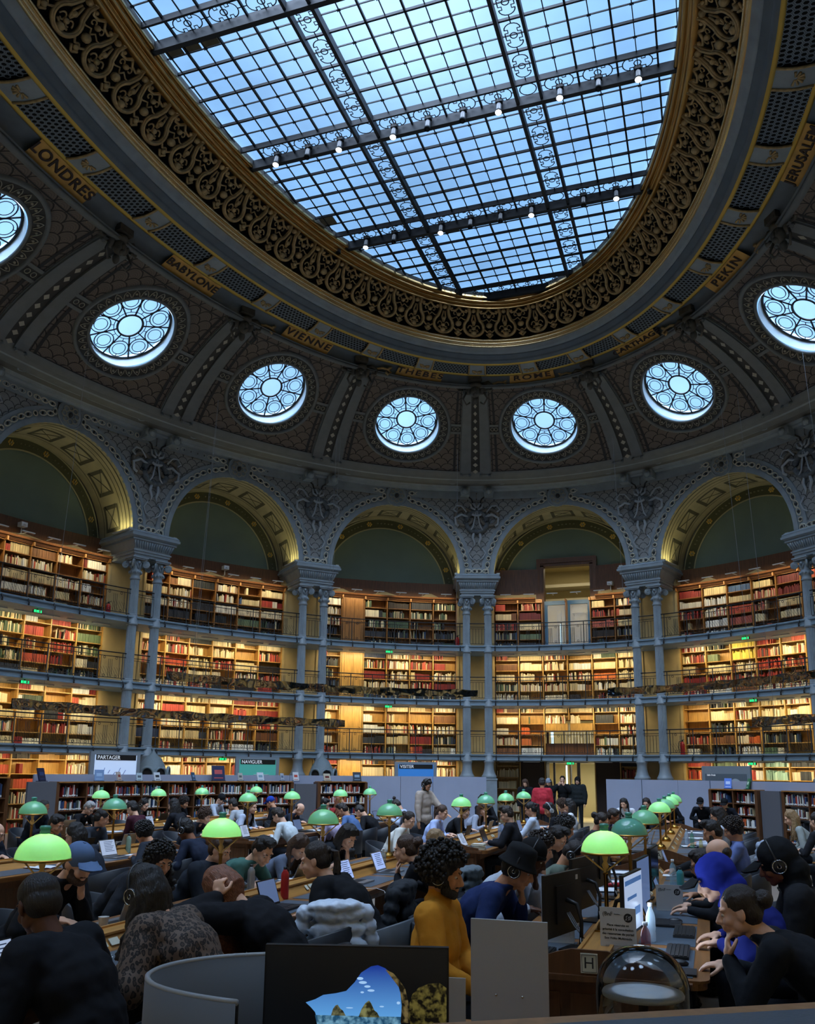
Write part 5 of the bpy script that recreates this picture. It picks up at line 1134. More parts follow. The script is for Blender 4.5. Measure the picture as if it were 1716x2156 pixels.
# ---------------------------------------------------------------- people
SKINM=[mat('skin_%d'%i,srgb(c),.55,spec=.35,var=.06,scale=14) for i,c in enumerate(('d9ab8f','c18d6c','8d5c40','5a3826'))]
HAIRC={'black':srgb('141110'),'dark':srgb('221812'),'brown':srgb('3f2a1c'),'red':srgb('7a4a30'),'blond':srgb('8f7350'),'grey':srgb('9a9a98')}
HAIRM={k:mat('hair_'+k,c,.5,var=.5,scale=5,bump=.5,wood=True,stretch=(40,40,4)) for k,c in HAIRC.items()}
CLOTH={}
def cloth(hexc,knit=False):
    k=(hexc,knit)
    if k not in CLOTH:
        CLOTH[k]=mat('cloth_'+hexc+('_knit' if knit else ''),srgb(hexc),.85,var=.10,scale=7,bump=.35 if not knit else .5,spec=.2)
    return CLOTH[k]
def leopard():
    m=bpy.data.materials.new('cloth_leopard'); m.use_nodes=True; nt=m.node_tree; L_=nt.links; b=nt.nodes['Principled BSDF']; b.inputs['Roughness'].default_value=.8
    tc=nt.nodes.new('ShaderNodeTexCoord'); mp=nt.nodes.new('ShaderNodeMapping'); mp.inputs['Scale'].default_value=(50,50,32); L_.new(tc.outputs['Object'],mp.inputs[0]); nz=nt.nodes.new('ShaderNodeTexNoise'); nz.inputs['Scale'].default_value=.5; nz.inputs['Detail'].default_value=2; L_.new(mp.outputs[0],nz.inputs[0])
    ad=nt.nodes.new('ShaderNodeVectorMath'); L_.new(mp.outputs[0],ad.inputs[0]); L_.new(nz.outputs[1],ad.inputs[1]); vo=nt.nodes.new('ShaderNodeTexVoronoi'); vo.inputs['Scale'].default_value=1; L_.new(ad.outputs[0],vo.inputs[0])
    r=nt.nodes.new('ShaderNodeValToRGB'); r.color_ramp.interpolation='CONSTANT'; e=r.color_ramp.elements; e[0].color=(*srgb('3c2f26'),1); e[1].position=.30; e[1].color=(*srgb('16100c'),1); x=e.new(.52); x.color=(*srgb('5e4e42'),1); L_.new(vo.outputs['Distance'],r.inputs[0]); L_.new(r.outputs[0],b.inputs['Base Color']); return m
LEOP=leopard()
EYEW=mat('eye_white',srgb('cfcac4'),.2); EYED=mat('eye_iris',srgb('1c120c'),.15); LIPM=mat('lip',srgb('8a5048'),.5)
CHROME=mat('polished_metal',srgb('c0c4c8'),.15,1)
def vec(*a): return np.array(a,float)
def nrm(v): v=np.asarray(v,float); return v/(np.linalg.norm(v)+1e-9)
def remesh(mb,vox,smooth=2,noise=0,nscale=.08,name='m',mats=None,fac=.5):
    me=mb.mesh(name,mats[0] if mats else SKINM[0]); o=bpy.data.objects.new('tmp',me); C.objects.link(o)
    r=o.modifiers.new('r','REMESH'); r.mode='VOXEL'; r.voxel_size=vox; r.use_smooth_shade=True
    if smooth: s=o.modifiers.new('s','SMOOTH'); s.factor=fac; s.iterations=smooth
    if noise:
        t=bpy.data.textures.new('n','CLOUDS'); t.noise_scale=nscale; t.noise_depth=2; d=o.modifiers.new('d','DISPLACE'); d.texture=t; d.strength=noise; d.mid_level=.5; d.texture_coords='LOCAL'
    out=bpy.data.meshes.new_from_object(o.evaluated_get(bpy.context.evaluated_depsgraph_get())); out.name=name
    bpy.data.objects.remove(o); out.materials.clear()
    for m in (mats or [SKINM[0]]): out.materials.append(m)
    n=len(out.polygons); out.polygons.foreach_set('use_smooth',[True]*n); return out
def rotm(yaw,pitch,roll=0): # pitch>0 looks down
    return np.array(Matrix.Rotation(yaw,3,'Z')@Matrix.Rotation(pitch,3,'Y')@Matrix.Rotation(roll,3,'X'))
def ik(s,t,l1,l2,hint):
    d=t-s; L_=min(np.linalg.norm(d),(l1+l2)*.995); u=nrm(d); t=s+u*L_; a=(l1*l1-l2*l2+L_*L_)/(2*L_); h=math.sqrt(max(l1*l1-a*a,0)); hn=nrm(hint-u*(hint@u)); return s+u*a+hn*h,t
def hand(mb,w,d,n,side,curl=.6,spread=.1,fist=False):
    """w wrist, d pointing, n palm normal (palm side), side = unit towards the thumb"""
    d=nrm(d); n=nrm(n-d*(n@d)); s=nrm(np.cross(n,d)); 
    if s@side<0: s=-s
    M=np.stack([d,s,n],1)
    mb.cap(w-d*.02,w+d*.03,.024,.026,8); mb.ell(w+d*.055,(.050,.041,.016),M)
    for i,(L_,o) in enumerate(((.070,.030),(.078,.011),(.073,-.009),(.058,-.028))):
        p=w+d*.088+s*o; a=curl*(.55 if not fist else 1.25)+.06*i; dd=nrm(d+s*o*spread*3); seg=(L_*.48,L_*.30,L_*.24); r=.0098
        for j,l in enumerate(seg):
            q=dd*math.cos(a)+n*math.sin(a); p2=p+q*l; mb.cap(p,p2,r,r*.93,7); p=p2; r*=.93; a+=curl*(.75 if not fist else 1.2)
    p=w+d*.025+s*.030+n*.005; q=nrm(d*.62+s*.62+n*.35); p2=p+q*.045; mb.cap(p,p2,.0135,.0115,7); q=nrm(d*.85+s*.1+n*.45); mb.cap(p2,p2+q*.035,.0112,.0095,7)
def head_prims(mb,c,R,hero=True,sex=0):
    def e(x,y,z,a,b,h): mb.ell(c+R@vec(x,y,z),(a,b,h),R,nu=16,nv=10)
    e(-.014,0,.035,.096,.077,.086); e(.016,0,-.015,.074,.063,.092); e(.022,0,-.070,.055,.050,.040); e(.062,0,-.096,.024,.026,.018)
    for s in(-1,1):
        e(.056,s*.036,-.030,.030,.024,.028); e(.074,s*.028,.026,.018,.030,.010); e(-.008,s*.077,-.008,.020,.008,.031); e(-.018,s*.084,-.004,.012,.006,.028); e(.0,s*.050,-.055,.04,.018,.035)
        e(.094,s*.012,-.036,.012,.009,.009); e(.066,s*.030,.002,.014,.016,.011)
    mb.cap(c+R@vec(.082,0,.018),c+R@vec(.108,0,-.030),.010,.0145,8); e(.086,0,-.056,.012,.026,.0075); e(.084,0,-.069,.013,.021,.009); e(.078,0,-.045,.018,.022,.016)
def build_pose(key,P):
    """P: dict pose. returns meshes in person space (facing +x, origin on the floor under the pelvis)"""
    st=P.get('stand',False); pz=.93 if st else .56; L1=P['lean']; L2=L1*1.25+.05
    pel=vec(0,0,pz); ch=pel+vec(math.sin(L1),0,math.cos(L1))*.30; nb=ch+vec(math.sin(L2),0,math.cos(L2))*.22
    hy,hp=P.get('yaw',0),P.get('pitch',.3); R=rotm(hy,hp,P.get('roll',0)); nd=nrm(vec(math.sin(L2*.8),0,math.cos(L2*.8))); hc=nb+nd*.125+R@vec(.028,0,.035)
    q=vec(math.cos(L2),0,-math.sin(L2)); tw=P.get('twist',0); sy=vec(-math.sin(tw),math.cos(tw),0)
    sh={s:nb+sy*s*.175-nd*.045 for s in(-1,1)}
    hd={}
    arms=[]
    for s in(-1,1):
        h=P['hands'][0 if s>0 else 1]   # (target, point dir, palm normal, curl, fist)
        t=vec(*h[0]) if not callable(h[0]) else h[0](hc,R)
        if isinstance(h[0],str): pass
        el,wr=ik(sh[s],t,.285,.255,vec(-.35,s*.75,-.8)); d=vec(*h[1]) if h[1] is not None else wr-el; arms.append((s,sh[s],el,wr,nrm(d),vec(*h[2]),h[3],h[4]))
    vox=P.get('vox',.008)
    mb=MB(); head_prims(mb,hc,R); mb.cap(hc+R@vec(-.03,0,-.06),nb+nd*-.02,.052,.060,14)
    mb.cap(ch,nb-nd*.07,.078,.055,14); mb.cap(pel,ch,.085,.078,14)
    for s in(-1,1): mb.cap(nb-nd*.06,sh[s],.045,.042,12)
    for s,S,El,W_,d,n,cu,fi in arms:
        mb.cap(S,El,.044,.037,12); mb.cap(El,W_,.037,.024,12); hand(mb,W_,d,n,vec(0,-s,.2) if abs(n[2])>.5 else vec(0,0,1),cu,fist=fi)
    body=remesh(mb,vox,1,name='body',fac=.4)
    # clothing
    mb=MB(); sl=P.get('sleeve','long'); bulk=P.get('bulk',0.0)
    mb.ell(pel+vec(0,0,.0),(.135+bulk,.185+bulk,.13)); mb.ell((pel+ch)/2,(.115+bulk,.165+bulk,.17),rotm(0,L1)); mb.ell(ch+q*.0,(.122+bulk,.175+bulk,.17),rotm(0,L1)); mb.ell(ch*.45+nb*.55-nd*.02,(.10+bulk,.175+bulk,.13),rotm(0,L2))
    for s in(-1,1): mb.cap(nb-nd*.045+sy*s*.05,sh[s],.066+bulk*.7,.066+bulk*.7,12)
    if not P.get('open'): mb.tube([nb+nd*.0+(R@vec(0,math.sin(a),0)*.0)+vec(math.cos(a)*.06,math.sin(a)*.068,.0)+nd*.01 for a in np.linspace(0,2*PI,14,endpoint=False)],.018+bulk*.4,7,closed=True)
    if P.get('turtle'): mb.cap(nb,nb+nd*.05,.068,.062,14)
    for s,S,El,W_,d,n,cu,fi in arms:
        if sl=='long': mb.cap(S,El,.062+bulk,.052+bulk,12); mb.cap(El,W_+(El-W_)*.06,.050+bulk,.034+bulk*.6,12)
        elif sl=='short': mb.cap(S,S+(El-S)*.62,.064+bulk,.060+bulk,12)
    top=remesh(mb,.013 if P.get('hero') else .018,2,noise=.016,nscale=.07,name='top',mats=[cloth('222222')])
    mb=MB(); mb2=[]
    if st:
        for s in(-1,1): 
            st_=P.get('stride',0)*s; mb.cap(vec(0,s*.09,.92),vec(st_*.5,s*.1,.50),.092,.062,12); mb.cap(vec(st_*.5,s*.1,.50),vec(st_,s*.1,.10),.060,.048,12); mb2.append(vec(st_+.05,s*.105,.045))
        mb.ell(vec(0,0,.93),(.12,.165,.12))
    else:
        for s in(-1,1): mb.cap(vec(-.03,s*.09,.53),vec(.42,s*.12,.53),.088,.066,12); mb.cap(vec(.42,s*.12,.53),vec(.40,s*.13,.10),.062,.045,12); mb2.append(vec(.46,s*.13,.045))
        mb.ell(vec(-.02,0,.55),(.13,.17,.11))
    leg=remesh(mb,.022,2,name='trousers',mats=[cloth('1a1c22')]); shoe=mb2
    return dict(body=body,top=top,legs=leg,shoes=shoe,hc=hc,R=R,nb=nb,sh=sh,nd=nd,arms=arms)
# hair and headwear in the head's own frame; G is "down" in that frame
def lock(mb,pts,r0,r1,n=5):
    P=np.array(pts); k=len(P); mb.tube(P,np.linspace(r0,r1,k),n,0)
def hair(style,G,seed=1):
    r=random.Random(seed); mb=MB(); G=nrm(G)
    def shell(gr=.0,front=.062): mb.ell((-.022,0,.048),(.088+gr,.084+gr,.083+gr),nu=24,nv=16); mb.ell((-.052,0,.0),(.062+gr,.080+gr,.075+gr),nu=20,nv=12)
    vox=.007; noise=.010; ns=.03
    back=vec(-1,0,0); back=nrm(back-G*(back@G))
    def drape(n,l0,l1,spread=1.0,rad=.011,wav=0.0,amin=.55,front=False):
        for i in range(n):
            a=(amin+(1-amin)*r.random())*PI*r.choice((-1,1)); sx,syy=math.cos(a),math.sin(a)
            p=[vec(-.015,0,.135)+vec(sx*.02,syy*.02,0)]
            p.append(vec(-.022+sx*.075,syy*.078,.095)); p.append(vec(-.022+sx*.092,syy*.089,.035)); b=vec(-.03+sx*.095,syy*.092*spread,-.03); p.append(b)
            L_=r.uniform(l0,l1); ph=r.uniform(0,6)
            for j in range(1,8):
                f=j/7; p.append(b+G*L_*f+vec(sx,syy,0)*.02*spread*f+back*.02*f+vec(math.sin(ph+f*9),math.cos(ph+f*8),0)*wav*f)
            lock(mb,p,rad*1.1,rad*.75)
    raw=MB()
    if style=='short': shell(.006); mb.ell((.02,0,.105),(.062,.062,.034)); noise=.014
    elif style=='quiff': shell(.004); mb.ell((.035,0,.125),(.058,.060,.034)); mb.ell((.06,.02,.12),(.03,.03,.03)); noise=.018
    elif style=='buzz': shell(.002); noise=.003
    elif style=='fringe': mb.ell((-.06,0,-.0),(.052,.084,.055)); noise=.004
    elif style=='bob':
        shell(.008); drape(60,.07,.12,1.0,.016,amin=.34); 
        for i in range(12): lock(mb,[(-.0,.0,.135),(.05,(i-6)*.011,.125),(.082,(i-6)*.013,.07)],.012,.006)
    elif style in('long','longwavy'):
        shell(.007); drape(90,.20,.36,1.1,.014,.0 if style=='long' else .025,amin=.40)
    elif style=='curly' or style=='afro' or style=='curlylong':
        shell(.012); R_=.025 if style!='afro' else .055; k=300 if style!='afro' else 620
        for i in range(k):
            z=1-1.75*(i+.5)/k; a=i*2.39996; q=math.sqrt(max(0,1-z*z)); d=vec(q*math.cos(a),q*math.sin(a),z)
            if d[0]>.45 and z<.42: continue
            p=vec(-.02,0,.035)+d*(vec(.098,.090,.098)+(R_)*r.uniform(.35,1.05)*(1.1 if z>-.3 else .6)); raw.ell(p,(r.uniform(.009,.017),)*3,nu=6,nv=4)
            mb.ell(p*.82,(.022,)*3,nu=8,nv=5)
        if style=='curlylong':
            for i in range(120):
                a=r.uniform(.42,1)*PI*r.choice((-1,1)); b=vec(-.03+math.cos(a)*.11,math.sin(a)*.115,-.02); 
                L_=r.uniform(.02,.33); p=b+G*L_+back*.02+vec(r.uniform(-.02,.02),r.uniform(-.03,.03),0); raw.ell(p,(r.uniform(.016,.028),)*3,nu=7,nv=5)
            drape(40,.1,.3,1.1,.016,.02,amin=.42)
    elif style=='bun': shell(.004); mb.ell((-.135,0,.045),(.045,.05,.048)); noise=.012
    elif style=='topbun': shell(.004); mb.ell((-.075,0,.155),(.042,.045,.04)); noise=.012
    elif style=='ponytail':
        shell(.004); b=vec(-.115,0,.055); 
        for i in range(34):
            L_=r.uniform(.18,.30); o=vec(r.uniform(-.015,.015),r.uniform(-.02,.02),0); lock(mb,[vec(-.08,o[1],.08),b+o*.3,b+vec(-.045,0,-.02)+o]+[b+vec(-.05,0,-.03)+o*(1+f)+G*L_*f+back*.01 for f in(.35,.7,1)],.010,.004)
        mb.ell(b,(.02,.022,.022))
    elif style=='braid':
        shell(.006); b=vec(-.10,0,-.03)
        for j in range(13):
            for s in(-1,1): mb.ell(b+G*.028*j+vec(-.01,s*.012*(1 if j%2 else -1),0)+back*.01,(.020-.0007*j,)*3,nu=8,nv=6)
    elif style=='hunch':  # hair hanging forward round the face
        shell(.008); drape(150,.30,.50,1.05,.018,.008,amin=.10)
    else: shell(.004)
    me=remesh(mb,vox if style not in('buzz',) else .006,2,noise=noise,nscale=ns,name='hair',mats=[HAIRM['dark']])
    if raw.n:
        m2=raw.mesh('t',HAIRM['dark']); import bmesh; bm=bmesh.new(); bm.from_mesh(me); bm.from_mesh(m2); bm.to_mesh(me); bm.free(); me.polygons.foreach_set('use_smooth',[True]*len(me.polygons))
    return me
def cap_mesh_(kind):
    mb=MB()
    if kind=='baseball':
        mb.ell((-.015,0,.055),(.104,.091,.092),nu=24,nv=14); 
        q=np.linspace(-1.15,1.15,13); G=[[(.055+ (.045+.085*f)*math.cos(a)*1.05,.085*math.sin(a)*(1+.1*f),.070-.022*f-.018*abs(math.sin(a))) for a in q] for f in np.linspace(0,1,6)]
        G2=[[(x,y,z-.009) for x,y,z in row] for row in G]; mb.grid(G); mb.grid(G2,flip=True); mb.tube(G[-1],.0055,5); mb.ell((-.015,0,.147),(.012,.012,.006)); return remesh_cut(mb,'cap')
    if kind=='visor':
        q=np.linspace(-1.15,1.15,13); G=[[(.060+ (.045+.095*f)*math.cos(a)*1.05,.085*math.sin(a)*(1+.1*f),.062-.030*f-.018*abs(math.sin(a))) for a in q] for f in np.linspace(0,1,6)]; mb.grid(G); mb.grid([[(x,y,z-.009) for x,y,z in row] for row in G],flip=True); mb.tube(G[-1],.0055,5); return mb.mesh('visor',BLK)
    if kind=='beanie': mb.ell((-.015,0,.06),(.106,.094,.098),nu=24,nv=14); mb.tube([(-.018+.102*math.cos(a),.092*math.sin(a),.035) for a in np.linspace(0,2*PI,24,endpoint=False)],.016,7,closed=True); return mb.mesh('beanie',cloth('333333'))
    if kind=='bucket':
        mb.lathe([(.135,.0),(.128,.012),(.103,.050),(.100,.10),(.088,.132),(.05,.146),(0,.148)],n=28); mb.lathe([(.133,.0),(.10,.05)],n=28); me=mb.mesh('hat',cloth('333333')); me.transform(Matrix.Translation((-.015,0,.02))@Matrix.Diagonal((1.03,.93,1,1))); return me
    if kind=='hood': 
        mb.ell((-.035,0,.03),(.118,.108,.128),nu=24,nv=16); mb.ell((-.015,0,.035),(.112,.100,.118)); mb.ell((-.075,0,-.07),(.095,.110,.11)); mb.ell((-.05,0,-.15),(.10,.12,.06)); return remesh(mb,.012,2,noise=.016,nscale=.06,name='hood',mats=[cloth('333333')])
def remesh_cut(mb,n): return mb.mesh(n,cloth('333333'))
def phones_mesh(big=False):
    mb=MB(); q=np.linspace(-PI/2*1.02,PI/2*1.02,22); mb.tube([(-.005,.108*math.sin(a),-.005+.158*math.cos(a)) for a in q],.0085,7); mb.tube([(-.005,.10*math.sin(a),-.005+.148*math.cos(a)) for a in np.linspace(-.9,.9,14)],.011,7)
    me=mb.mesh('headband',BLK); mb=MB(); 
    for s in(-1,1):
        M=np.array(Matrix.Rotation(-s*PI/2,4,'X')); mb.lathe([(.034,-.004),(.044,.004),(.046,.014),(.044,.024),(.040,.030),(.0,.031)],c=(-.006,s*.080,-.01),n=24,M=M)
    m2=mb.mesh('ear_cups',BLK); mb=MB()
    for s in(-1,1):
        M=np.array(Matrix.Rotation(-s*PI/2,4,'X')); mb.lathe([(.041,.030),(.041,.0325),(.036,.0325),(.036,.030)],c=(-.006,s*.080,-.01),n=24,M=M); mb.lathe([(.012,.0315),(.012,.034),(.009,.034),(.009,.0315)],c=(-.006,s*.080,-.01),n=14,M=M)
    return me,m2,mb.mesh('ear_cup_ring',CHROME)
HM={}; PM={}; XM={}
def getx(k,f):
    if k not in XM: XM[k]=f()
    return XM[k]
def eyes_mesh():
    mb=MB()
    for s in(-1,1): mb.ell((.0735,0,.003),(.0105,.0125,.0085),nu=12,nv=8,mi=0); mb.ell((.0815,0,.001),(.004,.0055,.0055),nu=10,nv=6,mi=1); break
    return mb.mesh('eyes',[EYEW,EYED])
def brows_mesh():
    mb=MB()
    for s in(-1,1): mb.tube([(.089,s*.014,.022),(.088,s*.032,.030),(.074,s*.050,.024)],[.0045,.005,.003],6)
    return mb
def beard_mesh(full):
    mb=MB(); 
    for a in np.linspace(-1.35,1.35,15): 
        x,y=.068*math.cos(a)+.012,.064*math.sin(a); mb.ell((x,y,-.072-.022*math.cos(a)),(.018,.018,.026)); mb.ell((x*.8,y*.98,-.045+.01*math.cos(a*1)),(.014,.012,.026)) if abs(a)>.75 else None
    mb.ell((.074,0,-.102),(.022,.028,.022)); mb.tube([(.084,-.026,-.056),(.0995,0,-.0475),(.084,.026,-.056)],.006,6)
    return remesh(mb,.006,1,noise=.006,nscale=.015,name='beard',mats=[HAIRM['dark']])
def glasses_mesh():
    mb=MB()
    for s in(-1,1): mb.tube([(.102,s*.033+.022*math.cos(a),.0+.018*math.sin(a)) for a in np.linspace(0,2*PI,16,endpoint=False)],.0022,5,closed=True); mb.tube([(.10,s*.055,.006),(.0,s*.080,.008)],.002,5)
    mb.tube([(.103,-.011,.004),(.106,0,.007),(.103,.011,.004)],.002,5); return mb.mesh('glasses',BLK)
def MOUTH(dx=.125,dy=0.,dz=-.075): return lambda hc,R: hc+R@vec(dx,dy,dz)
# hands: (left,right) each (target, pointing dir or None, palm normal, curl, fist)
TYPE=[((.50,.14,.80),(1,-.15,-.1),(0,0,-1),.5,False),((.50,-.14,.80),(1,.15,-.1),(0,0,-1),.5,False)]
def chin(s,fist=True,dx=.10,dz=-.20): return (MOUTH(dx,s*.03,dz),(.05,-s*.15,1),(-1,-s*.1,.0),.55,fist)
TYPE=[((.42,.14,.80),(1,-.15,-.1),(0,0,-1),.5,False),((.42,-.14,.80),(1,.15,-.1),(0,0,-1),.5,False)]
POSES={'type':TYPE,'chinL':[chin(1),TYPE[1]],'chinR':[TYPE[0],chin(-1)],'write':[((.42,.2,.79),(1,-.9,0),(0,0,-1),.3,False),((.52,-.08,.80),(1,.25,-.1),(0,0,-1),.9,False)],
 'fold':[((.42,.02,.79),(.4,-1,0),(0,0,-1),.35,False),((.45,-.02,.83),(.4,1,0),(0,0,-1),.35,False)],'mouse':[chin(1),((.56,-.22,.79),(1,.1,-.1),(0,0,-1),.6,False)],'templeL':[(MOUTH(-.02,.13,-.05),(.1,-.2,1),(0,-1,0),.8,True),TYPE[1]],
 'phone':[((.30,.10,1.02),(.6,-.3,.4),(0,-1,0),.9,False),((.30,-.08,1.02),(.6,.3,.4),(0,1,0),.9,False)],'down':[((.05,.26,.62),(0,0,-1),(0,-1,0),.4,False),((.12,-.26,.62),(0,0,-1),(0,1,0),.4,False)],'back':[((-.16,.12,.75),(0,0,-1),(1,0,0),.4,False),((-.16,-.12,.75),(0,0,-1),(1,0,0),.4,False)],
 'photo':[((.34,.09,1.42),(.3,-.5,.9),(-1,0,0),.8,False),((.34,-.09,1.42),(.3,.5,.9),(-1,0,0),.8,False)],'lap':[((.30,.08,.66),(1,-.4,0),(0,0,-1),.5,False),((.30,-.08,.66),(1,.4,0),(0,0,-1),.5,False)],
 'reach':[((.62,.22,.79),(1,-.2,0),(0,0,-1),.35,False),((.48,-.05,.80),(1,.6,0),(0,0,-1),.7,False)],'leanhand':[((.55,.25,.84),(1,0,-.3),(0,0,-1),.2,False),((.10,-.30,.80),(0,0,-1),(0,1,0),.4,False)]}
def person(x,y,face,label,pose='type',hz=1.2,skin=0,hair_=('short','dark'),top='20242c',legs='16181e',yaw=0,pitch=.35,roll=0,hero=False,stand=False,sleeve='long',bulk=.0,phones=None,cap=None,beard=0,glasses=False,knit=False,scale=1.0,topmat=None,turtle=False,seed=1,rot=0,chair='navy',twist=0,stride=0,coat=False,seatx=None,visor=False):
    L1=math.acos(max(.55,min(1,(hz/scale-.56)/.69))) if not stand else .04
    L1=round(L1*8)/8; 
    key=(pose,scale if hero else 1,L1,round(yaw*5)/5,round(pitch*5)/5,round(roll*4)/4,sleeve,bulk,hero,stand,turtle,twist,stride) ; 
    if key not in PM: PM[key]=build_pose(key,dict(hands=[((h[0] if callable(h[0]) or stand else (h[0][0]+(.10*math.sin(L1)-.04),h[0][1],h[0][2]/scale if h[0][2]>.74 else h[0][2])),)+tuple(h[1:]) for h in POSES[pose]],lean=L1,yaw=key[3],pitch=key[4],roll=key[5],sleeve=sleeve,bulk=bulk,hero=hero,stand=stand,turtle=turtle,vox=.0065 if hero else .0105,twist=twist,stride=stride))
    P=PM[key]; rz=face+rot; c,s=math.cos(rz),math.sin(rz); ho=P['hc']*scale
    rx,ry=x-(c*ho[0]-s*ho[1]),y-(s*ho[0]+c*ho[1])
    e=empty('person',(rx,ry,0),rz,label,'person','readers and visitors',scale=scale)
    def put(me,m,n=None,hm=False):
        o=link(me,n or me.name,e); o.material_slots[0].link='OBJECT'; o.material_slots[0].material=m
        if hm: M=np.eye(4); M[:3,:3]=P['R']; M[:3,3]=P['hc']; o.matrix_local=Matrix(M.tolist())
        return o
    put(P['body'],SKINM[skin],'body'); t=put(P['top'],topmat or cloth(top,knit),'coat' if coat else 'top'); put(P['legs'],cloth(legs),'trousers'); 
    for sp_ in P['shoes']: put(getx('shoe',lambda:MB().ell((0,0,0),(.13,.045,.045)).ell((-.05,0,.02),(.07,.04,.05)).mesh('shoe',cloth('121212'))),cloth('121212'),'shoe').location=tuple(sp_)
    G=P['R'].T@vec(0,0,-1); st,hc_=hair_
    if st:
        k=(st,round(float(G[0])*4)/4,seed%2)
        if k not in HM: HM[k]=hair(st,vec(k[1],0,-math.sqrt(max(.05,1-k[1]**2))),seed)
        put(HM[k],HAIRM[hc_],'hair',True)
    M=np.eye(4); M[:3,:3]=P['R']; M[:3,3]=P['hc']; M=Matrix(M.tolist())
    for s_ in(-.031,.031): link(getx('eye',eyes_mesh),'eye',e).matrix_local=M@Matrix.Translation((0,s_,0))
    put(getx('brows',lambda:brows_mesh().mesh('eyebrows',HAIRM['dark'])),HAIRM[hc_ if hc_!='blond' else 'brown'],'eyebrows',True)
    if beard: put(getx('beard',lambda:beard_mesh(1)),HAIRM[hc_ if hc_!='grey' else 'grey'],'beard',True)
    if glasses: link(getx('glasses',glasses_mesh),'glasses',e).matrix_local=M
    if phones is not None:
        a,b,r_=getx('phones',phones_mesh); o=link(a,'headphones',e); o.matrix_local=M; q=link(b,'ear_cup',o); q2=link(r_,'ear_cup_ring',o)
        if phones=='white':
            for w_ in(o,q): w_.material_slots[0].link='OBJECT'; w_.material_slots[0].material=mat('headphone_silver',srgb('aab4bd'),.35)
    if cap:
        kind,cc=cap; me=getx('cap_'+kind,lambda:cap_mesh_(kind)); put(me,cloth(cc),{'baseball':'cap','beanie':'beanie','bucket':'bucket_hat','hood':'hood'}[kind],True)
        if visor: put(getx('visor',lambda:cap_mesh_('visor')),cloth('101114'),'cap_visor',True)
    if chair and not stand: tub_chair(rx-c*.02,ry-s*.02,rz,chair,label)
    return e,P
CHM={}
def chair_proto(col):
    if col in CHM: return CHM[col]
    U=mat('chair_'+col,{'navy':srgb('121820'),'teal':srgb('1a3a4c'),'grey':srgb('4a5056'),'orange':srgb('a33f22')}[col],.5,var=.08); e=empty('tub_chair'); 
    mb=MB(); mb.lathe([(.0,.40),(.24,.40),(.255,.42),(.25,.46),(.2,.475),(0,.48)],n=24); mb.build('seat',U,e)
    q=np.linspace(PI*.42,PI*1.58,25); G=[]
    for r0,zf in((.275,0),(.30,0),(.305,1),(.290,1.02),(.275,1)): G.append([(r0*math.cos(a),r0*math.sin(a)*1.0,(.40 if zf==0 else .40+zf*(.40-.13*(abs(a-PI)/(PI*.58))**2))) for a in q])
    G.append(G[0]); mb=MB(); mb.grid(G,0); mb.add([g[0] for g in G[:5]],[(0,1,2,3,4)]); mb.add([g[-1] for g in G[:5]],[(4,3,2,1,0)]); mb.build('backrest',U,e)
    for a in(.7,2.4,3.9,5.6):
        mb=MB(); mb.tube([(.20*math.cos(a),.20*math.sin(a),.41),(.25*math.cos(a),.25*math.sin(a),0)],[.018,.012],8); mb.build('leg',OAK,e)
    for s in(-1,1): mb=MB(); mb.tube([(-.02,s*.292,.665),(.12,s*.285,.655)],.014,6); mb.build('arm_pad',OAK,e)
    CHM[col]=[e,False]; return CHM[col]
NCH=[0]
def tub_chair(x,y,rz,col,of,label=None):
    p=chair_proto(col); e=p[0] if not p[1] else copy_tree(p[0]); p[1]=True; e.location=(x,y,0); e.rotation_euler=(0,0,rz)
    w_=of.split(); lab=label or 'low curved %s chair under the %s'%({'navy':'dark','teal':'teal blue','grey':'grey','orange':'orange'}[col],' '.join(w_[:9])); tag(e,lab,'chair','tub chairs at the tables'); return e
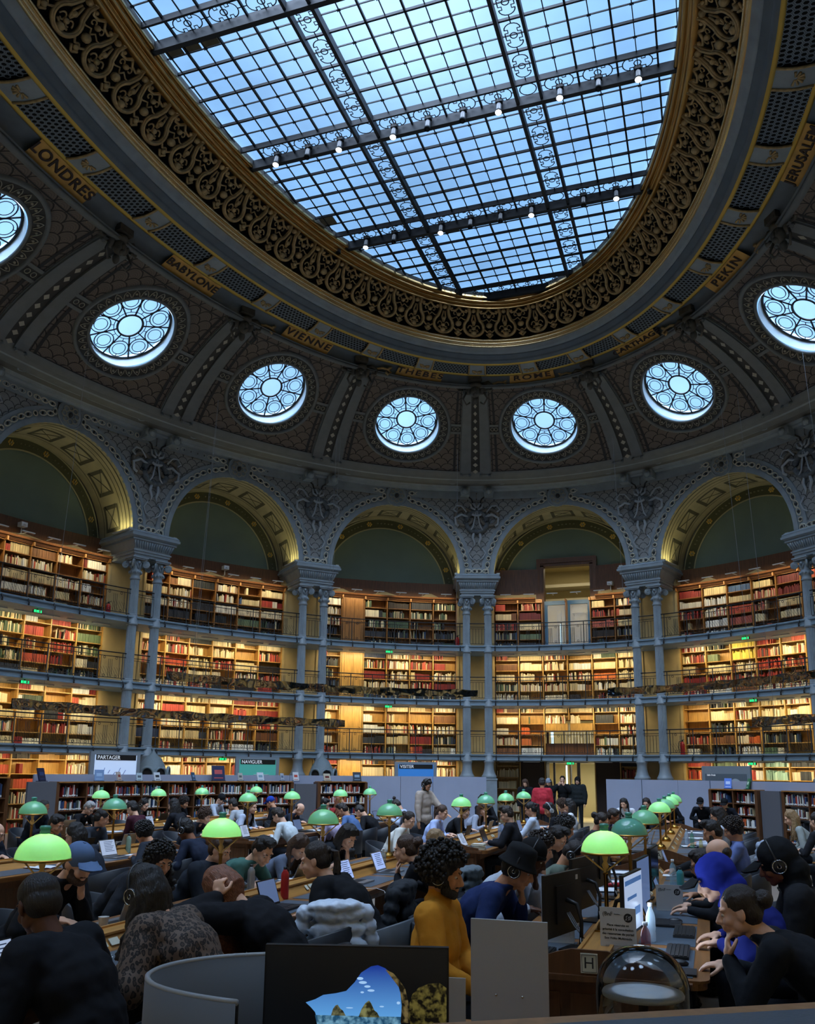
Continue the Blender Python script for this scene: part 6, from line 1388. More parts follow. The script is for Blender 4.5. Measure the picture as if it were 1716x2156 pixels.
def people():
    RT_,LF=0,PI
    H=dict(hero=True,scale=1.09)
    # table H, right side (they face left)
    person(5.14,-8.72,LF,'man with dark bun in black jacket, hand on mouth, earphones, at table H','mouse',1.17,0,('bun','dark'),'15181d',yaw=.1,pitch=.12,beard=0,bulk=.012,**H)
    person(5.02,-7.72,LF,'person in bright blue hood and dark cap, typing at table H','type',1.20,0,(None,'dark'),'18226e',pitch=.45,visor=True,cap=('hood','1d2a8c'),bulk=.01,**H)
    person(5.42,-7.55,LF,'person in black hooded coat and cap with headphones at table H','fold',1.30,2,(None,'dark'),'1a1c20',pitch=.35,cap=('hood','14171b'),visor=True,phones='black',bulk=.03,chair='grey',**H)
    person(5.06,-6.35,LF,'balding man in black behind the blue hood at table H','type',1.24,0,('fringe','dark'),'17191d',pitch=.5)
    person(4.92,-5.6,LF,'small dark-haired reader with glasses beyond the balding man at table H','write',1.14,1,('short','dark'),'2a2d33',pitch=.5,glasses=True)
    person(5.02,-3.55,LF,'bearded man with thick quiff in black sweater writing at table H','write',1.28,1,('quiff','black'),'15171b',pitch=.5,beard=1)
    person(5.25,-2.9,LF,'curly-haired reader in a lilac blue shirt behind the bearded man','type',1.26,1,('curly','dark'),'5f6fa0',pitch=.4)
    person(5.10,.6,LF,'reader with long dark wavy hair and white shirt at table A','type',1.28,1,('longwavy','black'),'a7adb8',pitch=.4)
    person(5.15,2.6,LF,'dark-haired reader far along the right side of table A','fold',1.2,0,('longwavy','black'),'2b2e36',pitch=.4)
    person(5.1,4.1,LF,'reader raising white-sleeved arms at the far end of table A','phone',1.15,1,('short','dark'),'c3c7cc',pitch=.3)
    # side armchairs by the right low bookcase
    person(6.25,1.9,LF,'woman with long blond hair in grey jacket by the right low bookcase','lap',1.2,0,('long','blond'),'8b928f',pitch=.5,chair='grey')
    person(6.45,.1,PI*.75,'dark-haired woman in black seen from behind in the grey armchair','type',1.22,0,('bun','dark'),'1b1d22',pitch=.2,chair='grey')
    person(6.85,.35,PI*.75,'woman with braided brown hair and black sleeves by the grey armchair','lap',1.24,0,('topbun','brown'),'202226',pitch=.3,chair='grey')
    # table H, left side (they face right)
    person(3.54,-9.02,RT_,'curly-haired man in mustard knit sweater and headphones at table H','lap',1.29,1,('afro','black'),'c98a2c',yaw=-.1,pitch=.12,phones='black',knit=True,turtle=True,bulk=.018,chair='grey',beard=1,hero=True,scale=1.03)
    person(3.68,-7.60,RT_,'man in black bucket hat and navy sweater with headphones, chin on hand','chinL',1.20,1,('short','black'),'1c2c58',pitch=.5,phones='black',cap=('bucket','17191c'),bulk=.012,**H)
    person(3.62,-6.75,RT_,'man in black beanie, headphones and white hoodie at table H','chinL',1.24,3,(None,'black'),'aeb6c2',pitch=.35,phones='black',cap=('beanie','111214'),bulk=.012,**H)
    person(3.58,-6.1,RT_,'pale man with curly hair and headphones beside the white hoodie','chinR',1.22,0,('curly','dark'),'9aa2b0',pitch=.3,phones='white')
    person(3.50,-4.75,RT_,'man with tousled dark hair in black sweatshirt at table H','type',1.22,0,('quiff','black'),'16181c',pitch=.6,yaw=-.2)
    person(3.78,-5.55,RT_,'man with shaved head, headphones and olive T-shirt at table H','write',1.17,1,('buzz','dark'),'5f6a5e',pitch=.7,phones='black',sleeve='short')
    person(3.40,-3.55,RT_,'reader with curly black hair seen from behind at table H','fold',1.26,1,('curlylong','black'),'2a1f26',pitch=.4,yaw=.5)
    person(3.50,-.75,RT_,'reader with low dark bun in dark top at table A','type',1.2,1,('bun','dark'),'25272d',pitch=.4)
    person(3.50,.9,RT_,'dark-haired reader in navy top far along table A','fold',1.2,2,('short','dark'),'232b3d',pitch=.4)
    # table G, left side (face right)
    person(.62,-8.58,RT_,'bearded man in light blue cap and black shirt, hand to mouth','chinL',1.24,0,('buzz','brown'),'14161a',pitch=.42,cap=('baseball','5a7398'),beard=1,bulk=.01,yaw=-.15,**H)
    person(.62,-7.55,RT_,'woman with long curly dark hair, hand at her mouth, at table G','chinL',1.17,1,('curlylong','black'),'23262c',pitch=.45,yaw=-.35,**H)
    person(.72,-6.75,RT_,'man in dark puffer with white earphones behind the big green lamp','fold',1.17,0,('short','brown'),'20262f',pitch=.3,bulk=.03)
    person(.92,-6.30,RT_,'young man in green and grey T-shirt leaning over papers','reach',1.13,0,('quiff','black'),'3d6259',pitch=.65,yaw=-.35,sleeve='short',**H)
    person(.85,-5.35,RT_,'woman with grey-brown hair in grey sweatshirt at table G','write',1.13,0,('long','brown'),'5b6578',pitch=.75,yaw=-.3)
    person(.95,-4.25,RT_,'woman with black bob writing on a tablet, chin on hand','chinL',1.13,0,('bob','black'),'15191f',pitch=.55,yaw=-.3,sleeve='short',**H)
    person(.62,-1.00,RT_,'woman with earbud in cream hoodie at table B','type',1.17,0,('bun','dark'),'c9cbc4',pitch=.35,yaw=-.5)
    person(.60,.85,RT_,'woman in light blue sweater typing at table B','type',1.19,0,('ponytail','brown'),'a9bbe6',pitch=.45,yaw=-.2)
    person(.60,2.35,RT_,'woman with glasses and black top writing at table B','write',1.17,0,('bun','dark'),'14161a',pitch=.6,glasses=True,yaw=-.4)
    person(.62,3.7,RT_,'woman in striped blouse resting her head at table B','chinL',1.15,0,('long','brown'),'8f96a5',pitch=.4,yaw=-.4)
    # table G, right side (face left)
    person(2.04,-10.62,LF,'man in black jacket with earbud seen from behind at the lower left','type',1.25,3,('buzz','black'),'101319',pitch=.3,yaw=-.3,bulk=.03,rot=.0,**H)
    person(1.98,-9.70,LF,'woman in leopard print blouse with long wavy black hair and headphones','type',1.22,0,('longwavy','black'),'5a4a3c',pitch=.45,yaw=-.2,topmat=LEOP,phones='black',glasses=True,bulk=.03,chair='teal',**H)
    person(1.98,-8.85,LF,'woman with long reddish brown hair hiding her face behind her hand','templeL',1.13,0,('hunch','red'),'121419',pitch=.75,yaw=-.1,bulk=.03,**H)
    person(2.12,-7.72,LF,'woman with dark ponytail and earbud in black jacket at table G','type',1.20,0,('ponytail','dark'),'101216',pitch=.25,yaw=.15,bulk=.02,chair='grey',**H)
    person(2.18,-5.75,LF,'woman with pinned-up hair and earphones in black sweater, chin on hand','mouse',1.18,0,('bun','brown'),'14161b',pitch=.2,**H)
    person(2.25,-5.00,LF,'woman with straight dark blond hair behind the black sweater','type',1.17,0,('long','blond'),'2a2c33',pitch=.3,yaw=.5)
    person(2.00,-.35,LF,'man with glasses in black suit jacket at table B','type',1.24,0,('quiff','dark'),'15171d',pitch=.3,glasses=True,bulk=.015)
    person(2.02,1.5,LF,'reader with low ponytail and pale blue shirt at table B','type',1.28,1,('ponytail','black'),'b6c2d3',pitch=.3)
    person(2.10,2.95,LF,'person in black hoodie with white headphones at table B','fold',1.19,1,('bob','black'),'16181d',pitch=.5,phones='white',yaw=.6)
    person(2.10,4.5,LF,'reader with tousled brown hair far along table B','chinR',1.22,0,('curly','brown'),'3a2a2c',pitch=.4)
    person(2.35,3.8,LF,'reader with straight black hair in white top at table B','fold',1.25,1,('long','black'),'c7ccd2',pitch=.4)
    # table F
    person(-3.20,-5.35,RT_,'bald reader in quilted navy jacket at the left edge','type',1.13,0,('fringe','dark'),'191f2a',pitch=.5,bulk=.035,yaw=.5)
    person(-1.72,-5.75,LF,'woman with very long straight black hair at table F','fold',1.15,0,('long','black'),'1f2530',pitch=.4,yaw=.4)
    person(-3.2,-4.3,RT_,'man with short dark hair in profile behind the long black hair','type',1.18,1,('short','black'),'23262c',pitch=.3)
    person(-3.22,-3.35,RT_,'reader with long braid in grey jacket leaning on table F','fold',1.20,1,('braid','black'),'30363f',pitch=.5,yaw=.9)
    person(-1.74,-4.45,LF,'reader with short curly black hair at table F','write',1.14,1,('curly','black'),'252a33',pitch=.5)
    person(-1.2,-4.35,LF,'reader with headphones in navy top, hand to face','chinR',1.17,2,('short','black'),'1c2436',pitch=.4,phones='black')
    # table C
    person(-3.22,-.6,RT_,'reader with curly brown hair at the near end of table C','fold',1.14,0,('curly','brown'),'20242c',pitch=.5)
    person(-3.20,1.0,RT_,'young woman with long dark hair in pale hoodie at table C','type',1.20,0,('long','black'),'a9b4c8',pitch=.15)
    person(-1.85,-.55,LF,'boy with dark hair in a white zip jacket typing at table C','type',1.16,0,('short','dark'),'b9c4c9',pitch=.6,yaw=.1)
    person(-3.25,3.2,RT_,'balding man in navy sweater bending low at table C','write',1.13,0,('fringe','brown'),'1c2434',pitch=.8)
    person(-3.22,4.45,RT_,'smiling man with glasses and red collar at table C','fold',1.18,0,('short','black'),'701e22',pitch=.3,glasses=True)
    person(-1.78,1.1,LF,'person in lilac shirt hunched beside the boy in white','fold',1.13,0,('bob','black'),'b3a9c9',pitch=.6)
    person(-1.78,2.05,LF,'young man in blue hoodie reading at table C','write',1.16,1,('quiff','dark'),'4a6590',pitch=.6)
    person(-1.78,2.95,LF,'woman with top knot in black top bending at table C','write',1.13,0,('topbun','black'),'131418',pitch=.8)
    person(-3.22,5.3,RT_,'smiling woman with auburn hair and red jacket at table C','chinL',1.17,0,('longwavy','red'),'8c2b2b',pitch=.1)
    person(-1.78,5.2,LF,'woman with messy bun in pale sweater at the far end of table C','write',1.15,0,('topbun','dark'),'a9b7cf',pitch=.7)
    # table D
    person(-6.28,-1.0,RT_,'man in black and blue tracksuit jacket with white piping at table D','fold',1.21,2,('buzz','black'),'161a22',pitch=.3,yaw=.1,beard=1)
    person(-6.25,.2,RT_,'grey-haired man with glasses in black jacket reading at table D','write',1.17,0,('short','grey'),'14161b',pitch=.6,glasses=True)
    person(-4.78,-.5,LF,'person in maroon top with raised hand at table D','chinL',1.20,0,('short','black'),'3c1a26',pitch=.4)
    person(-6.22,1.9,RT_,'girl with headphones and grey cardigan at table D','type',1.15,0,('long','black'),'7f7f82',pitch=.3,phones='black')
    person(-4.75,.75,LF,'woman with long dark hair resting chin on hand at table D','chinL',1.20,0,('longwavy','black'),'1b1d23',pitch=.2)
    person(-4.75,3.0,LF,'person in light grey sweater and dark hair at table D','type',1.17,1,('short','black'),'9aa1a8',pitch=.5)
    person(-6.22,5.0,RT_,'man in black cap and pale shirt at the far end of table D','write',1.19,0,(None,'dark'),'aeb8c6',pitch=.6,cap=('baseball','15171a'))
    person(-4.75,4.75,LF,'person in cobalt blue cap at table D','fold',1.18,1,(None,'dark'),'1a1c22',pitch=.3,cap=('baseball','1f3f9c'))
    person(-6.22,3.4,RT_,'reader with curly hair in a black puffer behind the lamps of table D','fold',1.15,1,('curly','dark'),'16191f',pitch=.5,bulk=.03)
    # seated along the right partition
    w=[(2.95,8.9,'woman with long dark hair and white top against the right partition','long','black','d3d7dc',0),(3.45,9.6,'woman with wavy hair in a dark coat against the right partition','longwavy','dark','23262a',0),(3.95,10.4,'man in black top against the partition behind the lamps','short','black','15181d',1),(4.75,11.1,'man in black jacket and cap against the partition','short','black','14171c',0)]
    for i,(x,y,l,h_,hc_,tp,sk) in enumerate(w): person(x,y,-PI/2-.2,l,'lap',1.16,sk,(h_ if i!=3 else None,hc_),tp,pitch=.5,cap=('baseball','121417') if i==3 else None)
    person(5.35,10.6,-PI/2-.3,'man in black cap and navy coat left of the right low bookcase','lap',1.18,1,(None,'dark'),'171b26',pitch=.5,cap=('baseball','101215'))
    person(-.35,7.6,-PI/2,'curly-haired reader in black seated before the lilac partition','chinR',1.2,1,('curly','black'),'15171b',pitch=.4)
    # standing
    person(-.48,3.35,-.35,'man standing in a beige turtleneck with headphones and beard','leanhand',1.7,1,('short','black'),'a3968a','2a2d33',pitch=.65,stand=True,phones='black',beard=1,turtle=True,bulk=.02)
    person(.85,9.2,PI/2+.2,'person standing in red sweater with back turned','down',1.7,1,('short','black'),'b0303c','22242a',pitch=.2,stand=True,bulk=.02)
    person(-.55,14.0,-PI/2,'person standing in black beside the doorway shelves','down',1.7,0,('bob','brown'),'14161a',pitch=.3,stand=True,scale=.96,bulk=.03)
    person(-.20,16.3,-PI/2-.4,'person in pale beanie and black coat with red bag by the doorway','phone',1.7,0,('long','brown'),'15181c',pitch=.3,stand=True,cap=('beanie','8d99a8'),scale=.97,bulk=.035)
    person(.27,16.35,-PI/2,'man in black sweater and jeans photographing in the doorway','photo',1.7,0,('short','black'),'16181b','4a5c74',pitch=.1,stand=True,scale=1.02,bulk=.02)
    person(.78,16.3,-PI/2,'woman in long dark coat and black headscarf in the doorway','down',1.7,0,(None,'dark'),'22282a','1a1f20',pitch=.1,stand=True,cap=('hood','17191b'),bulk=.05)
    for s,off,l,h_,hc_,tp in((-2.05,-1.6,'bald man looking down over the low shelves by the NAVIGUER screen','fringe','brown','1c1a1a'),(-1.86,-1.6,'grey-haired man in black seen over the end of the low shelves','short','grey','14171c'),(-1.79,-1.5,'person wearing an orange backpack between the low shelves','bob','brown','23262b'),(-1.63,-1.4,'person with brown hair beside the second stone vent','curly','brown','1e2024'),(-2.67,-1.5,'dark head silhouetted before the PARTAGER screen','short','black','1a2030'),(-.90,-1.5,'man before the blue VISITER screen','short','grey','151820'),(1.02,-1.5,'woman with long dark hair left of the map panel','long','black','1a1c22'),(1.08,-1.4,'man in black seen from behind left of the map panel','short','black','14161b')):
        p=E(s,-1.35); person(float(p[0]),float(p[1]),r2.uniform(0,6.28),l,'down',1.7,0,(h_,hc_),tp,pitch=.4,stand=True,scale=.94,bulk=.02)
r2=random.Random(11)
people()
# ---------------------------------------------------------------- things on the tables
SILV=mat('laptop_silver',srgb('9a9da1'),.35,.7); DARKG=mat('laptop_dark',srgb('2a2c30'),.4,.5); KEYS=mat('keys_black',srgb('0d0e10'),.5); PAPER=mat('paper',srgb('cfd2d4'),.8)
def scr(name,col,e): return mat('screen_'+name,(.02,.02,.02),.25,emit=col,es=e)
SCR={'blue':scr('blue',(.35,.5,.95),.9),'white':scr('white',(.50,.64,.92),.7),'dim':scr('dim',(.12,.2,.42),.6),'off':mat('screen_off',(.008,.009,.012),.12)}
def laptop(x,y,rz,label,col='silver',disp='off',ang=105,z=.754,s=1.0):
    """the keyboard opens towards local -x (where the reader sits)"""
    e=empty('laptop',(x,y,z),rz,label,'laptop','laptops on the reading tables',scale=s); m=SILV if col=='silver' else DARKG
    mb=MB(); mb.box((0,0,.008),(.22,.31,.016)); mb.build('base',m,e); mb=MB(); mb.box((.02,0,.0168),(.10,.27,.002)); o=mb.build('keyboard',KEYS,e); mb=MB(); mb.box((-.07,0,.0166),(.06,.10,.001)); mb.build('trackpad',m,e)
    R=np.array(Matrix.Translation((.11,0,.016))@Matrix.Rotation(math.radians(ang-90),4,'Y')); mb=MB(); mb.box((0,0,.105),(.008,.31,.21),0,R); lid=mb.build('lid',m,e)
    mb=MB(); mb.box((-.0048,0,.107),(.001,.29,.185),0,R); d=mb.build('display',SCR[disp],lid)
    if disp in('white','blue'):
        mb=MB(); 
        for i in range(7): mb.box((-.0056,-.02+.01*(i%3),.18-i*.02),(.0006,.18-.02*(i%3),.006),0,R)
        mb.build('display_text',mat('screen_text',srgb('3a4a6a'),.5),lid)
    return e
def bottle(x,y,label,col,h=.24,r=.033,z=.752,kind='steel'):
    e=empty('bottle',(x,y,z),0,label,'bottle','bottles on the reading tables'); mb=MB()
    if kind=='pet': mb.lathe([(.0,0),(r*.9,0),(r,.01),(r,h*.25),(r*.92,h*.28),(r,h*.32),(r,h*.62),(r*.8,h*.74),(r*.4,h*.86),(.013,h*.9),(.013,h*.93)],n=18); mb.build('body',mat('pet_'+col,srgb(col),.1,alpha=.45,spec=.8),e); cp=WHITE
    else: mb.lathe([(0,0),(r,0),(r,.01),(r,h*.72),(r*.9,h*.8),(r*.5,h*.88),(r*.5,h*.91)],n=20); mb.build('body',mat('bottle_'+col,srgb(col),.3,.5 if kind=='steel' else 0),e); cp=BLK
    mb=MB(); mb.lathe([(.016,h*.9),(.016,h),(0,h)],n=14); mb.build('cap',cp,e); 
    return e
def openbook(x,y,rz,label,z=.754,w_=.2,h=.27,thick=.012):
    e=empty('open_book',(x,y,z),rz,label,'book','open books and papers on the tables'); mb=MB()
    for s in(-1,1):
        G=[[(xx,s*(.004+yy),.004+thick*math.sin(min(1,yy/.05)*PI/2)*(1-.35*yy/w_)) for yy in np.linspace(0,w_/2*1.4,7)] for xx in(-h/2,h/2)]; mb.grid(G,0)
    mb.build('pages',PAPER,e); mb=MB(); mb.box((0,0,.002),(h+.01,w_*1.42,.004)); mb.build('cover',mat('cover_'+str(int(x*10)%4),srgb(['2c3a55','6b2420','3f4d3a','1f1f22'][int(abs(x)*10)%4]),.5),e)
    return e
def sheet(x,y,rz,label,n=3,z=.7545):
    e=empty('paper_sheets',(x,y,z),rz,label,'paper','papers on the tables'); mb=MB()
    for i in range(n): R=np.array(Matrix.Rotation(.25*i-.2,4,'Z')); mb.box((.01*i,.012*i,.001+.0015*i),(.297,.21,.001),0,R)
    mb.build('sheets',PAPER,e); return e
def stack(x,y,rz,label,cols,z=.754):
    for i,c in enumerate(cols):
        o=link(UB,'book'); M=Matrix.Translation((x,y,z+.028*i))@Matrix.Rotation(rz+.2*math.sin(i*2),4,'Z')@Matrix(((0,.2,0,-.1),(.15,0,0,-.075),(0,0,.026,0),(0,0,0,1)))@Matrix(((0,0,1,0),(0,1,0,0),(1,0,0,0),(0,0,0,1)))
        o.matrix_world=M; o.color=(*srgb(c),1); tag(o,label%('lowest','second','third','top')[min(i,3)],'book','stacked books on the tables')
TAKEN=[]
def near(x,y,d=.22): return any((x-a)**2+(y-b)**2<d*d for a,b in TAKEN)
# hand-placed things
laptop(.90,-8.45,0,'open grey laptop seen from behind before the man in the blue cap','silver','off',110)
laptop(1.62,-10.25,PI,'open laptop with white page before the man in black at the lower left','dark','white',112)
laptop(1.70,-8.30,PI,'dark laptop before the redhead hiding her face','dark','dim',108); laptop(1.68,-7.35,PI,'laptop before the woman with the ponytail','dark','dim',108)
laptop(1.02,-5.95,0,'pale laptop before the young man in green leaning over papers','silver','off',115)
laptop(1.62,-5.55,PI,'open laptop with blue screen before the woman with pinned-up hair','silver','blue',112); laptop(1.60,-4.55,PI,'second open laptop with blue screen beyond the milk bottle','silver','blue',112)
laptop(-2.15,-.85,PI+.1,'laptop with a white page before the boy in white','dark','white',110); laptop(-2.14,-4.40,PI,'laptop with a white document at table F beside the green flask','silver','white',110)
laptop(-5.80,1.25,.3,'small laptop with bright screen before the girl with headphones','silver','white',108)
laptop(1.62,-1.0,PI,'slim laptop with bright page on the near end of table B','silver','white',118); laptop(1.72,-.1,PI,'dark laptop before the man in the suit jacket','dark','off',112); laptop(.95,.75,0,'black laptop before the woman in the light blue sweater','dark','off',105)
laptop(4.66,-6.95,PI,'dark laptop before the person in the blue hood','dark','dim',112); laptop(4.70,-5.9,PI,'open black laptop before the balding man','dark','dim',110)
laptop(-5.15,2.7,PI,'silver laptop before the person in the grey sweater','silver','off',110); laptop(-5.1,-.1,0.1,'beige laptop at the near end of table D','silver','off',100)
laptop(4.62,-2.9,PI,'silver laptop before the bearded man with the quiff','silver','dim',110)
bottle(1.44,-6.85,'red metal bottle with black cap before the woman with the ponytail','a31f22',.27,.036,kind='enamel'); bottle(.98,-6.62,'brushed steel bottle with black cap by the young man in green','9a9da0',.25,.034)
bottle(1.16,-5.05,'orange bottle behind the ponytail of the woman in black','d9492a',.22,.034,kind='enamel'); bottle(-2.38,-3.85,'sage green flask beside the white document laptop','7f9a8a',.25,.034,kind='enamel')
bottle(4.60,-8.22,'small bottle with red drink beside the BnF sign','8c1f24',.20,.030,kind='pet'); bottle(4.60,-7.72,'clear plastic water bottle with white cap by the monitor','b9cfe0',.25,.032,kind='pet')
bottle(4.62,-4.45,'light blue plastic sports bottle near the end of table H','8fb8c9',.25,.034,kind='pet'); bottle(4.70,-4.75,'teal plastic sports bottle near the end of table H','2f7f86',.20,.036,kind='enamel')
bottle(1.40,-4.25,'clear glass bottle with dark cap between the two blue screens','a9b6b6',.23,.033,kind='pet'); bottle(1.34,-3.6,'small white bottle by the teal lamp in the centre','d9dce0',.11,.022,kind='enamel')
bottle(-6.0,1.1,'plastic water bottle on table D before the girl with headphones','c0d4e4',.22,.032,kind='pet'); bottle(1.58,1.0,'blue water bottle on table B before the man in the suit jacket','7fa2c4',.26,.036,kind='pet'); bottle(-2.3,1.9,'water bottle on table C left of the big teal lamp','a9c0d4',.22,.032,kind='pet')
bottle(4.72,.4,'green glass bottle on table A','4f9a78',.26,.032,kind='pet'); bottle(4.62,1.1,'clear water bottle on table A','b4cce0',.24,.032,kind='pet'); bottle(4.85,.0,'small yellow drink bottle on table A','c9c24a',.18,.028,kind='pet')
def cup(x,y,label,z=.752): 
    e=empty('paper_cup',(x,y,z),0,label,'cup','cups on the reading tables'); mb=MB(); mb.lathe([(0,0),(.026,0),(.036,.09),(.038,.092),(.034,.088),(.025,.004),(0,.004)],n=20); mb.build('cup',WHITE,e); return e
cup(.98,-8.72,'white paper cup beside the grey laptop of the man in the blue cap'); cup(-2.32,2.5,'white paper cup on table C beside the big teal lamp'); cup(-2.25,-1.1,'white paper cup at the near end of table C')
sheet(1.05,-6.35,.2,'white papers under the arms of the young man in green',4); sheet(.95,-5.65,-.3,'white papers between the young man in green and the grey sweatshirt',3); openbook(1.02,-4.35,.1,'open book under the hand of the woman with the black bob'); sheet(1.1,-4.7,.2,'papers and blue cable beside the woman with the black bob'); stack(1.78,-1.25,.1,'%s book of the pile at the near end of table B',['c9cdd0','8f9aa0','d6d2c4'])
sheet(4.62,-3.6,.1,'sheets before the bearded man with the quiff',3); openbook(4.0,-3.6,.1,'open book before the curly-haired reader at table H'); openbook(4.0,-5.2,.2,'open book before the man in the olive T-shirt'); sheet(4.0,-4.55,0,'sheets before the man in the black sweatshirt',4); sheet(1.50,-9.6,.3,'crumpled white papers before the woman in leopard print',3)
RC=mat('pencil_case_red',srgb('b52430'),.5); 
e=empty('pencil_case',(4.08,-4.85,.754),.4,'red pencil case on table H','pencil case'); mb=MB(); mb.tube([(-.09,0,.02),(.09,0,.02)],.022,8); mb.build('case',RC,e)
e=empty('sunglasses',(1.42,-7.55,.754),.3,'pair of smoky wraparound glasses standing by the red bottle','glasses'); mb=MB(); mb.grid([[(.05*math.cos(a),.085*math.sin(a),z) for a in np.linspace(-1.2,1.2,12)] for z in(.02,.09)],0); mb.build('lens',mat('smoky_lens',srgb('8a5a4a'),.08,alpha=.7,spec=.8),e); mb=MB(); mb.tube([(.05*math.cos(a),.085*math.sin(a),.092) for a in np.linspace(-1.2,1.2,12)]+[(-.08,.085,.08)],.004,6); mb.build('frame',BLK,e)
# computer places of table H
def monitor(x,y,rz,label,disp='off',w_=.54,h=.34,zc=1.03):
    e=empty('computer_monitor',(x,y,.752),rz,label,'monitor','monitors on table H'); z=zc-.752; t=.028   # screen faces local -x
    mb=MB(); mb.box((0,0,z),(t,w_,h)); mb.box((.016,0,z),(.02,w_*.5,h*.6)); mb.build('housing',BLK,e); mb=MB(); mb.box((-t/2-.001,0,z+.004),(.002,w_-.016,h-.03)); d=mb.build('display',SCR[disp],e)
    if disp=='white':
        mb=MB(); mb.box((-t/2-.0025,0,z+h*.36),(.001,w_*.9,.03)); mb.box((-t/2-.0025,.05,z+h*.1),(.001,w_*.5,.02)); mb.box((-t/2-.0025,-.1,z-h*.15),(.001,w_*.3,.05)); mb.build('display_page_bars',mat('screen_bar_blue',srgb('4a78b8'),.4,emit=srgb('4a78b8'),es=.5),e)
    mb=MB(); mb.tube([(.03,0,z+.02),(.10,0,z+.0),(.13,0,z-.10),(.12,.0,.02)],[.016,.014,.012,.014],8); mb.build('arm',IRON,e); mb=MB(); mb.box((.10,0,.006),(.18,.2,.012)); mb.build('foot',BLK,e)
    mb=MB(); mb.box((.0165,w_*.36,z-h*.42),(.004,.035,.018)); mb.box((.0165,w_*.36,z+h*.38),(.004,.03,.03)); mb.build('sticker',WHITE,e)
    mb=MB(); 
    for i in range(3): mb.tube([(.03,.02*i,z-.06),(.09,.05*i-.03,z-.13-.02*i),(.14,.03-.04*i,.06),(.10+.03*i,.1-.07*i,.012)],.004,5)
    mb.build('cable',mat('cable_grey',srgb('8a8d90'),.5),e); return e
monitor(4.08,-8.15,-.26,'black computer monitor seen from behind, nearest on the left of table H',w_=.56,h=.38); monitor(4.06,-7.0,-.20,'black computer monitor seen from behind, second on the left of table H',h=.38); monitor(4.05,-5.7,-.15,'black computer monitor, third on the left of table H')
_m=monitor(4.50,-7.95,PI-.13,'computer monitor with bright page on the right of table H','white',h=.38); _s=area('screen_light',(-.03,0,.28),(0,PI/2,0),.34,.5,3.5,(.62,.78,1)); _s.parent=_m; monitor(4.48,-6.75,PI-.10,'dark computer monitor second on the right of table H','dim',h=.36); monitor(4.50,-5.6,PI-.06,'dark computer monitor third on the right of table H','off',h=.36)
def acry(x,y,rz,label,lines=True,mir=False,z=.752,h=.30):
    e=empty('place_sign',(x,y,z),rz,label,'sign','white signs on the tables'); mb=MB(); mb.box((0,0,h/2+.004),(.215,.006,h)); mb.box((0,.03,.003),(.2,.08,.006)); mb.build('plate',mat('sign_white',srgb('b9bcbd'),.4),e)
    f=-.0035; t=mat('sign_ink',srgb('15171a'),.5)
    if mir: o=text('(BnF',.045,(0,f,h-.05),(PI/2,0,0),t,e); o.scale=(-1,1,1); return e
    text('(BnF',.034,(-.060,f,h-.035),(PI/2,0,0),t,e); text('Richelieu',.010,(-.004,f,h-.034),(PI/2,0,0),t,e)
    mb=MB(); n=28; mb.add([(.062+.026*math.cos(a),f-.0004,h-.052+.026*math.sin(a)) for a in np.linspace(0,2*PI,n,endpoint=False)],[tuple(range(n))]); mb.build('round_logo',t,e)
    mb=MB(); mb.tube([(.052,f-.001,h-.062),(.052,f-.001,h-.042),(.060,f-.001,h-.040)],.0016,4); mb.ell((.050,f-.001,h-.063),(.004,.001,.003),nu=8,nv=4)
    for i in range(3): mb.tube([(.060+.007*i,f-.001,h-.068+.003*i),(.064+.006*i,f-.001,h-.060+.003*i),(.062+.007*i,f-.001,h-.052+.003*i),(.067+.006*i,f-.001,h-.044+.003*i)],.0014,4)
    mb.build('logo_marks',mat('sign_white2',srgb('b9bcbd'),.4),e)
    if lines:
        text('Place réservée en\npriorité à la consultation\ndes ressources du portail\nSon Vidéo Multimédia',.0185,(0,f,h-.135),(PI/2,0,0),t,e,bold=.0003,space=1.35)
        mb=MB(); mb.box((0,f,h-.215),(.15,.0008,.0008)); mb.box((0,f,h-.255),(.15,.0008,.0008)); mb.box((-.075,f,h-.235),(.0008,.0008,.04)); mb.box((.075,f,h-.235),(.0008,.0008,.04)); mb.build('ruled_box',t,e)
    return e
acry(4.455,-8.42,-.06,'white BnF sign reserving the place, in front of the nearest lamp pole'); acry(4.02,-7.98,.12,'white BnF sign half hidden behind the nearest black monitor'); acry(4.66,-6.25,.2,'small cream sign beyond the water bottle on table H',z=.752,h=.2,lines=False)
for x,y,lab in((4.80,-7.30,'black keyboard under the hands of the person in the blue hood'),(4.78,-8.05,'black keyboard near the hand of the man with the dark bun'),(3.98,-8.45,'black keyboard before the nearest black monitor')):
    e=empty('keyboard',(x,y,.752),0,lab,'keyboard','keyboards on table H'); mb=MB(); mb.box((0,0,.010),(.14,.42,.018)); mb.build('case',BLK,e); mb=MB()
    for i in range(5): mb.box((-.05+i*.025,0,.021),(.019,.40,.005))
    mb.build('keys',KEYS,e)
for x,y,lab in((4.80,-8.42,'small black mouse under the hand of the man with the dark bun'),(4.72,-6.85,'black trackball mouse by the blue hood'),(4.10,-8.72,'black mouse at the near left corner of table H')):
    e=empty('computer_mouse',(x,y,.753),0,lab,'mouse','computer mice on table H'); mb=MB(); mb.ell((0,0,.012),(.055,.032,.022)); mb.build('shell',BLK,e); mb=MB(); mb.tube([(-.05,0,.01),(-.15,.03,.006),(-.3,0,.006)],.002,4); mb.build('cable',BLK,e)
e=empty('tablet',(4.78,-8.62,.754),.0,'black tablet at the right near corner of table H','tablet'); mb=MB(); mb.box((0,0,.005),(.24,.17,.01)); mb.build('body',BLK,e)
